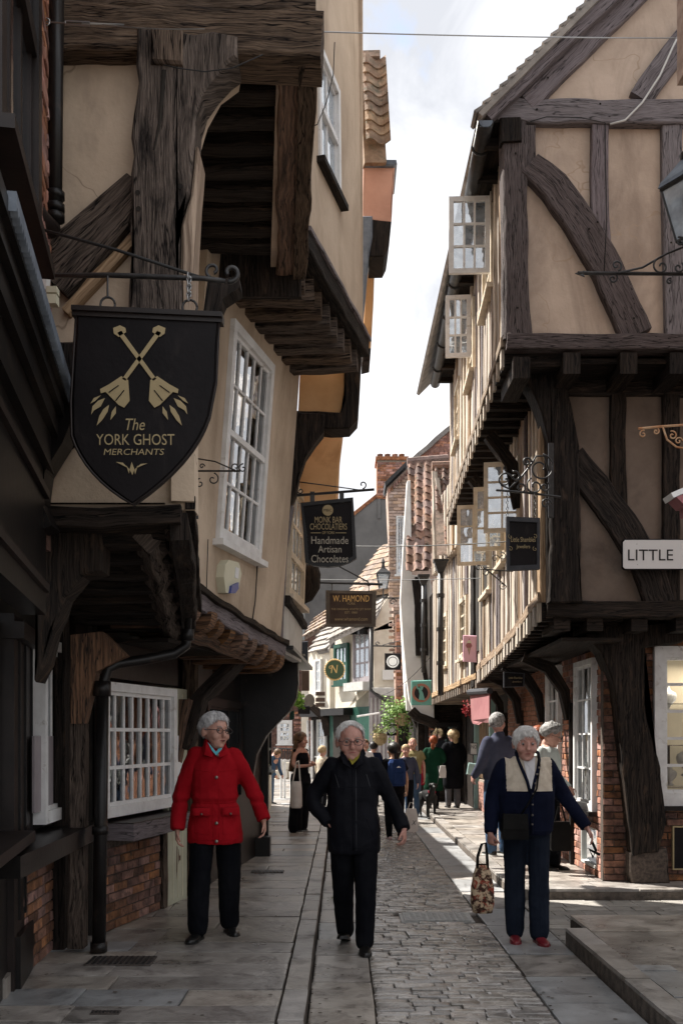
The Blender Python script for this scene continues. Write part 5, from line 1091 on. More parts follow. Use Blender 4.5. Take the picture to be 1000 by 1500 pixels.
for x in (518, 526, 536): m = MB(); wS.rect(m, t(x+3), t(x), z(930, x), z(921, x), .3, .4); m.build('bracket', 'paint_black', b6)
# roofs
def roofpatch(name, pts, m_, par_, n=14, m2=None):
    """A,B = eaves ends, C,D = ridge ends as (px,py,Y); individually laid courses"""
    A, B, C_, D = [P(*p) for p in pts]; MB().prism([A, B, C_, D], (0, .05, -.12)).build(name, m_, par_)
    nrm = (B-A).cross(D-A).normalized(); 
    if nrm.y > 0 or nrm.z < 0: nrm = -nrm
    if nrm.z < 0: nrm = -nrm
    nn = max(3, int((B-A).length/.24))
    for i in range(nn):
        a0, a1 = A.lerp(B, i/nn), A.lerp(B, (i+.82)/nn); d0, d1 = D.lerp(C_, i/nn), D.lerp(C_, (i+.82)/nn)
        for j in range(n):
            p = [a0.lerp(d0, j/n), a1.lerp(d1, j/n), a1.lerp(d1, (j+.96)/n), a0.lerp(d0, (j+.96)/n)]; c = (p[0]+p[2])/2
            piece('tile', R.choice(blocks(m_, .06, .06)), c+nrm*.03, p[1]-p[0], p[3]-p[0], nrm*.05, par_)
roofpatch('roof', [(482, 938, 31.8), (549, 905, 29.6), (600, 812, 33), (520, 860, 36)], 'tile_stone', b6, 9)
roofpatch('roof', [(510, 872, 32), (576, 862, 30.2), (596, 790, 35), (560, 800, 36)], 'tile_brown', b6, 9)
roofpatch('cottage_roof', [(455, 956, 34.5), (482, 950, 33), (494, 912, 35.5), (476, 918, 37)], 'tile_stone', b6, 5)
roofpatch('dark_roof', [(447, 932, 37), (482, 914, 36), (484, 890, 38), (470, 900, 40)], 'tile_brown', b6, 5)
b7 = bld('F2', 'cottage', 'small cream cottage with a dark window left of the green-framed house', (-.8, 34, 0))
wD = Wall((-.35, 33.2), (-1.15, 34.5), (5, 20)); t7 = lambda x: wD.px(x, 990)[0]; z7 = lambda y: wD.px(468, y)[1]
m = MB(); wD.rect(m, t7(483), t7(452), z7(1042), z7(952), 0, .5); m.build('wall', 'render_cream', b7)
sash(wD, t7(473), t7(464), z7(1015), z7(966), 2, 3, b7, 'paint_white', 'glass_sky', o=.09, fw=.06, bar=.03, mid=False, room=.06)
m = MB(); wD.rect(m, t7(484), t7(450), z7(1050), z7(1040), .3, .5); m.build('fascia', 'paint_black', b7)
m = MB(); wD.rect(m, t7(483), t7(452), 0, z7(1050), -.1, .3); m.build('shop_wall', 'oak_black', b7)
sash(wD, t7(477), t7(464), .9, z7(1054), 2, 2, b7, 'paint_grey', 'glass_sky', o=.0, fw=.06, bar=.04, mid=False)
for x in (455, 461, 480): m = MB(); m.tube([wD.pt(t7(x), .1, .12), wD.pt(t7(x), z7(1055), .12)], .05, 6); m.build('column', 'paint_white', b7)
beam('curved_bracket', [wD.pt(t7(484), 1.6, .1), wD.pt(t7(482), 2.2, .2), wD.pt(t7(474), 2.6, .5), wD.pt(t7(462), 2.75, .8)], .25, (0, -1, 0), .2, 'oak_black', b7)
# shopfronts below the cream house
m = MB(); wS.rect(m, t(516), t(482), z(1048, 498), z(1038, 498), .32, .5); m.build('fascia', 'paint_black', b6)
m = MB(); wS.rect(m, t(542), t(482), 0, z(1036, 515), -.02, .3); m.build('shopfront', 'paint_green', b6)
m = MB(); wS.rect(m, t(512), t(488), .1, z(1048, 498), .01, .2); m.build('door_recess', 'dark_room', b6)
m = MB(); wC.rect(m, wC.px(541, 1050)[0], wC.px(590, 1050)[0], 0, wC.px(560, 1008)[1], -.02, .6); m.build('grey_shopfront', 'paint_lilac', b6)
for i in range(7): x = 543+i*6; m = MB(); wC.rect(m, wC.px(x, 1050)[0], wC.px(x+1.6, 1050)[0], .1, wC.px(560, 1022)[1], .02, .05); m.build('board', 'paint_grey', b6)
blob(wC, q_(wC, [(544, 1008), (582, 1008), (582, 1020), (560, 1020), (548, 1014)]), .35, .5, 'paint_grey', 'canopy', b6, amp=0)
m = MB(); m.tube([wC.pt(*wC.px(522, 1050), .6), wC.pt(*wC.px(554, 1045), .6)], .035, 6); m.build('awning_roller', 'paint_white', b6)
mb_ = MB(); wC.rect(mb_, wC.px(560, 990)[0], wC.px(578, 990)[0], wC.px(560, 996)[1], wC.px(560, 982)[1], .2, .2); o = mb_.build('meter_box', 'plastic_white'); tag(o, 'pale square metal box on the cream wall under the black disc sign', 'metal box')
m = MB(); m.tube([wC.pt(*wC.px(543, 905), .15), wC.pt(*wC.px(543, 1012), .15), wC.pt(*wC.px(556, 1022), .3), wC.pt(*wC.px(572, 1032), .3)], .055, 6); m.build('downpipe', 'iron', b6, True)
# brick shop between cream and white houses with dark bay windows
b8 = bld('F3', 'brick_shop', 'brick shop with a black window front behind the hanging greenery', (1.9, 27, 0))
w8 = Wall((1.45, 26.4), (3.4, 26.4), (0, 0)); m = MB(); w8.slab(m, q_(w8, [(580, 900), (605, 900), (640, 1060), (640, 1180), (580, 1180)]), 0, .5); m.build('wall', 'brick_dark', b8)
bricks(w8, w8.px(580, 1000)[0], w8.px(604, 1000)[0], w8.px(580, 1050)[1], w8.px(580, 905)[1], b8, 'brick_red', cap=140, bl=.24, bh=.09, mort='mortar_dark', depth=.05, o=.02)
sash(w8, w8.px(583, 1000)[0], w8.px(622, 1000)[0], .9, w8.px(600, 1063)[1], 5, 2, b8, 'paint_black', 'glass', o=.1, fw=.1, bar=.05, mid=False)
# the very far left: dark brick inn with a white window, low stone wall with railings
b9 = bld('F4', 'brick_inn', 'dark brick building with a white sash window at the far end on the left', (-2.2, 42, 0))
w9 = Wall((-6, 40.5), (.2, 40.5), (0, 0)); m = MB(); w9.slab(m, q_(w9, [(380, 1176), (482, 1176), (482, 930), (380, 930)]), 0, 1); m.build('wall', 'brick_dark', b9)
bricks(w9, w9.px(405, 1000)[0], w9.px(482, 1000)[0], w9.px(420, 1100)[1], w9.px(420, 1040)[1], b9, 'brick_red', cap=220, bl=.26, bh=.1, mort='mortar_dark', holes=[(w9.px(400, 1000)[0], w9.px(430, 1000)[0], w9.px(420, 1094)[1], w9.px(420, 1050)[1])])
sash(w9, w9.px(406, 1000)[0], w9.px(428, 1000)[0], w9.px(420, 1090)[1], w9.px(420, 1055)[1], 3, 4, b9, 'paint_white', 'glass_sky', o=.05, fw=.12, bar=.04)
m = MB(); w9.slab(m, q_(w9, [(442, 950), (452, 950), (452, 1176), (442, 1176)]), .6, .4); m.build('pier', 'render_cream', b9)
m = MB(); w9.slab(m, q_(w9, [(432, 890), (447, 890), (447, 940), (432, 940)]), .9, .4); m.build('upper_bay', 'sign_greygreen', b9)
sw = thing('stone_wall', 'low sandy stone wall with black railings at the far left end of the street', 'wall', G(430, 1160))
for j in range(3):
    x = 400+j*3
    while x < 462:
        w_ = R.uniform(8, 14); a_ = P(x, 1150-j*12, 37); piece('stone', R.choice(blocks('render_cream', .05, .06)), P(x+w_/2, 1146-j*12, 37), ((w_-1)*37/F, 0, 0), (0, 0, 11*37/F), (0, -.3, 0), sw); x += w_
m = MB(); m.tube([P(400, 1096, 36.9), P(462, 1098, 36.9)], .03, 5); m.build('rail', 'iron', sw)
for i in range(16): m = MB(); m.tube([P(401+i*4, 1112, 36.9), P(401+i*4, 1096, 36.9)], .02, 4); m.build('baluster', 'iron', sw)
# ================= signs, lantern, pipes, wires =================
def board(w, outline, o, th, m_, name, parent, amp=0.): return blob(w, outline, o, th, m_, name, parent, amp=amp)
def wt(Y, a=0.): return Wall((-3, Y), (5, Y), (0, 0))
# ---- shield sign ----
sg = thing('hanging_sign', 'large black shield sign with gold crossed torches hanging from an iron bar at the left', 'sign', P(216, 600, 4.6))
ws = wt(4.6); s1 = lambda p: [ws.px(*q) for q in p]
pts = [(114, 462), (322, 470)]
def bez(a, b, c, n=8): return [((1-t)**2*a[0]+2*t*(1-t)*b[0]+t*t*c[0], (1-t)**2*a[1]+2*t*(1-t)*b[1]+t*t*c[1]) for t in [i/n for i in range(n+1)]]
rp_ = [(322, 470), (318, 560), (308, 612)]+bez((308, 612), (286, 680), (196, 741))[1:]; lp_ = bez((196, 741), (125, 700), (107, 640))[1:]+[(106, 590), (110, 520), (114, 462)]
board(ws, s1(rp_+lp_[:-1]+[(114, 462)]), .02, .04, 'sign_black', 'board', sg)
mb = MB(); rim = [ws.pt(*q, .022) for q in s1(rp_+lp_)]; mb.tube(rim, .006, 5); mb.build('rim', 'paint_brown', sg, True)
mb = MB(); A_, B_ = ws.pt(*ws.px(108, 456), 0), ws.pt(*ws.px(327, 466), 0); d_ = (B_-A_)
for o_, h_, k_ in ((.045, .022, 0), (.03, .02, .02)): mb.box(A_+V((0, -o_, -.01-k_)), d_, (0, o_*2, 0), (0, 0, h_))
mb.build('moulding', 'paint_brown', sg)
def gl(pts, r, m_='gold_dull', nm='torch', close=False, o=.026):
    q = [ws.pt(*ws.px(*p), o) for p in pts]; mb = MB()
    for i in range(len(q)-1):
        a, b = q[i], q[i+1]; t = (b-a).normalized(); s = t.cross(V((0, -1, 0)))*r*(1 if i else 1)
        mb.prism([a-s-t*r*.4, a+s-t*r*.4, b+s+t*r*.4, b-s+t*r*.4], (0, -.0015, 0))
    return mb
def gblob(pts, nm, par_, Yw=None, o=.026, m_='gold_dull', w=None):
    w = w or ws; mb = MB(); mb.prism([w.pt(*w.px(*p), o) for p in pts], V((0, -.002, 0))); return mb.build(nm, m_, par_)
for sx in (1, -1):
    X = (lambda x: x) if sx > 0 else (lambda x: 412-x)   # mirrored about x = 206
    # handle, head, flames of each torch
    gblob([(X(174), 491), (X(180), 488), (X(231), 558), (X(226), 561)], 'torch_handle', sg)
    gblob([(X(168), 484), (X(178), 480), (X(186), 484), (X(187), 490), (X(176), 497), (X(169), 492)], 'torch_pommel', sg)
    gblob([(X(222), 560), (X(232), 554), (X(250), 566), (X(263), 573), (X(262), 579), (X(255), 577), (X(247), 585), (X(236), 596), (X(228), 600), (X(220), 590)], 'torch_cup', sg)
    for f in ([(256, 586), (266, 590), (274, 598), (276, 610), (272, 604), (262, 598)], [(250, 596), (258, 602), (264, 612), (268, 626), (260, 618), (252, 606)], [(240, 598), (246, 606), (248, 618), (240, 608)], [(262, 582), (272, 586), (277, 594), (270, 590)]):
        gblob([(X(x), y) for x, y in f], 'flame', sg)
    for a, b in (((228, 575), (240, 590)), ((236, 568), (250, 578))): gl([(X(a[0]), a[1]), (X(b[0]), b[1])], .0022, nm='line', o=.0295).build('engraving', 'sign_black', sg)
zc = lambda y: H-(y-CY)*4.6/F
xc = lambda x: (x-CX)*4.6/F
fy = 4.6-.024
def stext(s, px, py, hpx, Y, m_, parent, wpx=None, shear=0, o=.024, name='lettering', bold=1.):
    """flat raised lettering centred at the photo pixel, cap height hpx, total width wpx"""
    p = P(px, py, Y); p.y = Y-o; ob = text(s, (0, 0, 0), (1, 0, 0), 1., m_, parent, shear=shear, ext=.0, name=name)
    me = ob.data; co = np.empty(len(me.vertices)*3, 'f'); me.vertices.foreach_get('co', co); co = co.reshape(-1, 3); w_ = np.ptp(co[:, 0]); h_ = np.ptp(co[:, 2])
    tw = (wpx or 100)*Y/F; th = hpx*Y/F; cx, cz = (co[:, 0].min()+co[:, 0].max())/2, (co[:, 2].min()+co[:, 2].max())/2
    co[:, 0] = (co[:, 0]-cx)*tw/w_+p.x; co[:, 2] = (co[:, 2]-cz)*th/h_+p.z; co[:, 1] += p.y; me.vertices.foreach_set('co', co.ravel()); me.update(); return ob
stext('The', 200, 624, 17, 4.6, 'gold_dull', sg, 28, .25); stext('YORK GHOST', 200, 646, 16, 4.6, 'gold_dull', sg, 114); stext('MERCHANTS', 198, 664, 9, 4.6, 'gold_dull', sg, 88, .15)
for f in ([(195, 679), (199, 690), (196, 698), (192, 690)], [(172, 679), (182, 680), (190, 688), (182, 684)], [(218, 681), (208, 682), (200, 689), (208, 685)], [(187, 684), (192, 690), (191, 696)], [(204, 684), (199, 691), (200, 697)]): gblob(f, 'flourish', sg)
br = thing('sign_bracket', 'long black iron bar and stay carrying the shield sign at the left', 'bracket', P(80, 402, 4.6))
m = MB(); m.tube([P(66, 404, 4.75), P(160, 403, 4.62), P(300, 408, 4.6), P(330, 412, 4.6)], .012, 6); m.build('bar', 'iron', br, True)
m = MB(); m.tube([P(60, 336, 4.8), P(170, 366, 4.7), P(298, 408, 4.6)], .008, 5); m.build('stay', 'cable', br, True)
m = MB(); m.tube(spiral(P(338, 400, 4.6), (1, 0, 0), (0, 0, 1), .042, .9, start=-1.9, sgn=1, shrink=.35), .011, 6); m.build('scroll', 'iron', br, True)
m = MB(); m.tube(spiral(P(312, 396, 4.6), (1, 0, 0), (0, 0, 1), .035, .9, start=-1.9, sgn=-1, shrink=.35), .008, 6); m.build('scroll', 'iron', br, True)
MB().prism([P(x, y, 4.7) for x, y in ((304, 412), (350, 404), (352, 420), (328, 436), (318, 458), (306, 470), (296, 470))], (0, .12, 0)).build('corbel', 'oak_black', br)
for x, y in ((158, 446), (278, 450)):
    lp = thing('hanging_ring', 'rusty iron hook and ring holding the %s end of the black shield sign' % ('left' if x < 200 else 'right'), 'ring', P(x, y, 4.6)); m = MB(); m.tube([P(x, 404, 4.6), P(x, 436, 4.6)], .005, 5); m.build('hook', 'iron', lp)
    m = MB(); m.tube([P(x, y, 4.6)+V((.034*math.cos(a), 0, .034*math.sin(a))) for a in [2*PI*i/14 for i in range(15)]], .006, 5); m.build('ring', 'iron', lp, True)
m = MB()
for i in range(7):
    c = P(276+(i % 2)*1, 404+i*5.4, 4.58); a = (1, 0, 0) if i % 2 else (.2, 1, 0)
    m.tube([c+V(a).normalized()*.010*math.cos(q)+V((0, 0, .016*math.sin(q))) for q in [2*PI*k/8 for k in range(9)]], .0035, 4)
o = m.build('chain', 'steel', None, True); tag(o, 'short shiny steel chain beside the right ring of the black shield sign', 'chain')
# ---- left downpipes, gutter pipe, white box, turnbuckle ----
dp = thing('downpipe', 'thick black drainpipe running down beside the brick at the top left', 'drainpipe', P(82, 320, 5.12))
m = MB(); m.tube([P(84, -40, 5.12), P(81, 305, 5.12)], .037, 12); m.build('pipe', 'paint_black', dp, True)
for y in (282, 300, 314): m = MB(); m.tube([P(81, y, 5.12), P(81, y+9, 5.12)], .050, 12); m.build('collar', 'paint_black', dp, True)
m = MB(); m.tube([P(-30, 196, 4.2), P(20, 268, 4.7), P(62, 322, 5.0), P(78, 338, 5.08)], .047, 12); o = m.build('gutter_pipe', 'paint_brown', None, True); tag(o, 'brown round pipe slanting down into the black drainpipe at the left', 'pipe')
bx = thing('alarm_unit', 'white ribbed plastic unit fixed above the black cornice at the left edge', 'box', P(55, 390, 4.75))
MB().prism([P(x, y, 4.8) for x, y in ((42, 334), (56, 332), (66, 348), (70, 380), (68, 420), (62, 446), (36, 432), (30, 360))], (0, .06, 0)).build('casing', 'plastic_white', bx)
for i in range(12): MB().box(P(37, 344+i*7, 4.79), (.012, 0, 0), (0, .012, 0), (0, 0, .012)).build('rib', 'paint_grey', bx)
m = MB(); m.box(P(68, 428, 4.78), (.05, 0, 0), (0, .05, 0), (0, 0, .03)); m.box(P(69, 444, 4.78), (.045, 0, 0), (0, .05, 0), (0, 0, .045)); o = m.build('junction_box', 'plastic_cream'); tag(o, 'tiny cream junction box below the white unit at the left', 'box')
wr = thing('tension_wire', 'long steel wire stretched across the top of the street', 'wire', P(60, 32, 5.0))
def sag(a, b, s, n=24): return [a.lerp(b, i/n)+V((0, 0, -s*4*(i/n)*(1-i/n))) for i in range(n+1)]
m = MB(); m.tube(sag(P(120, 34, 5.0), P(1100, 55, 9.33), .03), .0045, 5); m.build('wire', 'steel', wr)
m = MB(); m.tube(sag(P(150, 36, 4.98), P(300, 42, 4.98), .01), .003, 4); m.build('loose_wire', 'steel', wr)
m = MB(); m.tube([P(96, 31, 5.0), P(96, 36, 5.0), P(132, 38, 5.0), P(132, 33, 5.0), P(96, 31, 5)], .005, 5); m.tube([P(66, 32, 5.0), P(96, 34, 5)], .004, 5); m.build('turnbuckle', 'steel', wr)
m = MB(); m.tube([P(68, 32, 5.0)+V((.018*math.cos(a), 0, .018*math.sin(a))) for a in [2*PI*i/10 for i in range(11)]], .005, 5); m.build('eye_bolt', 'steel', wr, True)
MB().prism([P(57, 30, 4.97), P(60, 19, 4.97), P(67, 19, 4.97), P(66, 26, 4.97), P(62, 31, 4.97)], (0, -.004, 0)).build('tag', 'plastic_yellow', wr)
m = MB(); m.tube([P(58, 159, 5.02)+V((.016*math.cos(a), 0, .016*math.sin(a))) for a in [2*PI*i/10 for i in range(11)]], .006, 5); o = m.build('wall_ring', 'steel', None, True); tag(o, 'small iron ring fixed to the brick beside the drainpipe', 'ring')
for pts, r_, lab, mm in (([(240, 95), (262, 100), (300, 105), (340, 100), (385, 80)], .003, 'thin dark cable looping across the head of the great oak post', 'cable'), ([(490, 62), (488, 110), (478, 150), (465, 182), (448, 190)], .004, 'thin dark cable hanging in front of the upper white window on the left', 'cable'),
    ([(305, 790), (303, 850), (302, 900)], .004, 'thin cable down the tan wall left of the alarm box', 'cable'), ([(377, 826), (374, 880), (368, 920), (374, 940), (384, 955)], .006, 'dark looping cable below the right corner of the big sash window', 'cable')):
    Yq = 5.0 if pts[0][1] == 95 else 7.5 if pts[0][0] == 490 else 0
    q = [P(x, y, Yq) if Yq else wB1.pt(*wB1.px(x, y, .02), .02) for x, y in pts]; m = MB(); m.tube(q, r_, 5); o = m.build('cable', mm, None, True); tag(o, lab, 'cable')
# second downpipe: down the joint of houses A and B, swan neck, then to the pavement
d2 = thing('downpipe', 'black cast-iron downpipe with a swan neck beside the ground-floor shop window', 'drainpipe', P(145, 1383, 7.25))
path = [P(284, 690, 7.35), P(279, 780, 7.3), P(275, 926, 7.25)]; m = MB(); m.tube(path, .027, 10); m.build('upper_pipe', 'paint_black', d2, True)
path = [P(275, 926, 7.25), P(272, 946, 7.22), P(255, 958, 7.2), P(215, 966, 7.1), P(172, 972, 7.0), P(158, 980, 6.98), P(153, 998, 6.97), P(150, 1010, 6.97)]; m = MB(); m.tube(path, .038, 10); m.build('swan_neck', 'paint_black', d2, True)
m = MB(); m.tube([P(150, 1005, 6.97), P(148, 1200, 6.97), P(145, 1394, 6.97)], .048, 12); m.build('lower_pipe', 'paint_black', d2, True)
for x, y, h, r_ in ((275, 922, 16, .045), (150, 998, 22, .062), (147, 1210, 12, .058), (145, 1380, 14, .06)): m = MB(); m.tube([P(x, y, 7.1 if x > 200 else 6.97), P(x, y+h, 7.1 if x > 200 else 6.97)], r_, 12); m.build('collar', 'paint_black', d2, True)
# small scroll bracket in front of the sash window, and its drooping chain
b_ = thing('wall_bracket', 'small empty wrought-iron scroll bracket in front of the big sash window', 'bracket', P(290, 690, 7.2))
m = MB(); m.tube([P(287, 680, 7.3), P(288, 760, 7.3)], .016, 6); m.build('back_bar', 'iron', b_)
m = MB(); m.tube([P(288, 690, 7.2), P(352, 690, 7.0)], .007, 5); m.build('arm', 'iron', b_)
m = MB(); m.tube([P(290, 672, 7.2), P(315, 676, 7.1), P(345, 689, 7.0)], .005, 5)
for x, y, r_, s, g_ in ((345, 684, .035, -1.5, -1), (356, 686, .033, 1.5, 1), (312, 702, .045, 1.4, -1), (293, 708, .035, 1.5, 1), (296, 683, .02, 0, 1)): m.tube(spiral(P(x, y, 7.1), (1, 0, 0), (0, 0, 1), r_, 1.1, start=s, sgn=g_), .005, 5)
m.build('scrolls', 'iron', b_, True)
# burglar alarm
al = thing('alarm_box', 'cream hexagonal burglar alarm box with a blue lens below the big sash window', 'alarm box', wB1.pt(*wB1.px(341, 845, .1), .1))
q = [wB1.pt(*wB1.px(x, y, .07), .07) for x, y in ((335, 820), (350, 824), (354, 840), (350, 862), (340, 870), (331, 868), (328, 845), (330, 828))]; MB().prism(q, -wB1.n*.07).build('casing', 'plastic_cream', al)
q = [wB1.pt(*wB1.px(x, y, .09), .09) for x, y in ((340, 858), (350, 853), (350, 862), (345, 869), (338, 869))]; MB().prism(q, -wB1.n*.05).build('lens', 'plastic_blue', al)
m = MB(); wB1.rect(m, wB1.px(345, 840, .075)[0], wB1.px(350, 840, .075)[0], wB1.px(345, 846, .075)[1], wB1.px(345, 830, .075)[1], .075, .005); m.build('label', 'white_plain', al)
# ---- generic hanging board ----
def hang(name, label, Y, outline, m_, fm=None, fr=0., o_th=.04, bracket=None, group=None):
    w = wt(Y); c = w.pt(*w.px(*outline[0])); t = thing(name, label, 'sign', c, group)
    blob(w, [w.px(*q) for q in outline], 0, o_th, m_, 'board', t, amp=0)
    if fm:
        q = [w.pt(*w.px(*p), .004) for p in outline]; n = len(q); cc = sum(q, V())/n
        for i in range(n):
            a, b = q[i], q[(i+1) % n]; ia, ib = a+(cc-a).normalized()*fr*1.4, b+(cc-b).normalized()*fr*1.4
            MB().prism([a+V((0, -.012, 0)), b+V((0, -.012, 0)), ib+V((0, -.012, 0)), ia+V((0, -.012, 0))], (0, o_th+.02, 0)).build('frame', fm, t)
    return t
mo = hang('hanging_sign', 'black chocolatier sign with gold lettering and curved bottom on a bracket', 10.0, [(440, 737), (517, 729), (519, 760), (522, 818), (512, 824), (498, 829), (480, 831), (458, 829), (447, 824), (444, 780)], 'sign_black', 'paint_black', .03)
for s_, y, h, w_ in (('MONK BAR', 762, 9, 40), ('CHOCOLATIERS', 772, 9, 54), ('OF YORK', 781, 4, 18), ('Handmade', 792, 11, 54), ('Artisan', 805, 10, 34), ('Chocolates', 819, 11, 54)): stext(s_, 481+(2 if y > 785 else 0), y, h, 10.0, 'gold_dull' if y < 785 else 'letter_pale', mo, w_)
w_ = wt(10.0); m = MB(); m.lathe([(.001, 0), (.055, .001), (.055, .004), (.001, .005)], w_.pt(*w_.px(480, 748), .014), (0, -1, 0), 18); m.build('oval', 'gold_dull', mo); stext('MBC', 480, 748, 4, 10.0, 'sign_black', mo, 12, o=.02)
for x0, x1 in ((455, 470), (491, 507)): MB().box(P(x0, 781, 9.975), ((x1-x0)*10/F, 0, 0), (0, -.002, 0), (0, 0, .006)).build('line', 'gold_dull', mo)
b_ = thing('sign_bracket', 'black iron bracket with an end scroll holding the chocolatier sign', 'bracket', P(436, 724, 10))
m = MB(); m.tube([P(430, 726, 10), P(548, 717, 10)], .014, 6); m.build('arm', 'iron', b_); m = MB(); m.tube([P(438, 706, 10), P(470, 710, 10), P(528, 718, 10)], .006, 5); m.tube(spiral(P(531, 710, 10), (1, 0, 0), (0, 0, 1), .04, .9, start=-1.6, shrink=.3), .007, 5); m.tube(spiral(P(440, 719, 10), (1, 0, 0), (0, 0, 1), .03, 1.1, start=3, shrink=.3), .006, 5); m.build('stay', 'iron', b_, True)
for x in (457, 500): MB().box(P(x-3, 736, 9.99), (.045, 0, 0), (0, .03, 0), (0, 0, .11)).build('hanger', 'iron', b_)
ha = hang('hanging_sign', 'brown rectangular jet shop sign with gold lettering in a moulded frame', 12.6, [(477, 865), (551, 866), (550, 918), (477, 918)], 'sign_brown', 'sign_frame', .045)
for s_, y, h, w_, mm in (('W. HAMOND', 877, 9.5, 53, 'letter_gold'), ('YORK', 884.5, 3.5, 13, 'gold_dull'), ('THE ORIGINAL WHITBY JET SHOP', 893, 3.6, 58, 'gold_dull'), ('EST. 1860', 897.5, 3.2, 18, 'gold_dull'), ('www.whamond.com', 907, 5, 48, 'gold_dull')): stext(s_, 514, y, h, 12.6, mm, ha, w_)
b_ = thing('sign_bracket', 'thin black bar with a slanting stay carrying the brown jet shop sign', 'bracket', P(436, 853, 12.6))
m = MB(); m.tube([P(432, 852, 12.6), P(560, 856, 12.6)], .018, 6); m.build('arm', 'iron', b_); m = MB(); m.tube([P(497, 830, 12.6), P(540, 853, 12.6)], .009, 5); m.tube([P(486, 853, 12.6), P(486, 866, 12.6)], .006, 4); m.tube([P(540, 854, 12.6), P(540, 866, 12.6)], .006, 4); m.build('stay', 'iron', b_)
sh_ = hang('hanging_sign', 'grey-framed black jeweller sign hanging on two chains below ornate scrollwork', 9.0, [(741, 757), (790, 759), (790, 834), (742, 836)], 'sign_black', 'sign_grey', .035)
stext('Little Shambles', 765, 791, 7, 9.0, 'gold_dull', sh_, 36); stext('Jewellers', 765, 802, 7, 9.0, 'gold_dull', sh_, 20)
for x, y, g_ in ((747, 786, 1), (783, 786, -1), (747, 804, -1), (783, 804, 1)): m = MB(); m.tube(spiral(P(x, y, 8.98), (1, 0, 0), (0, 0, 1), .022, 1, start=2, sgn=g_), .0022, 4); m.build('corner_scroll', 'gold_dull', sh_)
b_ = thing('sign_bracket', 'ornate black wrought-iron scroll bracket above the grey-framed jeweller sign', 'bracket', P(808, 728, 9.2))
m = MB(); m.tube([P(726, 718, 9.0), P(765, 721, 9.0), P(820, 728, 9.1)], .011, 6); m.build('arm', 'iron', b_)
m = MB(); m.box(P(803, 758, 9.6), (.05, 0, 0), (0, .03, 0), (0, 0, .72)); m.build('back_plate', 'iron', b_)
m = MB(); m.tube([P(733, 710, 9), P(745, 716, 9), P(762, 700, 9), P(775, 684, 9), P(785, 668, 9), P(797, 668, 9), P(803, 690, 9.05)], .010, 6)
for x, y, r_, s, g_, n_ in ((739, 704, .075, .3, 1, 1.2), (754, 698, .05, 2., -1, 1.1), (762, 714, .045, -1, 1, 1.1), (771, 677, .045, 0, 1, 1.2), (791, 686, .13, 1.4, -1, 1.3), (783, 712, .08, 2, 1, 1.3), (797, 713, .05, 1, -1, 1.2), (799, 738, .05, 0, 1, 1.2)): m.tube(spiral(P(x, y, 9), (1, 0, 0), (0, 0, 1), r_, n_, start=s, sgn=g_, shrink=.2), .0085, 6)
m.build('scrollwork', 'iron', b_, True)
for x in (742.5, 783):
    m = MB()
    for i in range(8):
        c = P(x, 722+i*4.6, 9.0); a = V((1, 0, 0)) if i % 2 else V((.1, 1, 0)).normalized(); m.tube([c+a*.009*math.cos(q)+V((0, 0, .017*math.sin(q))) for q in [2*PI*k/8 for k in range(9)]], .003, 4)
    o = m.build('chain', 'iron', None, True); tag(o, '%s of the two dark chains holding the grey-framed jeweller sign' % ('left' if x < 760 else 'right'), 'chain')
m = MB()
for x, y, r_, s, g_ in ((725, 818, .05, 0, 1), (735, 815, .05, 2, -1), (712, 838, .06, 1, 1), (735, 858, .05, 0, -1), (700, 832, .04, 0, 1)): m.tube(spiral(P(x, y, 12), (1, 0, 0), (0, 0, 1), r_, 1.2, start=s, sgn=g_), .006, 5)
m.tube([P(698, 833, 12), P(762, 838, 12)], .008, 5); m.tube([P(705, 828, 12), P(740, 858, 12)], .008, 5); o = m.build('scroll_bracket', 'iron', None, True); tag(o, 'thin empty scroll bracket on the cream boards below the open casements', 'bracket')
sm = hang('hanging_sign', 'tiny black jeweller sign under the dark jetty behind the white-haired woman', 12.5, [(737, 984), (768, 986), (767, 1006), (737, 1007)], 'sign_black', 'sign_grey', .012)
stext('Little Shambles', 754, 993, 3, 12.5, 'gold_dull', sm, 20); stext('Jewellers', 756, 999, 3, 12.5, 'gold_dull', sm, 13)
ic = hang('hanging_sign', 'pink ice cream parlour sign with a drawn cone on the cream boarded house', 15.2, [(678, 930), (698, 931), (698, 970), (678, 969)], 'sign_pink')
I = lambda pts, m_, nm, o: MB().prism([wt(15.2).pt(*wt(15.2).px(*p), o) for p in pts], (0, -.003, 0)).build(nm, m_, ic)
I([(684, 948), (689, 948), (686.6, 960)], 'oak_tan', 'cone', .004); I([(681.5, 945), (684, 942), (689, 942), (691, 946), (689, 949), (683, 949)], 'awning_pink', 'scoop', .006); I([(683, 942), (685, 938), (688, 938), (690, 942)], 'plastic_cream', 'scoop', .008); I([(685.5, 937), (687, 935), (688, 937)], 'flower_red', 'cherry', .009)

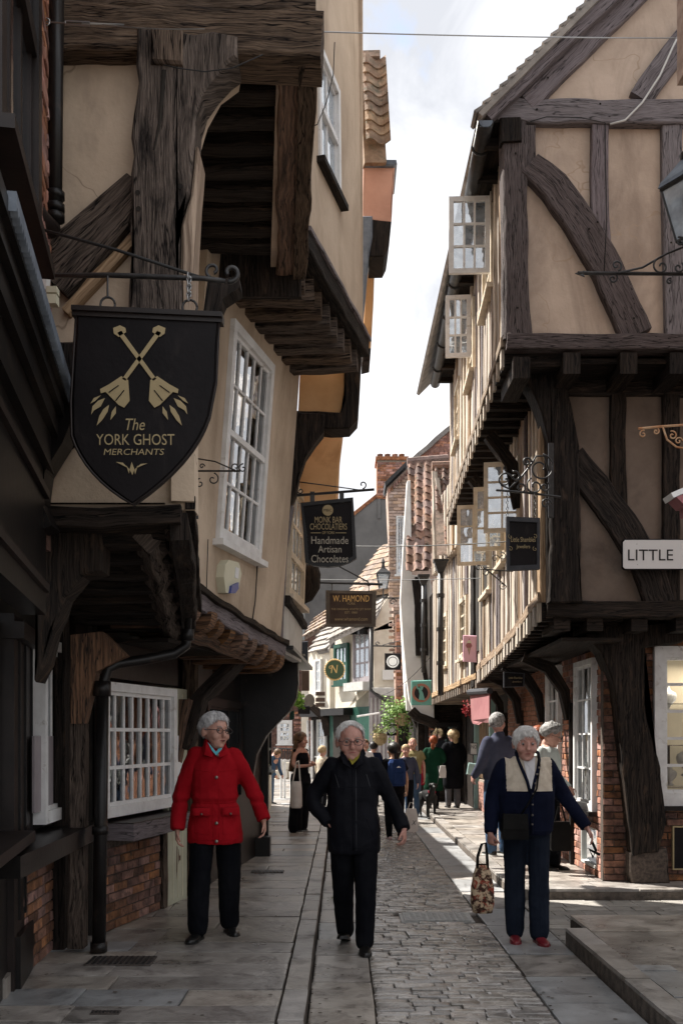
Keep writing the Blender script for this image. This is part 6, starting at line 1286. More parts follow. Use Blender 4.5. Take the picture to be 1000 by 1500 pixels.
gs = hang('hanging_sign', 'aqua green square sign with a terracotta disc and a statue holding a torch', 17.5, [(602, 997), (631.5, 996), (632, 1033), (602, 1033)], 'sign_aqua')
wg = wt(17.5); GD = lambda r_, o, m_, nm, n=28: MB().lathe([(.001, 0), (r_, .0), (r_, .004), (.001, .004)], wg.pt(*wg.px(616.5, 1015), o), (0, -1, 0), n).build(nm, m_, gs)
GD(.165, .003, 'sign_terracotta', 'disc'); GD(.12, .008, 'letter_black', 'inner_disc')
GG = lambda pts, m_: MB().prism([wg.pt(*wg.px(*p), .014) for p in pts], (0, -.004, 0)).build('figure', m_, gs)
GG([(613, 1025), (614, 1016), (612, 1008), (614, 1007), (617, 1011), (619, 1015), (622, 1026)], 'sign_aqua'); GG([(606, 998), (608, 998), (613, 1009), (611, 1010)], 'sign_aqua'); GG([(615, 1010), (616, 1007), (619, 1008), (618, 1011)], 'sign_aqua'); GG([(614.5, 1007), (614, 1004.5), (616, 1006), (617, 1004), (618, 1006), (620, 1005), (619, 1008)], 'sign_aqua')
ns = hang('hanging_sign', 'round dark green sign with a beaded gold rim and large gold letter N', 23.5, [(490+14.5*math.cos(2*PI*i/28), 981+15.5*math.sin(2*PI*i/28)) for i in range(28)], 'gold_dull')
wn = wt(23.5)
MB().lathe([(.001, 0), (.215, 0), (.215, .006), (.001, .006)], wn.pt(*wn.px(490, 981), .004), (0, -1, 0), 28).build('disc', 'sign_green', ns)
m = MB()
for i in range(30): a = 2*PI*i/30; m.lathe([(.001, 0), (.02, 0), (.001, .02)], wn.pt(*wn.px(490, 981), .004)+V((.235*math.cos(a), 0, .245*math.sin(a))), (0, -1, 0), 6)
m.build('beading', 'letter_gold', ns); stext('N', 489.5, 980, 12, 23.5, 'letter_gold', ns, 10, .15, o=.014)
m = MB(); m.tube(spiral(wn.pt(*wn.px(484, 978), .014), (1, 0, 0), (0, 0, 1), .045, .8, start=1), .007, 4); m.build('flourish', 'letter_gold', ns)
def disc_sign(x, y, w, h, Y, r, label):
    t = hang('hanging_sign', label, Y, [(x-w, y-h), (x+w, y-h), (x+w, y+h), (x-w, y+h)], 'sign_navy' if False else 'sign_black'); wv = wt(Y); c = wv.pt(*wv.px(x, y), .004); k = Y/F
    MB().lathe([(.001, 0), (r*k, 0), (r*k, .004), (.001, .004)], c, (0, -1, 0), 22).build('disc', 'white_plain', t); m = MB(); m.tube([c+V((r*k*.72*math.cos(a), -.008, r*k*.72*math.sin(a))) for a in [2*PI*i/20 for i in range(21)]], .008, 4); m.build('ring', 'sign_grey', t)
disc_sign(575, 969, 11.8, 12.2, 26, 9.2, 'black square sign with a white disc on the cream house, the higher of the two'); disc_sign(573.5, 1069, 7, 8.5, 24, 6.2, 'smaller and lower black square sign with a white disc beside the hanging plants')
m = MB(); m.tube([P(546, 946, 26), P(588, 947, 26)], .02, 5); m.tube(spiral(P(552, 943, 26), (1, 0, 0), (0, 0, 1), .06, 1), .012, 4); m.tube([P(560, 945, 26), P(588, 938, 26)], .01, 4); o = m.build('sign_bracket', 'iron'); tag(o, 'thin black bracket above the higher white disc sign', 'bracket')
nv = hang('hanging_sign', 'dark navy sign with small pale lettering at the left behind the tan house', 19.5, [(433, 940), (451, 939), (451, 975), (433, 975)], 'sign_navy'); stext('ST', 440, 954, 3, 19.5, 'letter_pale', nv, 6, o=.012); stext('LKER', 441, 959.5, 3, 19.5, 'letter_pale', nv, 13, o=.012)
for x, y, w, h, Y, mm, lab, s_ in ((447, 997, 6, 15, 22, 'sign_brown', 'narrow brown and gold shield sign far down the street on the left', 'TEA'), (469, 1016, 7, 3, 26, 'sign_brown', 'uppermost of three small brown plank signs on the far cottage', 'Gifts'), (469, 1025, 7, 3, 26, 'sign_brown', 'middle of three small brown plank signs on the far cottage', 'Cards'), (469, 1032.5, 7, 3, 26, 'sign_brown', 'lowest of three small brown plank signs on the far cottage', 'Toys'), (453, 1026, 8, 10, 24.5, 'sign_frame', 'grey-brown oval sign far off beside the plank signs', 'York'), (445, 1040, 9, 6, 23.5, 'sign_black', 'small black sign with white script low among the far signs', 'Copper')):
    ol = [(x-w, y-h), (x+w, y-h), (x+w, y+h), (x-w, y+h)] if mm != 'sign_frame' else [(x+w*math.cos(2*PI*i/16), y+h*math.sin(2*PI*i/16)) for i in range(16)]
    t_ = hang('hanging_sign', lab, Y, ol, mm)
# street name plate
lp = thing('street_sign', 'white street name plate reading LITTLE in black capitals on the dark brace', 'sign', wR1.pt(*wR1.px(955, 812, .17), .17))
oo = .17; q = [(912, 794), (915, 791), (1130, 791), (1130, 833), (915, 833), (912, 830)]
blob(wR1, [wR1.px(x+(-2 if x < 920 else 2), y+(-2 if y < 812 else 2), oo-.01) for x, y in q], oo-.01, .015, 'sign_black', 'border', lp, amp=0); MB().prism([wR1.pt(*wR1.px(*p, oo), oo) for p in q], (0, .01, 0)).build('plate', 'white_plain', lp)
stext('LITTLE', 952, 813, 16, Y1-oo, 'letter_black', lp, 66, o=.003); stext('SHAMBLES', 1066, 813, 16, Y1-oo, 'letter_black', lp, 100, o=.003)
for x, y in ((932, 797), (933, 827)): MB().lathe([(.005, 0), (.001, .003)], wR1.pt(*wR1.px(x, y, oo), oo+.001), (0, -1, 0), 6).build('screw', 'steel', lp)
# NO sign and aqua menu board by the shop
no = hang('wall_sign', 'small white notice reading NO in black on the aqua shopfront', 18.2, [(688, 1088), (698.5, 1088), (698.5, 1106), (688, 1106)], 'white_plain', 'letter_black', .01, o_th=.02); stext('NO', 693.5, 1094, 5.5, 18.2, 'letter_black', no, 8, o=.02)
mn = hang('menu_board', 'small tilted aqua menu board below the NO notice', 17.6, [(686, 1117), (701, 1119), (699, 1135), (683, 1134)], 'paint_aqua'); 

# ---- lantern on the right ----
ln = thing('wall_lantern', 'old glass street lantern hanging in at the right edge', 'lantern', P(1000, 300, 6.2))
def lq(x, y, d=0.): return P(x, y, 6.2+d)
cx_, Yl = 1012, 6.2; A = [(962, 292, -.12), (986, 262, .12)]
s = 6.2/F
c_top = P(1014, 268, 6.3); ht = .215
sq = lambda hw, z, cx=0: [c_top+V((cx+hw*a-.35*hw*b*0, hw*b, z)) for a, b in ((-1, -1), (1, -1), (1, 1), (-1, 1))]
m = MB(); 
rot = Matrix.Rotation(.55, 3, 'Z')
def sqr(hw, z): return [c_top+rot@V((hw*a, hw*b, 0))+V((0, 0, z)) for a, b in ((-1, -1), (1, -1), (1, 1), (-1, 1))]
T, B_ = sqr(.135, -.02), sqr(.07, -.36)
for i in range(4):
    m.tube([T[i], B_[i]], .009, 5); m.tube([T[i], T[(i+1) % 4]], .016, 5); m.tube([B_[i], B_[(i+1) % 4]], .010, 5)
m.build('frame', 'iron', ln)
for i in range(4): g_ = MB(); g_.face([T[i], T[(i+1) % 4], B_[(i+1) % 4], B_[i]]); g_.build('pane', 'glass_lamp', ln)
m = MB(); m.loft([sqr(.150, -.01), sqr(.142, .02), sqr(.08, .11), sqr(.055, .15)]); m.build('roof', 'lead', ln)
m = MB(); m.lathe([(.07, .15), (.085, .18), (.05, .21), (.06, .24), (.03, .27), (.012, .33), (.001, .36)], c_top, (0, 0, 1), 12); m.build('finial', 'iron', ln, True)
m = MB(); m.tube([P(846, 400, 6.0), P(1060, 402, 6.3)], .011, 6); m.prism([P(842, 400, 6), P(856, 396, 6), P(853, 400, 6), P(856, 405, 6)], (0, .01, 0)); m.build('arm', 'iron', ln)
m = MB(); m.tube([P(905, 400, 6.05), P(940, 392, 6.1), P(975, 372, 6.15), P(1010, 358, 6.2)], .007, 5)
for x, y, r_, s_, g_ in ((902, 389, .035, -1.2, 1), (968, 390, .055, 1.8, 1), (993, 392, .035, 1., -1), (995, 354, .03, 2, -1), (897, 408, .03, 1, -1), (980, 412, .02, 1, 1)): m.tube(spiral(P(x, y, 6.1), (1, 0, 0), (0, 0, 1), r_, 1.2, start=s_, sgn=g_), .006, 5)
m.build('scrolls', 'steel' if False else 'iron', ln, True)
hs = thing('brick_house', 'pink brick edge of a house cutting in along the top right border', 'building', (2.2, 6.0, 0))
m = MB(); m.box((2.205, 5.7, 5.9), (3.5, 0, 0), (0, .85, 0), (0, 0, 1.6)); m.build('upper_wall', 'brick_pale', hs); m = MB(); m.box((2.235, 5.3, .1), (3.4, 0, 0), (0, 1.0, 0), (0, 0, 5.79)); m.build('wall', 'brick_pale', hs); m = MB(); m.box((2.16, 5.25, 7.5), (3.6, 0, 0), (0, 1.35, 0), (0, 0, .1)); m.build('roof', 'tile_stone', hs)
bricks(Wall((2.235, 5.3), (3.9, 5.3), (3, 0)), 0, 1.6, .1, 5.85, hs, 'brick_pale', cap=150, mort='mortar', depth=.01, o=.014); bricks(Wall((2.235, 5.3), (2.235, 6.3), (0, 6)), 0, 1.0, .1, 5.85, hs, 'brick_pale', cap=150, mort='mortar', depth=.01, o=.014)
rb = thing('scroll_bracket', 'rusty orange scroll bracket sticking in from the right edge', 'bracket', P(1000, 640, 5.5))
m = MB(); m.tube([P(934, 628, 5.5), P(965, 625, 5.5), P(1040, 620, 5.5)], .007, 5); m.build('arm', 'iron_rust', rb); m = MB(); m.tube([P(970, 626, 5.5), P(976, 644, 5.5), P(990, 655, 5.5), P(1010, 658, 5.5)], .006, 5)
for x, y, r_, s_, g_ in ((941, 636, .022, 1.2, 1), (960, 632, .018, 1, -1), (984, 638, .026, 2, -1), (993, 646, .022, 0, 1)): m.tube(spiral(P(x, y, 5.5), (1, 0, 0), (0, 0, 1), r_, 1.2, start=s_, sgn=g_), .0045, 5)
m.build('scrolls', 'iron_rust', rb, True)
cn = thing('cornice', 'chipped white-edged pink cornice entering at the right edge under the rusty bracket', 'cornice', P(990, 730, 4.6))
for pts, mm, nm in (([(968, 722), (1060, 682), (1060, 690), (972, 729)], 'paint_white', 'edge'), ([(976, 728), (1060, 692), (1060, 740), (988, 740)], 'awning_pink', 'moulding'), ([(993, 738), (1060, 738), (1060, 752), (994, 752)], 'awning_pink', 'frieze')): MB().prism([P(x+14, y, 4.6+(.02 if nm == 'frieze' else 0)) for x, y in pts], (0, .12, 0)).build(nm, mm, cn)
# thin wires across the street, far
for a, b, s_, lab in ((P(440, 797, 15), P(760, 792, 12), .05, 'upper thin wire crossing the street behind the chocolatier sign'), (P(440, 848, 20), P(735, 846, 15), .03, 'lower thin wire crossing the street behind the jet shop sign'), (P(560, 1018, 20), P(632, 960, 16), .1, 'slack cable rising towards the cream boarded house')):
    m = MB(); m.tube(sag(a, b, s_, 12), .006, 4); o = m.build('wire', 'cable'); tag(o, lab, 'wire')
q = [P(999, 40, 9.3), P(984, 70, 9.3), P(966, 110, 9.3), P(940, 150, 9.3), P(915, 176, 9.3), P(893, 182, 9.3)]; m = MB(); m.tube(q, .010, 5); o = m.build('cable', 'cable_white', None, True); tag(o, 'white cable curving down across the gable at the top right', 'cable')
q = [P(776, 178, 9.3), P(800, 171, 9.3), P(850, 172, 9.3), P(886, 180, 9.3), P(886, 240, 9.3), P(888, 320, 9.3), P(884, 400, 9.3)]; m = MB(); m.tube(q, .005, 4); o = m.build('cable', 'cable', None, True); tag(o, 'dark cable along the gable tie beam and down the middle stud', 'cable')
# far street lamp between the signs
lf = thing('street_lamp', 'small black wall lantern on a scroll arm in front of the brick house far off', 'lamp', P(561, 850, 24))
cF = P(561, 842, 24); S4 = lambda hw, z: [cF+V((hw*a, hw*b, z)) for a, b in ((-1, -1), (1, -1), (1, 1), (-1, 1))]
m = MB(); a_, b4_ = S4(.15, .0), S4(.09, -.33); [m.tube([a_[i], b4_[i]], .014, 4) for i in range(4)]; m.loft([S4(.17, 0), S4(.16, .04), S4(.05, .16), S4(.03, .26)]); m.lathe([(.03, .26), (.05, .3), (.001, .42)], cF, (0, 0, 1), 8); m.build('frame', 'iron', lf)
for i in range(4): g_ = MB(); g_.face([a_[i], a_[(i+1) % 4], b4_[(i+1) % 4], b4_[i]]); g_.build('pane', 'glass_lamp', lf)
m = MB(); m.tube([P(561, 862, 24), P(561, 876, 24), P(585, 876, 24)], .02, 5); m.tube(spiral(P(575, 882, 24), (1, 0, 0), (0, 0, 1), .09, 1.1), .012, 4); m.build('arm', 'iron', lf)
# dark bracket ball light of house C
m = MB(); m.lathe([(.02, .22), (.16, .2), (.2, .05), (.19, -.12), (.1, -.26), (.02, -.3)], P(446, 848, 12.2), (0, 0, 1), 14); o = m.build('hanging_basket', 'basket', None, True); o.data.materials.clear(); o.data.materials.append(MATS['oak_black']); tag(o, 'dark round hanging basket behind the chocolatier sign at the left', 'basket')
# ---- greenery ----
def foliage(name, label, c, rad, n, m_, droop=.0, seed=1, leaf=.06, cat='plant', vines=0):
    r_ = random.Random(seed); t = thing(name, label, cat, c); mb = MB(); clumps = []
    for i in range(14):
        a, b = r_.uniform(0, 2*PI), r_.uniform(-1, 1); k = r_.random()**.5; clumps.append(V((rad[0]*k*math.cos(a)*math.sqrt(1-b*b*.5), rad[1]*k*math.sin(a), rad[2]*b*k)))
    for i in range(n):
        cl = r_.choice(clumps); p = V(c)+cl+V((r_.gauss(0, rad[0]*.24), r_.gauss(0, rad[1]*.24), r_.gauss(0, rad[2]*.22))); 
        if vines and i % 4 == 0: p = V(c)+V((r_.uniform(-1, 1)*rad[0]*1.0, r_.uniform(-1, 1)*rad[1]*.6, -abs(r_.gauss(.5, .5))*rad[2]*1.3))
        d = V((r_.uniform(-1, 1), r_.uniform(-1, 1), r_.uniform(-.8, .6))).normalized(); s = d.orthogonal().normalized(); s = (s+d.cross(s)*r_.uniform(-1, 1)).normalized(); l_ = leaf*r_.uniform(.6, 1.3)
        mb.face([p, p+d*l_*.5+s*l_*.32, p+d*l_, p+d*l_*.5-s*l_*.32])
    mb.build('leaves', m_, t, kind='stuff'); return t
t = foliage('trailing_plant', 'bright green trailing creeper spilling from a basket by the white house', P(583, 1040, 24), (.36, .3, .34), 1500, 'leaf', seed=4, leaf=.085, vines=1)
m = MB(); m.lathe([(.25, .0), (.22, -.18), (.05, -.3)], P(590, 1045, 24), (0, 0, 1), 10); m.build('basket', 'basket', t)
t = foliage('hanging_basket', 'hanging basket with thin dry foliage below the green creeper', P(556.5, 1076, 22.5), (.13, .13, .17), 420, 'leaf_dry', seed=6, leaf=.05, cat='basket')
m = MB(); m.lathe([(.14, .06), (.17, -.03), (.13, -.16), (.03, -.22)], P(556.5, 1078, 22.5), (0, 0, 1), 10); m.build('basket', 'basket', t); m = MB(); m.tube([P(556.5, 1068, 22.5), P(557, 1050, 22.5)], .008, 4); m.build('chain', 'iron', t)
foliage('leafy_plant', 'small tuft of lime green leaves beside the black shopfront on the left', P(438, 1025, 13.6), (.045, .08, .13), 260, 'leaf', seed=8, leaf=.05)
foliage('flower_basket', 'dark red flowers in a basket under the boarded jetty beside the awning', P(685, 1036, 17.0), (.10, .1, .14), 300, 'flower_red', seed=9, leaf=.04)
gb_ = hang('wall_sign', 'small green sign on the left edge of the black curved shopfront', 13.2, [(424, 1043), (431, 1040), (431, 1053), (424, 1055)], 'paint_green')
# pink awning shop on the right beyond the corner house
sh = thing('shopfront', 'pale aqua and cream shopfront under the pink awning', 'shopfront', (2.7, 17.5, 0))
wsx = Wall((2.80, 15.9), (2.80, 21.4), (0, 18)); tt = lambda x: wsx.px(x, 1100)[0]
m = MB(); wsx.rect(m, 0, 5.5, .1, 2.4, -.1, .1); m.build('wall', 'dark_room', sh)
for x in (686, 697, 720): m = MB(); wsx.rect(m, tt(x)-.09, tt(x)+.09, .1, 2.3, .05, .2); m.build('pilaster', 'paint_aqua', sh)
m = MB(); wsx.rect(m, tt(712), tt(700), .75, 2.1, -.04, .02); m.build('blind', 'paint_cream', sh)
m = MB(); wsx.rect(m, tt(712), tt(688), 2.1, 2.3, .08, .2); m.build('fascia', 'paint_grey', sh)
bricks(wsx, .0, tt(700), .1, .72, sh, 'brick_red', cap=60, mort='mortar')
for i in range(7): t_ = tt(712)+(tt(700)-tt(712))*i/6; m = MB(); wsx.rect(m, t_-.015, t_+.015, .75, 2.1, -.02, .02); m.build('glazing_bar', 'oak_tan', sh)
aw = thing('awning', 'folded pink fabric awning with grey roller above the aqua shopfront', 'awning', P(703, 1020, 15.9))
q = [P(688, 1016, 16.2), P(716, 1014, 14.9), P(716, 1052, 14.8), P(690, 1055, 16.1)]
m = MB(); m.prism(q, (.03, .05, 0)); m.build('canvas', 'awning_pink', aw)
m = MB(); m.prism([P(690, 1055, 16.1), P(716, 1052, 14.8), P(716, 1059, 14.9), P(706, 1058, 15.4), P(700, 1062, 15.6), P(692, 1060, 16)], (.02, .03, 0)); m.build('valance', 'awning_pink', aw)
m = MB(); m.tube([P(687, 1014, 16.2), P(717, 1012, 14.9)], .05, 8); m.build('roller', 'sign_grey', aw)
# lime-stained back wall
# ================= people =================
def remeshed(mb, voxel, smooth=2, disp=None, m='skin', name='body', parent=None, facemat=None, mats=None, deci=None):
    me = bpy.data.meshes.new('tmp'); me.from_pydata(mb.v, [], mb.f); bm = bmesh.new(); bm.from_mesh(me); bmesh.ops.recalc_face_normals(bm, faces=bm.faces); bm.to_mesh(me); bm.free()
    o = bpy.data.objects.new('tmp', me); COL.objects.link(o); md = o.modifiers.new('r', 'REMESH'); md.mode = 'VOXEL'; md.voxel_size = voxel; md.adaptivity = 0
    dg = bpy.context.evaluated_depsgraph_get(); e = bpy.data.meshes.new_from_object(o.evaluated_get(dg)); bpy.data.objects.remove(o); bpy.data.meshes.remove(me)
    bm = bmesh.new(); bm.from_mesh(e)
    for _ in range(smooth): bmesh.ops.smooth_vert(bm, verts=bm.verts, factor=.5, use_axis_x=True, use_axis_y=True, use_axis_z=True)
    bm.normal_update()
    if disp:
        for v, d in [(v, disp(v.co.copy(), v.normal.copy())) for v in bm.verts]: v.co += d
    me = bpy.data.meshes.new(name); 
    if facemat:
        for f in bm.faces: f.material_index = facemat(f.calc_center_median(), f.normal)
    uvl = bm.loops.layers.uv.new('UVMap')
    for x in (mats or [m]): me.materials.append(MATS[x])
    bm.to_mesh(me); bm.free(); bpy.data.meshes.remove(e)
    me.polygons.foreach_set('use_smooth', [True]*len(me.polygons)); me.update(); return me
def ell(mb, c, r, n=12, m=8, rot=None):
    c = V(c); rings = []
    for i in range(m+1):
        a = -PI/2+PI*i/m; k = max(math.cos(a), .02); ring = []
        for j in range(n):
            b = 2*PI*j/n; p = V((r[0]*k*math.cos(b), r[1]*k*math.sin(b), r[2]*math.sin(a))); ring.append(c+(rot@p if rot else p))
        rings.append(ring)
    return mb.loft(rings)
def limb(mb, pts, rad, n=12, flat=1., end=True):
    """tapering limb; flat<1 squashes it front to back"""
    P_ = [V(p) for p in pts]; out = []; rr = []
    for i in range(len(P_)-1):
        for k in range(4): 
            t = k/4; out.append(P_[i].lerp(P_[i+1], t)); rr.append(rad[i]+(rad[i+1]-rad[i])*t)
    out.append(P_[-1]); rr.append(rad[-1])
    for _ in range(2): out = [out[0]]+[(out[i-1]+out[i]*2+out[i+1])/4 for i in range(1, len(out)-1)]+[out[-1]]
    mb.tube(out, 1., n, rr); ell(mb, out[0], (rr[0],)*3, n, 6)
    if end: ell(mb, out[-1], (rr[-1],)*3, n, 6)
    return mb
def torso(mb, rings, n=20, sq=2.4):
    R_ = []
    for z, rx, ry, cx, cy in rings:
        r = []
        for j in range(n):
            a = 2*PI*j/n; c, s = math.cos(a), math.sin(a); k = (abs(c)**sq+abs(s)**sq)**(-1/sq); r.append(V((cx+rx*k*c, cy+ry*k*s, z)))
        R_.append(r)
    return mb.loft(R_)
def hand(mb, w, d, nrm, side, curl=.5, s=1., spread=.12):
    """palm and five fingers: w wrist, d towards the fingertips, nrm out of the palm, side towards the thumb"""
    w, d, nrm = V(w), V(d).normalized(), V(nrm).normalized(); side = V(side).normalized(); side = (side-d*side.dot(d)).normalized(); nrm = d.cross(side) if d.cross(side).dot(nrm) > 0 else side.cross(d)
    rings = []
    for k, (u, hw, th) in enumerate(((0, .026, .020), (.03, .036, .017), (.06, .042, .015), (.088, .040, .012))):
        c = w+d*u*s; rings.append([c+side*hw*s*math.cos(a)+nrm*th*s*math.sin(a) for a in [2*PI*j/10 for j in range(10)]])
    mb.loft(rings)
    for i, (off, L_) in enumerate(((.031, .072), (.011, .080), (-.010, .075), (-.030, .058))):
        p = w+d*.082*s+side*off*s; dd = (d+side*spread*(off/.03)).normalized(); pts = [p-d*.015*s, p]; a = 0
        for f, c_ in ((.45, .75), (.32, 1.0), (.23, .7)):
            a += curl*c_; p = p+(dd*math.cos(a)+nrm*math.sin(a))*L_*f*s; pts.append(p)
        mb.tube(pts, .0085*s, 8, [1.05, 1.05, .98, .9, .72]); ell(mb, pts[-1], (.0062*s,)*3, 8, 5)
    p = w+d*.022*s+side*.026*s; t1 = p+(d*.6+side*.75+nrm*.15).normalized()*.036*s; t2 = t1+(d*.85+side*.35+nrm*(.1+.4*curl)).normalized()*.032*s; t3 = t2+(d*.9+nrm*(.1+.5*curl)).normalized()*.026*s
    mb.tube([p-d*.01*s, p, t1, t2, t3], .0105*s, 8, [1.1, 1.15, 1., .9, .7]); ell(mb, t3, (.0072*s,)*3, 8, 5); return mb
from mathutils.bvhtree import BVHTree
BV = {}
def seam(pts, r, m_, nm, put, kd='top', n=10, lift=.0):
    """thin line of stitching or piping laid on the front of the last figure's garment, through (x, z) points"""
    q = []
    for (x0, z0), (x1, z1) in zip(pts, pts[1:]):
        for i in range(n+1):
            x, z = x0+(x1-x0)*i/n, z0+(z1-z0)*i/n; h = BV[kd].ray_cast(V((x, -1, z)), V((0, 1, 0)))
            if h[0] is not None: q.append(h[0]+V((0, -lift, 0)))
    if len(q) > 2: m = MB(); m.tube(q, r, 5); put(m, nm, m_)
HZ = 1.585    # centre of the head for a figure 1.70 tall
def gauss(p, c, r): d = (p-V(c)).length/r; return math.exp(-d*d)
def head_base(mb, Mh, fat=1.):
    T = lambda x, y, z: Mh@V((x, y, z))
    ro = Mh.to_3x3()
    ell(mb, T(0, .012, .022), (.074, .094, .088), 18, 12, ro); ell(mb, T(0, -.025, -.012), (.064*fat, .064, .078), 16, 10, ro); ell(mb, T(0, -.040, -.062), (.047*fat, .048, .048), 14, 8, ro); ell(mb, T(0, -.066, -.086), (.024, .022, .020), 10, 6, ro)
    ell(mb, T(0, -.092, -.004), (.0105, .016, .030), 10, 6, ro); ell(mb, T(0, -.103, -.024), (.0155, .0165, .0135), 10, 6, ro)
    for s in (-1, 1):
        ell(mb, T(s*.079, .014, -.008), (.010, .020, .032), 8, 6, ro@Matrix.Rotation(s*-.35, 3, 'Z')); ell(mb, T(s*.036, -.062, -.028), (.027*fat, .026, .026), 10, 6, ro)
def head_disp(Mh, old=1.):
    inv = Mh.inverted()
    def f(co, nr):
        p = inv@co
        if p.length > .16: return V((0, 0, 0))
        ro = Mh.to_3x3(); d = V((0, 0, 0)); fr = V((0, -1, 0))
        for s in (-1, 1):
            d -= fr*.013*gauss(p, (s*.031, -.083, .010), .017); d += fr*.006*gauss(p, (s*.032, -.088, .032), .018)
            d -= fr*.004*old*gauss(p, (s*.030, -.09, -.048), .010); d -= fr*.003*old*gauss(p, (s*.032, -.09, -.006), .009)
        d -= fr*.007*gauss(V((p.x*.45, p.y, p.z)), (0, -.092, -.053), .0055); d += fr*.005*gauss(V((p.x*.5, p.y, p.z)), (0, -.094, -.044), .006)+fr*.005*gauss(V((p.x*.6, p.y, p.z)), (0, -.094, -.062), .006)
        d -= fr*.005*gauss(p, (0, -.085, -.073), .010); d -= fr*.004*gauss(p, (0, -.095, .016), .010)
        return ro@d
    return f
STR = []
def hairshell(name, m, Mh, parent, line, thick=.016, bulk=(1, 1, 1), seed=0, rough=.006, n=44, mm=30, ctr=(0, .012, .022), top=0., freq=38., strands=0):
    """cap of hair; line(phi) gives the lowest latitude (radians) kept at azimuth phi (0 = face)"""
    inner, outer = [], []; c = V(ctr)
    R0 = V((.076, .096, .090)); keep = {}; vs = []; off = V((seed*5.1, seed*2.3, 0))
    for i in range(mm+1):
        la = -PI*.42+(PI*.92)*i/mm
        for j in range(n):
            ph = 2*PI*j/n; u = V((math.sin(ph)*math.cos(la), -math.cos(ph)*math.cos(la), math.sin(la)))
            k = max(0., min(1., (la-line(ph if ph < PI else ph-2*PI))/.55)); nz_ = noise.noise(u*9+off)*.5+noise.noise(V((u.x*freq, u.y*freq, u.z*7))+off)*.5
            th = (.002+thick*(k**.75))*(1+.0)+rough*nz_*(.35+k)+top*max(0, u.z)**2
            vs.append((la, ph, V((u.x*(R0.x*bulk[0]+th), u.y*(R0.y*bulk[1]+th), u.z*(R0.z*bulk[2]+th)))+c))
    mb = MB(); mb.v = [tuple(Mh@v[2]) for v in vs]
    for i in range(mm):
        for j in range(n):
            q = [i*n+j, i*n+(j+1) % n, (i+1)*n+(j+1) % n, (i+1)*n+j]; la = sum(vs[k][0] for k in q)/4; ph = vs[q[0]][1]; ph = ph if ph < PI else ph-2*PI
            if la > line(ph): mb.f.append(tuple(q)); mb.uv.append([(vs[k][0]*.1, vs[k][1]*.1) for k in q])
    if strands:
        r_ = random.Random(seed+3); st = MB()
        for _ in range(strands):
            ph = r_.uniform(-PI, PI); lo = line(ph); la = lo+(1.35-lo)*r_.random()**1.3; pts = []; L_ = r_.uniform(.25, .6); dp = r_.gauss(.12, .22); lift = r_.uniform(.000, .007)
            for k_ in range(5):
                a_ = la-L_*k_/4; p_ = ph+dp*k_/4; kq = max(0., min(1., (a_-lo)/.55)); u = V((math.sin(p_)*math.cos(a_), -math.cos(p_)*math.cos(a_), math.sin(a_))); th = .0015+thick*(kq**.75)+lift*(k_/4)**1.5+.0015+top*max(0, u.z)**2
                pts.append(V((u.x*(R0.x*bulk[0]+th), u.y*(R0.y*bulk[1]+th), u.z*(R0.z*bulk[2]+th)))+c)
                if a_ < lo-.10: break
            if len(pts) < 3: continue
            sd = (pts[1]-pts[0]).cross(pts[0]-c).normalized(); nn_ = len(pts)
            st.loft([[Mh@(p-sd*.0021*(1-i/(nn_-.6))), Mh@(p+(p-c).normalized()*.0014), Mh@(p+sd*.0021*(1-i/(nn_-.6)))] for i, p in enumerate(pts)], caps=False)
        STR.append(st)
    t_ = [mm*n+j for j in range(n)]; mb.f.append(tuple(t_)); mb.uv.append([(0, 0)]*n)
    return mb.build(name, m, parent, True)
def lerpline(pts):
    def f(ph):
        a = abs(ph)
        for (x0, y0), (x1, y1) in zip(pts, pts[1:]):
            if a <= x1: return y0+(y1-y0)*(a-x0)/(x1-x0)
        return pts[-1][1]
    return f
SHORT = lerpline([(0, .62), (.5, .60), (.85, .42), (1.1, .12), (1.35, -.05), (1.55, .12), (1.8, -.15), (2.2, -.62), (PI, -.70)])
RECEDE = lerpline([(0, 1.18), (.35, 1.1), (.7, .85), (1.0, .5), (1.15, .12), (1.35, -.12), (1.55, .10), (1.8, -.15), (2.2, -.62), (PI, -.68)])
BOB = lerpline([(0, .46), (.35, .42), (.6, .30), (.85, .0), (1.05, -.45), (1.25, -.68), (1.7, -.80), (2.3, -.85), (PI, -.9)])
LONGH = lerpline([(0, .55), (.4, .50), (.7, .28), (.9, -.2), (1.2, -.7), (1.8, -.9), (PI, -1.0)])
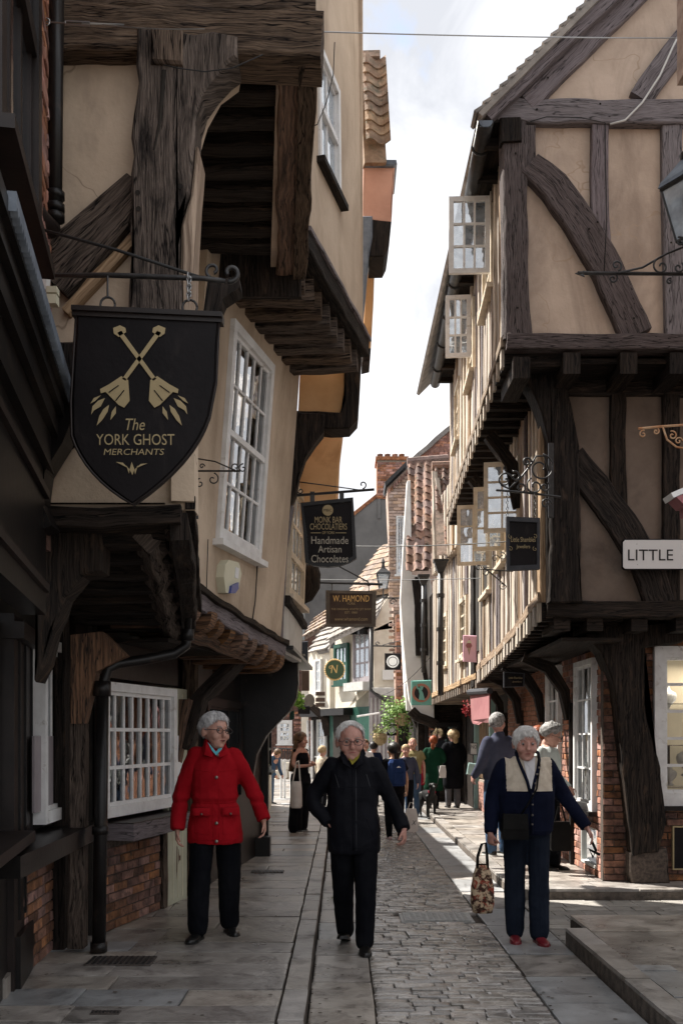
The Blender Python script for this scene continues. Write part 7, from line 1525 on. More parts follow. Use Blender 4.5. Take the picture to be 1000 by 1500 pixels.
def figure(label, loc, rz, h, sp, voxel=.007, cat='person', name='person'):
    """sp: pose and clothes, in metres for a figure 1.70 m tall that faces -Y"""
    t = thing(name, label, cat, loc, sp.get('group'), rz); k = h/1.70
    root = wmat(t); Sx = root@Matrix.Scale(k, 4)
    T_ = lambda p: V(p)
    hx, hy = sp.get('hip', (0, 0)); hz = .90; feet = sp['feet']; lean = sp.get('lean', (0, 0)); sh = V((hx+lean[0], hy+lean[1], 1.40)); sw = sp.get('sw', .185)
    tilt = sp.get('tilt', 0.)
    SHL = [sh+V((-sw, 0, -tilt)), sh+V((sw, 0, tilt))]; nk = sh+V((0, .005, .055))
    yaw, pit, rol = sp.get('head', (0, 0, 0)); hd = sp.get('hoff', (0, 0, 0))
    Mh = Matrix.Translation(V((sh.x+hd[0], sh.y-.015+hd[1], HZ+hd[2]-(sp.get('hs', 1.12)-1)*.115)))@Matrix.Rotation(yaw, 4, 'Z')@Matrix.Rotation(pit, 4, 'X')@Matrix.Rotation(rol, 4, 'Y')@Matrix.Scale(sp.get('hs', 1.12), 4)
    b = MB(); head_base(b, Mh, sp.get('fat', 1.)); hc = Mh.translation
    limb(b, [nk+V((0, .01, -.06)), nk+V((0, .008, .02)), hc+V((0, .015, -.05))], [.062, .054, .052])
    if sp.get('body', True):
        torso(b, [(hz-.06, .13, .085, hx, hy), (hz+.05, .135, .09, hx, hy), (1.08, .115, .08, (hx+sh.x)/2, (hy+sh.y)/2), (1.25, .135, .09, sh.x, sh.y), (1.38, .14, .075, sh.x, sh.y), (1.44, .07, .055, sh.x, sh.y)])
    legs = []; ka = []
    for i, s in enumerate((-1, 1)):
        f = V((*feet[i][:2], .075+(feet[i][2] if len(feet[i]) > 2 else 0))); hp = V((hx+s*.085, hy, hz)); kn = hp.lerp(f, .52)+V((s*.008, -(sp.get('knee', (.02, .02))[i]), 0)); legs.append((hp, kn, f)); limb(b, [hp, kn, f], [.075, .05, .036])
        e, w, hdir, curl = sp['arms'][i][:4]; e, w = V(e), V(w); side = sp['arms'][i][4] if len(sp['arms'][i]) > 4 else (0, -1, 0); pn = sp['arms'][i][5] if len(sp['arms'][i]) > 5 else (-s, 0, 0)
        limb(b, [SHL[i]+V((-s*.035, 0, -.06)), SHL[i]+V((-s*.01, 0, -.13)), e, w], [.04, .04, .034, .025]); hand(b, w, hdir, pn, side, curl, sp.get('hand', 1.))
    me = remeshed(b, voxel, 2, head_disp(Mh, sp.get('old', .4)), sp.get('skin', 'skin')); me.transform(Sx); body = link('body', me, t)
    def put(mb_, nm, m_, sm=True, par_=None):
        o = mb_.build(nm, m_, par_ or t, sm); o.data.transform(Sx); return o
    for s in (-1, 1):
        e_ = MB(); ell(e_, Mh@V((s*.031, -.0738, .009)), (.0112,)*3, 10, 8); put(e_, 'eye', 'eye_white'); e_ = MB(); ell(e_, Mh@V((s*.031, -.0842, .009)), (.0058, .003, .0058), 8, 6); put(e_, 'iris', 'eye_dark')
        if sp.get('brow', 1): e_ = MB(); e_.tube([Mh@V((s*x, y, z)) for x, y, z in ((.016, -.094, .027), (.030, -.093, .033), (.046, -.082, .028))], .0032, 5); put(e_, 'eyebrow', sp.get('browm', 'brow'))
    e_ = MB(); e_.tube([Mh@V((x, -.094+abs(x)*abs(x)*10, -.0535-(0 if abs(x) < .02 else .002))) for x in (-.024, -.012, 0, .012, .024)], .0036, 6, [.4, 1, 1.1, 1, .4]); put(e_, 'lips', 'lip')
    if sp.get('mouth'): e_ = MB(); ell(e_, Mh@V((0, -.094, -.055)), (.015, .006, .006), 10, 6); put(e_, 'open_mouth', 'mouth')
    if sp.get('glasses'):
        g = MB()
        for s in (-1, 1):
            g.tube([Mh@V((s*.034+.024*math.cos(a), -.100-.002*math.cos(a)*s, .006+.017*math.sin(a))) for a in [2*PI*i/16 for i in range(17)]], .0026, 5); g.tube([Mh@V((s*.057, -.098, .010)), Mh@V((s*.077, -.05, .010)), Mh@V((s*.082, .01, .006))], .0024, 5)
        g.tube([Mh@V((-.010, -.102, .009)), Mh@V((0, -.106, .011)), Mh@V((.010, -.102, .009))], .0022, 5); gl_ = put(g, 'glasses', sp['glasses'])
    hr = sp.get('hair')
    if hr:
        STR.clear(); o = hairshell('hair', hr[0], Mh, t, hr[1], *hr[2:], strands=sp.get('strands', 0)); o.data.transform(Sx)
        if STR: o2 = STR[0].build('hair_strands', hr[0], t, True, kind='stuff'); o2.data.transform(Sx)
    off = sp.get('seed', 1)*3.3
    def wr(amp, fr=7., belt=None, vert=None, lo=None):
        def f(co, nr):
            q = co+V((off, off, off)); w_ = noise.noise(q*3)*1.2; r1_ = 1-abs(noise.noise(V((q.x*fr*1.6+q.z*2.2+w_, q.y*fr*1.3, q.z*fr*.45+w_))))*2.2; r2_ = 1-abs(noise.noise(V((q.x*fr*.7-q.z*1.5, q.y*fr*.7+w_, q.z*fr*1.25))))*2.4
            n_ = noise.noise(V((q.x*fr*.6, q.y*fr*.6, q.z*fr*.3)))*amp*.9+max(0, r1_)**2*amp*.32+max(0, r2_)**2*amp*.22-amp*.15
            if belt: n_ += -.010*math.exp(-((co.z-belt)/.018)**2)+.006*math.exp(-((co.z-belt-.04)/.025)**2)
            return nr*n_
        return f
    for gmt in sp.get('wear', []):
        kd = gmt['k']; mb = MB(); vx = gmt.get('vx', voxel*1.35)
        if kd == 'top':
            torso(mb, [(z, rx, ry, sh.x*min(1, (z-hz)/.5) if z > hz else hx, cy+(sh.y*min(1, max(0, (z-hz)/.5)) if z > hz else hy)) if len(g_) == 4 else g_ for g_ in gmt['rings'] for z, rx, ry, cy in [g_[:4]]])
            sr = gmt['sleeve']
            for i in (0, 1):
                e, w = V(sp['arms'][i][0]), V(sp['arms'][i][1]); ln_ = gmt.get('slen', 1.)
                s0 = SHL[i]+V(((.03 if i == 0 else -.03), 0, .03-sr[0]*.95)); s1_ = SHL[i]+V(((-.012 if i == 0 else .012), 0, -.11))
                if ln_ >= 1: limb(mb, [s0, s1_, e, w.lerp(e, -.02)], [sr[0], sr[0]*.98, sr[1], sr[2]], end=False)
                else: limb(mb, [s0, SHL[i].lerp(e, ln_)], sr[:2], end=False)
            col_ = gmt.get('collar')
            if col_: mb.loft([[nk+V((0, 0, -.03))+V((.085*math.cos(a), .075*math.sin(a)-.0, .0)) for a in [2*PI*j/16 for j in range(16)]], [nk+V((col_*math.cos(a), col_*.95*math.sin(a), gmt.get('colh', .03)+.02*math.sin(a))) for a in [2*PI*j/16 for j in range(16)]]])
            me = remeshed(mb, vx, gmt.get('sm', 3), wr(gmt.get('wr', .012), gmt.get('fr', 7.), gmt.get('belt')), m=gmt['m'], facemat=gmt.get('fm'), mats=gmt.get('mats'))
        elif kd == 'legs':
            r_ = gmt['r']; zt_ = gmt.get('zt', 1.0); torso(mb, [(zt_, r_[0]*1.45, r_[0]*1.05, hx, hy), (hz+.02, r_[0]*1.6, r_[0]*1.15, hx, hy), (hz-.08, r_[0]*1.58, r_[0]*1.15, hx, hy)])
            for hp, kn, f in legs: limb(mb, [hp+V((0, 0, -.02)), kn, f.lerp(kn, gmt.get('hem', .0))], [r_[0], r_[1], r_[2]])
            me = remeshed(mb, vx, 2, wr(gmt.get('wr', .009), 9.), m=gmt['m'])
        elif kd == 'skirt':
            torso(mb, gmt['rings']); me = remeshed(mb, vx, 2, wr(.012, 8.), m=gmt['m'])
        BV[gmt['k']] = BVHTree.FromPolygons([v.co.copy() for v in me.vertices], [tuple(p.vertices) for p in me.polygons])
        me.transform(Sx); link(gmt['n'], me, t)
    sp_ = sp.get('shoe', ('shoe_black', .0))
    for i, s in enumerate((-1, 1)):
        f = legs[i][2]; ty = sp.get('toes', (0, 0))[i]; R3 = Matrix.Rotation(ty, 3, 'Z'); z0 = f.z-.075; lift = sp.get('heel', (0, 0))[i]; Rp = Matrix.Rotation(lift, 3, 'X')
        mb = MB(); q = lambda x, y, z: V((f.x, f.y, z0))+R3@(Rp@V((x, y, z)))
        rings = []
        for y, w_, hh in ((.065, .022, .05), (.05, .034, .068), (.01, .036, .075), (-.04, .038, .058), (-.09, .045, .042), (-.14, .042, .035), (-.175, .026, .026), (-.188, .008, .016)):
            rings.append([q(w_*math.cos(a), y, .004+hh/2+hh/2*math.sin(a)*(1 if math.sin(a) > 0 else 1)) for a in [2*PI*j/14 for j in range(14)]])
        mb.loft(rings); put(mb, 'shoe', sp_[0]); 
        mb = MB(); mb.loft([[q(w_*1.04, y, 0), q(-w_*1.04, y, 0), q(-w_*1.04, y, .016), q(w_*1.04, y, .016)] for y, w_ in ((.07, .025), (.04, .037), (-.04, .036), (-.10, .046), (-.15, .04), (-.19, .012))]); put(mb, 'sole', sp_[1] if sp_[1] else 'shoe_black', False)
    return t, Sx, Mh, put, SHL, legs, sh

# ---- the woman in the red coat ----
c = V((-.955, 7.58, .1)); 
red = dict(strands=260, feet=[(-.135, -.14), (.105, .10)], hip=(-.005, 0), lean=(.0, 0), head=(.62, .02, .06), hoff=(-.0, -.02, -.01), old=.7, mouth=1, fat=1.06, seed=1, sw=.168, hs=1.2,
    arms=[((-.262, .01, 1.08), (-.285, -.06, .82), (-.05, -.1, -1), .6), ((.285, .02, 1.09), (.36, -.05, .88), (.12, -.15, -1), .6)], glasses='iron', hair=('hair_grey', SHORT, .017, (1, 1, 1), 2, .007), toes=(-.35, .25), heel=(.0, .0),
    shoe=('shoe_black', 'shoe_black'), wear=[dict(k='legs', n='trousers', m='cloth_black', r=(.102, .088, .074), hem=.04, wr=.010),
    dict(k='top', n='coat', m='coat_red', rings=[(.70, .200, .15, -.01), (.72, .212, .158, -.01), (.84, .208, .155, -.01), (.98, .184, .142, -.01), (1.03, .172, .136, -.01), (1.2, .172, .132, -.01), (1.32, .165, .115, 0), (1.395, .125, .09, 0), (1.45, .072, .072, 0)], sleeve=[.068, .062, .056], collar=.082, colh=.035, belt=1.02, wr=.016, fr=6.5)])
t, Sx, Mh, put, SHL, legs, sh = figure('elderly woman with short grey hair and glasses in a bright red coat and black trousers', c, .12, 1.70, red, voxel=.0065)
for s, z in ((.0, .735), (.0, .87), (.0, 1.21), (.012, 1.375)):
    m = MB(); yy = {.735: -.180, .87: -.178, 1.21: -.155, 1.375: -.122}[z]; m.lathe([(.001, 0), (.013, 0), (.012, .006), (.001, .008)], V((.005+s, yy, z)), (0, -1, 0), 12); put(m, 'press_stud', 'metal_button')
for s, x0 in ((-1, -.17), (1, .045)):
    m = MB(); m.loft([[V((x0+.13*u, -.182+.05*abs(x0+.13*u)**1.5*2+oo_, z)) for u in (0, .25, .5, .75, 1)]+[V((x0+.13*u, -.155+.05*abs(x0+.13*u)**1.5*2+oo_, z)) for u in (1, .75, .5, .25, 0)] for z, oo_ in ((.985, .02), (.975, 0), (.93, -.004), (.925, 0))]); put(m, 'pocket_flap', 'coat_red')
    m = MB(); m.lathe([(.001, 0), (.010, 0), (.001, .006)], V((x0+.065, -.190, .94)), (0, -1, 0), 10); put(m, 'press_stud', 'metal_button')
m = MB(); m.prism([V((-.004, -.19, 1.02)), V((.002, -.19, 1.02)), V((.002, -.165, 1.36)), V((-.004, -.165, 1.36))], (0, .01, 0)); 

m = MB(); m.prism([V((-.062, -.07, 1.475)), V((-.028, -.115, 1.41)), V((.004, -.132, 1.375)), V((.045, -.108, 1.42)), V((.066, -.07, 1.48)), V((.03, -.09, 1.44)), V((.002, -.112, 1.40)), V((-.03, -.09, 1.44))], (0, -.012, .0)); put(m, 'shirt', 'shirt_aqua', False)
for s in (-1, 1):
    m = MB(); m.prism([V((s*.070, -.055, 1.49)), V((s*.075, -.11, 1.43)), V((s*.085, -.128, 1.375)), V((s*.028, -.138, 1.355)), V((s*.02, -.128, 1.375))], (0, -.014, .004)); put(m, 'coat_collar', 'coat_red', False)

for pts, nm in (([(-.022, 1.36), (-.020, .73)], 'placket_edge'), ([(.022, 1.38), (.024, .73)], 'placket_edge'), ([(-.15, .92), (-.15, .79), (-.05, .785), (-.05, .92)], 'pocket_seam'), ([(.055, .92), (.055, .785), (.16, .79), (.16, .92)], 'pocket_seam'), ([(-.16, 1.27), (-.03, 1.25)], 'yoke_seam'), ([(.03, 1.25), (.16, 1.27)], 'yoke_seam'), ([(-.17, .745), (.17, .745)], 'hem_seam')): seam(pts, .0028, 'coat_red', nm, put)
seam([(-.17, 1.025), (.0, 1.015), (.17, 1.025)], .005, 'coat_red', 'waist_cord', put)
# ---- the man in the black jacket ----
c = V((.085, 7.62, 0))
man = dict(strands=240, feet=[(-.055, .20, .015), (.085, -.15)], knee=(.05, .02), hip=(.01, 0), lean=(-.01, 0), head=(.10, .12, -.03), hoff=(-.015, -.035, -.012), old=1., fat=1.10, seed=4, sw=.182, skin='skin_ruddy', hs=1.27,
    arms=[((-.325, .03, 1.09), (-.175, -.05, .94), (.4, .2, -.8), .6), ((.30, .04, 1.09), (.375, -.12, .90), (.05, -.3, -1), .75, (-.3, -1, 0))], glasses='iron', hair=('hair_white', RECEDE, .009, (1.0, 1, .98), 5, .004), toes=(-.15, .05), heel=(-.25, 0),
    shoe=('shoe_black', 'shoe_black'), wear=[dict(k='legs', n='trousers', m='cloth_black', r=(.105, .082, .066), wr=.010),
    dict(k='top', n='jacket', m='jacket_black', rings=[(.71, .185, .135, 0), (.74, .195, .145, 0), (.88, .198, .15, 0), (1.05, .188, .144, -.005), (1.2, .190, .140, -.005), (1.32, .182, .12, 0), (1.40, .135, .094, 0), (1.46, .076, .076, 0)], sleeve=[.072, .062, .054], collar=.092, colh=.045, wr=.017, fr=6.)])
t, Sx, Mh, put, SHL, legs, sh = figure('elderly white-haired man with glasses in a black jacket walking down the middle', c, 0, 1.74, man, voxel=.0065)
m = MB(); m.prism([V((-.07, -.08, 1.49)), V((-.03, -.125, 1.42)), V((-.005, -.145, 1.37)), V((.045, -.12, 1.42)), V((.062, -.08, 1.49)), V((.03, -.115, 1.44)), V((-.003, -.13, 1.40)), V((-.04, -.11, 1.44))], (0, -.014, 0)); put(m, 'shirt_collar', 'shirt_olive', False)
m = MB(); m.loft([[V((-.004, -.168, z)), V((.014, -.172, z)), V((.014, -.15, z)), V((-.004, -.15, z))] for z in (.74, 1.0, 1.2, 1.35)]); 
for s in (-1, 1):
    m = MB(); m.prism([V((s*.075, -.05, 1.50)), V((s*.095, -.10, 1.45)), V((s*.07, -.15, 1.38)), V((s*.012, -.16, 1.345)), V((s*.045, -.13, 1.42))], (0, -.016, .004)); put(m, 'jacket_collar', 'jacket_black', False)
seam([(.0, 1.36), (.004, .74)], .006, 'jacket_black', 'zip_flap', put); seam([(.022, 1.34), (.026, .74)], .0025, 'sign_grey', 'zip_seam', put)
for pts, nm in (([(-.13, 1.30), (-.10, 1.20)], 'chest_pocket_zip'), ([(.10, 1.30), (.13, 1.20)], 'chest_pocket_zip'), ([(.10, .98), (.15, .84)], 'pocket_seam'), ([(-.17, .76), (.17, .76)], 'hem_seam'), ([(-.16, 1.20), (.16, 1.21)], 'chest_seam')): seam(pts, .003, 'sign_grey' if 'zip' in nm else 'jacket_black', nm, put)
# ---- the white-haired woman with the two-tone cardigan ----
c = V((1.455, 7.85, 0))
def fm(co, n): return 1 if (co.z > 1.175 and abs(co.x-0) < .176 and co.z < 1.50 and not (abs(co.x) < .022 and co.y < 0)) else 0
wh = dict(strands=420, feet=[(-.085, .03), (.09, -.05)], hip=(.0, 0), lean=(-.01, -.03), head=(-.02, .13, .0), hoff=(-.01, -.05, -.025), old=1., fat=1.08, seed=7, sw=.19, skin='skin_ruddy', hs=1.17,
    arms=[((-.265, .02, 1.08), (-.295, -.10, .86), (.0, -.05, -1), 1.35, (.5, -1, 0)), ((.31, .04, 1.12), (.45, -.06, .90), (.45, -.25, -.8), .5, (-.2, -1, .2))], hair=('hair_white', BOB, .009, (1.0, .97, .95), 8, .004), toes=(-.1, .12), knee=(.03, .0), brow=0,
    shoe=('leather_red', 'leather_red'), wear=[dict(k='legs', n='trousers', m='trouser_navy', r=(.098, .080, .076), wr=.011, hem=.02),
    dict(k='top', n='cardigan', m='cloth_navy', mats=['cloth_navy', 'knit_cream'], fm=fm, rings=[(.84, .185, .14, -.01), (.87, .205, .155, -.01), (1.0, .212, .165, -.015), (1.15, .215, .168, -.02), (1.28, .205, .148, -.005), (1.38, .165, .11, 0), (1.44, .10, .085, 0)], sleeve=[.074, .062, .048], wr=.011, fr=8., vx=.0075)])
t, Sx, Mh, put, SHL, legs, sh = figure('elderly woman with white hair in a navy and cream cardigan and navy trousers', c, 0, 1.72, wh, voxel=.0065)
m = MB(); m.prism([V((-.05, -.12, 1.44)), V((.045, -.12, 1.44)), V((.03, -.178, 1.32)), V((.008, -.196, 1.20)), V((-.008, -.196, 1.20)), V((-.035, -.178, 1.32))], (0, -.006, 0)); put(m, 'shirt', 'shirt_white', False)
m = MB(); m.tube([V((-.01, -.205, 1.175)), V((-.03, -.195, 1.26)), V((-.06, -.172, 1.34)), V((-.085, -.11, 1.42)), V((-.085, -.03, 1.47)), V((-.06, .06, 1.49)), V((0, .085, 1.495)), V((.06, .06, 1.49)), V((.085, -.03, 1.47)), V((.08, -.11, 1.42)), V((.055, -.172, 1.34)), V((.028, -.195, 1.26)), V((.01, -.205, 1.175))], .0125, 6); put(m, 'neck_band', 'cloth_navy')
m = MB(); m.tube([V((.006, -.206, 1.18)), V((.006, -.208, 1.05)), V((.006, -.196, .86))], .012, 6); put(m, 'button_band', 'cloth_navy')
for z, x, y in ((1.36, .062, -.186), (1.31, .045, -.200), (1.24, .03, -.214), (1.16, .012, -.219), (1.08, .006, -.220), (1.0, .006, -.217), (.93, .006, -.211)): m = MB(); m.lathe([(.001, 0), (.009, 0), (.001, .006)], V((x, y, z)), (0, -1, 0), 10); put(m, 'button', 'metal_button')
m = MB(); m.tube([V((.075, -.08, 1.47)), V((.072, -.165, 1.38)), V((.04, -.215, 1.2)), V((-.03, -.228, 1.08)), V((-.09, -.225, .99))], .007, 5); strap = m
seam([(-.175, 1.175), (-.02, 1.175)], .004, 'cloth_navy', 'yoke_seam', put); seam([(.02, 1.175), (.175, 1.175)], .004, 'cloth_navy', 'yoke_seam', put); seam([(-.18, .875), (.18, .875)], .003, 'cloth_navy', 'hem_rib', put); seam([(-.08, .80), (-.085, .45), (-.085, .12)], .003, 'trouser_navy', 'trouser_crease', put, 'legs'); seam([(.08, .80), (.085, .45), (.09, .12)], .003, 'trouser_navy', 'trouser_crease', put, 'legs')
bg = thing('shoulder_bag', 'small black shoulder bag worn across the cardigan of the white-haired woman', 'bag', c+V((-.12, -.24, .95))); kk = 1.72/1.7
def world(mb_, nm, m_, par_, Mx, sm=False): o = mb_.build(nm, m_, par_, sm); o.data.transform(Mx); return o
world(strap, 'strap', 'leather_black', bg, Sx, True)
mb = MB(); mb.loft([[V((x*s_, y, z)) +V((-.13, -.235, 0)) for x, y in ((-.10, -.03), (.10, -.045), (.10, .03), (-.10, .045))] for z, s_ in ((.82, .98), (.835, 1.0), (.95, .96), (1.0, .88), (1.01, .85))]); world(mb, 'pouch', 'leather_black', bg, Sx@Matrix.Rotation(0, 4, 'Y'))
mb = MB(); mb.prism([V((-.225, -.275, 1.015)), V((-.04, -.285, 1.015)), V((-.045, -.292, .90)), V((-.22, -.282, .90))], (0, -.006, 0)); world(mb, 'flap', 'leather_black', bg, Sx)
# the floral carpet bag she carries
fb = thing('carpet_bag', 'brown and cream floral carpet bag with dark handles in the hand of the white-haired woman', 'bag', P(706, 1337, 7.7))
bc_ = P(706, 1300, 7.70); mb = MB(); rings = []
for z, hw, hd in ((-.195, .050, .045), (-.19, .075, .062), (-.12, .090, .075), (0, .088, .070), (.10, .070, .052), (.16, .052, .030), (.175, .045, .022)):
    rings.append([bc_+V((hw*math.copysign(abs(math.cos(a))**.6, math.cos(a)), hd*math.copysign(abs(math.sin(a))**.6, math.sin(a)), z)) for a in [2*PI*j/18 for j in range(18)]])
mb.loft(rings); mb.build('bag', 'carpet_bag', fb, True)
for y_ in (-.025, .025): m = MB(); m.tube([bc_+V((-.040, y_, .15)), bc_+V((-.036, y_*.8, .24)), bc_+V((-.005, y_*.5, .335)), bc_+V((.026, y_*.5, .345)), bc_+V((.036, y_*.8, .25)), bc_+V((.040, y_, .15))], .009, 6); m.build('handle', 'leather_black', fb, True)
m = MB(); m.tube([bc_+V((-.05, 0, .176)), bc_+V((.05, 0, .176))], .009, 6); m.build('rim', 'leather_black', fb, True)
m = MB(); m.tube([P(866, 1232, 7.75), P(872, 1246, 7.74), P(868, 1256, 7.72), P(862, 1244, 7.74), P(878, 1252, 7.7)], .012, 5); o = m.build('sunglasses', 'leather_black', None, True); tag(o, 'dark folded glasses held low in the outstretched hand of the white-haired woman', 'glasses')
# ---- people farther down the street ----
def arms(l=((-.25, .02, 1.10), (-.26, -.06, .85)), r=((.25, .02, 1.10), (.26, -.06, .85)), c=.5): return [(*l, (0, -.1, -1), c), (*r, (0, -.1, -1), c)]
TOP = lambda m_, n_='top', w_=1., hem=.92, **k: dict(k='top', n=n_, m=m_, rings=[(hem, .165*w_, .125*w_, 0), (hem+.04, .175*w_, .13*w_, 0), (1.08, .165*w_, .12*w_, 0), (1.25, .18*w_, .125*w_, 0), (1.36, .165*w_, .105*w_, 0), (1.43, .08, .07, 0)], sleeve=k.pop('sl', [.064, .055, .045]), vx=.014, wr=.008, **k)
LEG = lambda m_, r=(.095, .07, .055), **k: dict(k='legs', n='trousers', m=m_, r=r, vx=.014, **k)
# young woman with long brown hair, arms raised to a phone
t, Sx, Mh, put, SHL, legs, sh = figure('young woman with very long brown hair in a black jumpsuit holding a phone', G(440, 1219, .1)+V((0, .1, 0)), .75, 1.56, dict(feet=[(-.14, -.02), (.10, .12)], head=(.45, .12, 0), arms=[((-.20, -.02, 1.12), (-.04, -.24, 1.14), (.6, -.6, .5), .9), ((.20, .02, 1.12), (.06, -.26, 1.16), (-.5, -.6, .5), .9)], hair=('hair_brown', LONGH, .018, (1, 1, 1), 3, .004), seed=12, sw=.16, brow=0,
    shoe=('letter_black', 'sole_white'), wear=[dict(k='legs', n='wide_trousers', m='cloth_black', r=(.115, .115, .125), hem=.02, vx=.013), dict(k='top', n='top', m='cloth_black', rings=[(.95, .15, .115, 0), (1.08, .135, .11, 0), (1.25, .155, .12, 0), (1.36, .12, .09, 0)], sleeve=[.03, .03, .03], slen=.1, vx=.013)]), voxel=.010)
mb = MB(); mb.loft([[Mh.translation+Mh.to_3x3()@V((x*w_, y+dy, z)) for x, y in ((-.085, 0), (-.08, .05), (-.04, .085), (.04, .085), (.08, .05), (.085, 0), (.05, .02), (-.05, .02))] for z, w_, dy in ((.04, 1, .02), (-.08, 1.05, .02), (-.2, 1.15, .03), (-.32, 1.1, .05), (-.44, .85, .06), (-.50, .5, .06))]); put(mb, 'long_hair', 'hair_brown')
tb = thing('tote_bag', 'pale tote bag on the shoulder of the long-haired woman', 'bag', G(428, 1219, .1)+V((0, 0, .8)))
q = P(434, 1158, 15.35); mb = MB(); mb.loft([[q+V((x*w_, y, z)) for x, y in ((-.09, -.02), (0, -.05), (.09, -.02), (.09, .02), (0, .05), (-.09, .02))] for z, w_ in ((-.27, .8), (-.24, 1.), (0, .95), (.14, .8))]); mb.build('bag', 'tote_white', tb, True); m = MB(); m.tube([q+V((-.06, 0, .12)), q+V((-.0, 0, .44)), q+V((.03, .1, .46)), q+V((.06, 0, .12))], .012, 5); m.build('strap', 'tote_white', tb)
# woman with blue rucksack, seen from behind
t, Sx, Mh, put, SHL, legs, sh = figure('dark-haired woman in black seen from behind with a blue rucksack', V((.80, 15.3, 0)), PI+.25, 1.50, dict(feet=[(-.10, .08, .02), (.06, -.05)], head=(.45, 0, 0), arms=[((-.25, -.02, 1.10), (-.27, -.10, .86), (0, -.1, -1), 1.2), ((.22, 0, 1.10), (.2, -.15, .90), (0, -.3, -1), .6)], hair=('hair_black', LONGH, .02, (1, 1, 1), 3, .003), seed=15, sw=.17, brow=0, skin='skin_tan',
    shoe=('shoe_pale', 'sole_white'), wear=[LEG('cloth_black', (.105, .075, .055)), TOP('cloth_black', 'tee_shirt', slen=.6, sl=[.07, .065, .06])]), voxel=.010)
mb = MB(); mb.loft([[Mh.translation+Mh.to_3x3()@V((.05*w_*math.cos(a), .075+.03*w_*math.sin(a), z)) for a in [2*PI*j/10 for j in range(10)]] for z, w_ in ((.0, 1), (-.1, .95), (-.2, .8), (-.28, .4))]); put(mb, 'ponytail', 'hair_black')
rk = thing('rucksack', 'blue rucksack on the back of the dark-haired woman in black', 'rucksack', V((.80, 15.1, 1.0))); mb = MB(); q = lambda x, y, z: V((x, .17+y, z))
mb.loft([[q(x*w_, y*w_, z) for x, y in ((-.14, -.07), (-.15, .05), (-.1, .10), (.1, .10), (.15, .05), (.14, -.07))] for z, w_ in ((.96, .75), (.99, 1), (1.2, 1.05), (1.36, .95), (1.42, .7))]); world(mb, 'bag', 'pack_blue', rk, Sx, False)
mb = MB(); mb.loft([[q(x*w_, .10+y, z) for x, y in ((-.10, 0), (-.08, .035), (.08, .035), (.10, 0))] for z, w_ in ((1.0, .9), (1.03, 1), (1.15, 1), (1.18, .9))]); world(mb, 'pocket', 'pack_blue', rk, Sx); mb = MB(); mb.prism([q(-.04, .125, 1.28), q(.04, .125, 1.28), q(0, .125, 1.31)], (0, .004, 0)); world(mb, 'badge', 'white_plain', rk, Sx)
sb_ = thing('shopping_bag', 'off-white cloth shopping bag in the hand of the rucksack woman', 'bag', P(602, 1218, 15)); q = P(602, 1199, 15.05); mb = MB(); mb.loft([[q+V((x*w_, y, z)) for x, y in ((-.10, -.03), (.10, -.05), (.10, .03), (-.10, .05))] for z, w_ in ((-.20, .8), (-.17, 1), (.05, .95), (.15, .7))]); mb.build('bag', 'tote_white', sb_); m = MB(); m.tube([q+V((-.05, 0, .14)), q+V((-.02, 0, .24)), q+V((.02, 0, .24)), q+V((.05, 0, .14))], .007, 5); m.build('handle', 'tote_white', sb_)
stext('X', 606, 1205, 7, 15.0, 'letter_black', sb_, 7, .3, o=.005)
# two men facing the camera behind her
t, *_ = figure('sturdy bald man in an olive printed tee shirt and jeans', V((1.42, 19.9, 0)), -.15, 1.56, dict(feet=[(-.09, 0), (.09, 0)], head=(.1, 0, 0), fat=1.1, skin='skin_ruddy', arms=arms(), hair=('hair_blonde', RECEDE, .004, (1, 1, 1), 3, .002), seed=17, sw=.2, shoe=('letter_black', 'sole_white'), wear=[LEG('denim', (.11, .08, .065)), TOP('tee_olive', 'tee_shirt', 1.2, slen=.6, sl=[.08, .075, .07])]), voxel=.012)
m = MB(); m.prism([V((-.10, -.165, 1.05)), V((.10, -.165, 1.05)), V((.09, -.165, 1.30)), V((-.09, -.165, 1.30))], (0, .01, 0)); world(m, 'print', 'plastic_cream', t, _[0])
figure('older man with pale hair in a dark top in front of the olive tee', V((1.20, 18.6, 0)), 0, 1.44, dict(feet=[(-.09, 0), (.09, 0)], head=(.1, .1, 0), old=1, skin='skin_ruddy', arms=arms(), hair=('hair_blonde', SHORT, .012, (1, 1, 1), 3, .004), seed=18, shoe=('letter_black', 'shoe_black'), wear=[LEG('cloth_black'), TOP('sweater_slate', 'shirt')]), voxel=.012)
# woman in the green coat, seen from behind, red bag
t, Sx, Mh, put, SHL, legs, sh = figure('woman with ginger hair tied back in a long dark green coat', V((1.90, 20.6, .1)), PI-.1, 1.50, dict(feet=[(-.08, 0), (.08, 0)], head=(-.2, 0, 0), arms=[((-.26, .0, 1.12), (-.16, -.2, 1.10), (.3, -.8, .2), .8), ((.25, .02, 1.10), (.26, -.06, .85), (0, 0, -1), .5)], hair=('hair_red', LONGH, .012, (1, 1, 1), 3, .003), seed=20, brow=0,
    wear=[dict(k='top', n='coat', m='coat_green', rings=[(.42, .22, .17, 0), (.5, .23, .175, 0), (.9, .20, .15, 0), (1.1, .185, .14, 0), (1.3, .19, .13, 0), (1.4, .14, .1, 0), (1.45, .08, .07, 0)], sleeve=[.075, .065, .055], vx=.014, wr=.01), LEG('cloth_black', (.09, .065, .05))]), voxel=.012)
mb = MB(); mb.loft([[Mh.translation+Mh.to_3x3()@V((.035*w_*math.cos(a), .085+.025*w_*math.sin(a), z)) for a in [2*PI*j/10 for j in range(10)]] for z, w_ in ((.0, 1), (-.08, 1.1), (-.16, .9), (-.22, .3))]); put(mb, 'ponytail', 'hair_red')
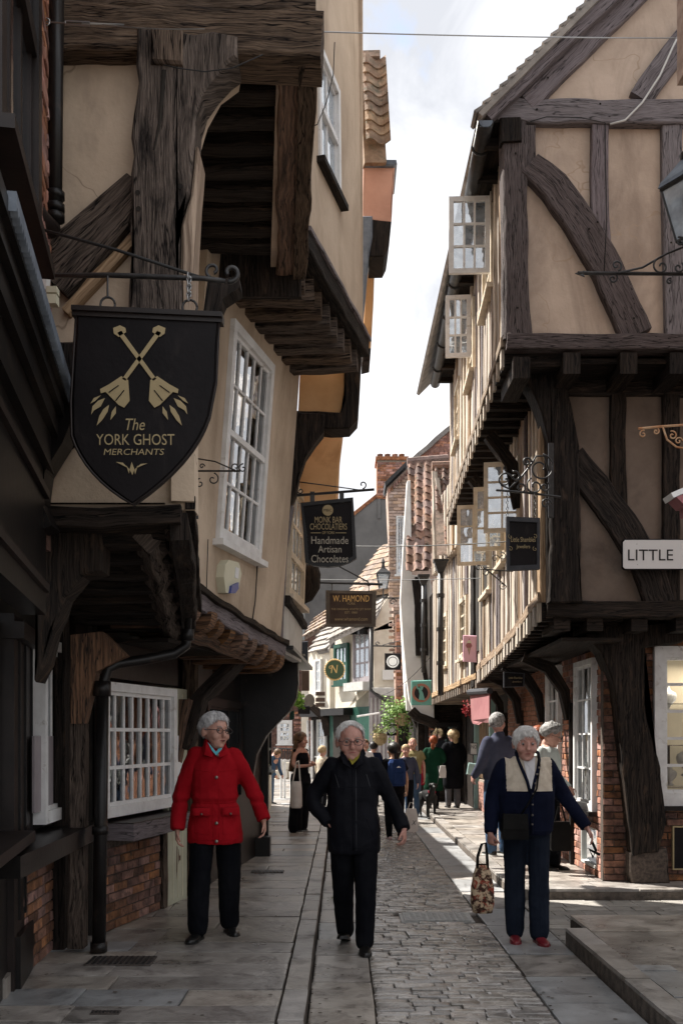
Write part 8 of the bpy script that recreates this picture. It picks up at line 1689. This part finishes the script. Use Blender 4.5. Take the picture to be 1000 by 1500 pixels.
rb_ = thing('handbag', 'dark red handbag at the left side of the woman in the green coat', 'bag', P(613, 1138, 20.3)); q = P(613, 1140, 20.3); mb = MB(); mb.loft([[q+V((x*w_, y, z)) for x, y in ((-.12, -.04), (.12, -.05), (.12, .04), (-.12, .05))] for z, w_ in ((-.14, .9), (-.1, 1), (.05, .9), (.11, .6))]); mb.build('bag', 'bag_red', rb_); m = MB(); m.tube([q+V((-.06, 0, .1)), q+V((.05, 0, .5)), q+V((.08, 0, .1))], .01, 5); m.build('strap', 'bag_red', rb_)
# woman in the long black coat
t, Sx, Mh, put, SHL, legs, sh = figure('blonde woman in a long black coat and grey trousers, seen from behind', V((2.33, 20.8, .1)), PI+.25, 1.62, dict(feet=[(-.10, 0), (.09, -.05)], head=(.35, -.05, 0), arms=[((-.27, .0, 1.12), (-.2, -.15, .9), (0, -.3, -1), .8), ((.22, .02, 1.12), (.16, -.22, 1.2), (0, -.8, .2), .8)], hair=('hair_blonde', BOB, .03, (1.05, 1.05, 1), 3, .012), seed=22, brow=0,
    wear=[dict(k='top', n='coat', m='cloth_black', rings=[(.42, .20, .16, 0), (.5, .23, .18, 0), (.85, .235, .18, 0), (1.1, .215, .16, 0), (1.3, .205, .14, 0), (1.4, .15, .1, 0), (1.45, .08, .07, 0)], sleeve=[.085, .075, .06], vx=.014, wr=.012), LEG('trouser_grey', (.09, .075, .065))]), voxel=.012)
mb = MB(); mb.loft([[Mh.translation+Mh.to_3x3()@V((.045*w_*math.cos(a), .08+.03*w_*math.sin(a), z)) for a in [2*PI*j/10 for j in range(10)]] for z, w_ in ((.05, .9), (-.06, 1.3), (-.14, 1.1), (-.22, .4))]); put(mb, 'loose_hair', 'hair_blonde')
pb = thing('paper_bag', 'small white bag held between the green coat and the black coat', 'bag', P(648, 1132, 20.4)); q = P(648, 1130, 20.3); MB().loft([[q+V((x*w_, y, z)) for x, y in ((-.07, -.03), (.07, -.04), (.07, .03), (-.07, .04))] for z, w_ in ((-.13, .9), (0, 1), (.12, .7))]).build('bag', 'tote_white', pb)
# man in the slate sweater behind, back to us; woman with glasses in profile; red-haired woman
figure('grey-haired man in a dark slate sweater and jeans with his back to the camera', V((1.98, 12.6, .1)), PI+.5, 1.80, dict(feet=[(-.09, 0), (.09, 0)], head=(-.9, 0, 0), arms=[((-.27, .0, 1.10), (-.2, -.18, .95), (0, -.5, -1), .8), ((.26, .02, 1.10), (.2, -.2, .95), (0, -.5, -1), .8)], hair=('hair_saltpepper', SHORT, .014, (1, 1, 1), 3, .006), seed=25, sw=.18, skin='skin_ruddy', brow=0, shoe=('shoe_black', 'sole_white'), wear=[LEG('denim', (.105, .08, .065)), TOP('sweater_slate', 'sweater', 1.1, .90, sl=[.07, .06, .05], collar=.072, colh=.015)]), voxel=.010)
t, Sx, Mh, put, *_ = figure('woman with curly grey hair and dark glasses looking down to the right by the wall', V((2.33, 11.3, .1)), .9, 1.66, dict(feet=[(-.08, 0), (.09, -.05)], head=(.45, .35, 0), hoff=(0, -.05, -.02), old=.8, arms=[((-.22, .0, 1.10), (-.14, -.22, .95), (0, -.5, -1), .8), ((.22, .02, 1.10), (.16, -.2, .95), (0, -.5, -1), .8)], hair=('hair_saltpepper', SHORT, .032, (1, 1, 1), 9, .016), seed=27, glasses='letter_black', brow=0, wear=[LEG('cloth_black', (.1, .08, .07)), TOP('blouse_pale', 'blouse', 1.1)]), voxel=.010)
hb = thing('handbag', 'black handbag hanging low beside the woman in profile by the brick wall', 'bag', P(818, 1245, 11)); q = P(820, 1222, 10.9); MB().loft([[q+V((x*w_, y, z)) for x, y in ((-.11, -.05), (.11, -.05), (.11, .05), (-.11, .05))] for z, w_ in ((-.18, .9), (-.15, 1), (.08, .95), (.14, .8))]).build('bag', 'leather_black', hb); m = MB(); m.tube([q+V((-.06, 0, .13)), q+V((-.02, 0, .3)), q+V((.02, 0, .3)), q+V((.06, 0, .13))], .01, 5); m.build('handle', 'leather_black', hb)
t, Sx, Mh, put, *_ = figure('red-haired woman with her hair pinned up, half hidden behind the white-haired woman', V((2.58, 13.1, .1)), PI-.6, 1.63, dict(feet=[(-.08, 0), (.09, 0)], head=(.3, .2, 0), arms=arms(), hair=('hair_red', BOB, .022, (1, 1, 1), 9, .012), seed=29, brow=0, wear=[LEG('trouser_navy'), TOP('blouse_pale', 'blouse')]), voxel=.012)
mb = MB(); ell(mb, Mh.translation+V((-.02, .0, .11)), (.05, .05, .035), 10, 6); put(mb, 'hair_bun', 'hair_red')
# small heads beyond the man's shoulder, and figures at the far left
for x, y, Y, h_, rz_, hm, cm, lab in ((534, 1092, 21, 1.52, .6, 'hair_brown', 'shirt_white', 'person in white with brown hair just over the shoulder of the man in black'), (547, 1097, 22.5, 1.46, 2.6, 'hair_black', 'cloth_navy', 'person in navy with black hair partly hidden beyond the man in black'), (472, 1104, 21.5, 1.38, 2.2, 'hair_blonde', 'knit_cream', 'fair-haired person in cream between the long-haired woman and the man in black')):
    figure(lab, V(((x-CX)*Y/F, Y, 0)), rz_, h_, dict(feet=[(-.08, 0), (.09, 0)], arms=arms(), hair=(hm, BOB, .018, (1, 1, 1), 3, .006), seed=30+x, brow=0, wear=[LEG('cloth_black'), TOP(cm)]), voxel=.015)
figure('person in a blue top and jeans bending forward at the far left', V((-1.60, 22.0, .1)), .9, 1.28, dict(feet=[(-.12, .1), (.12, 0)], lean=(.05, -.16), head=(0, .6, 0), hoff=(0, -.12, -.10), arms=[((-.2, -.2, 1.05), (-.1, -.35, .85), (0, -.5, -1), .8), ((.22, -.2, 1.05), (.14, -.38, .85), (0, -.5, -1), .8)], hair=('hair_brown', BOB, .018, (1, 1, 1), 3, .006), seed=44, brow=0, wear=[LEG('denim'), TOP('denim', 'shirt')]), voxel=.015)
sg2 = thing('pavement_sign', 'small white framed stand on the pavement at the far left edge of the alley', 'stand', G(415, 1168, .1)); 
for x in (412, 417, 426): m = MB(); m.tube([P(x, 1170, 24), P(x, 1112, 24)], .03, 5); m.build('leg', 'paint_white', sg2)
MB().box(P(411, 1116, 24.02), (.27, 0, 0), (0, .03, 0), (0, 0, .05)).build('top_rail', 'paint_white', sg2)
# ---- the black dog ----
dg_ = thing('dog', 'black short-haired dog standing on the pavement facing the camera', 'dog', V((1.70, 19.3, 0)), rz=.18)
b = MB(); s = 1.12
def d3(x, y, z): return V((x*s, y*s, z*s))
mb = b; rings = []
for y, z, rx, rz_ in ((-.17, .40, .070, .09), (-.12, .39, .085, .115), (-.02, .385, .088, .115), (.12, .40, .078, .095), (.24, .415, .066, .075), (.32, .42, .062, .075), (.38, .41, .035, .045)): rings.append([d3(rx*math.cos(a), y, z+rz_*math.sin(a)) for a in [2*PI*j/12 for j in range(12)]])
mb.loft(rings); limb(mb, [d3(0, -.12, .42), d3(0, -.19, .50), d3(0, -.23, .56)], [.075*s, .055*s, .05*s])
ell(mb, d3(0, -.25, .585), (.052*s, .058*s, .05*s)); limb(mb, [d3(0, -.28, .575), d3(0, -.345, .555)], [.034*s, .024*s]); ell(mb, d3(0, -.27, .60), (.04*s, .04*s, .03*s))
for sd in (-1, 1):
    limb(mb, [d3(sd*.055, -.13, .38), d3(sd*.06, -.12, .24), d3(sd*.055, -.145, .12), d3(sd*.055, -.15, .03)], [.05*s, .03*s, .022*s, .020*s]); ell(mb, d3(sd*.055, -.17, .018), (.026*s, .038*s, .018*s))
    limb(mb, [d3(sd*.05, .32, .40), d3(sd*.065, .24, .27), d3(sd*.06, .37, .15), d3(sd*.06, .34, .03)], [.06*s, .042*s, .022*s, .019*s]); ell(mb, d3(sd*.06, .32, .018), (.024*s, .036*s, .018*s))
    limb(mb, [d3(sd*.048, -.235, .615), d3(sd*.068, -.245, .585), d3(sd*.064, -.255, .545)], [.016*s, .018*s, .010*s], flat=.5)
limb(mb, [d3(0, .37, .43), d3(0, .46, .38), d3(.02, .52, .28)], [.02*s, .014*s, .008*s])
me = remeshed(b, .010, 2, None, 'dog_black', 'body'); me.transform(wmat(dg_)); link('body', me, dg_)
m = MB(); m.tube([d3(.062*math.cos(a), -.175+.02*math.sin(a), .475+.035*math.sin(a)) for a in [2*PI*i/14 for i in range(15)]], .009, 5); o = m.build('collar', 'bag_red', dg_, True); o.data.transform(wmat(dg_))
for sd in (-1, 1): m = MB(); ell(m, d3(sd*.026, -.298, .595), (.008,)*3, 8, 5); o = m.build('eye', 'eye_dark', dg_, True); o.data.transform(wmat(dg_))
m = MB(); m.tube([P(633, 1150, 19.1), P(640, 1150, 19.6), P(643, 1135, 20.2), P(641, 1122, 20.3)], .008, 4); o = m.build('lead', 'leather_black', None, True); tag(o, 'thin dark lead running from the black dog up to the green coat', 'lead')
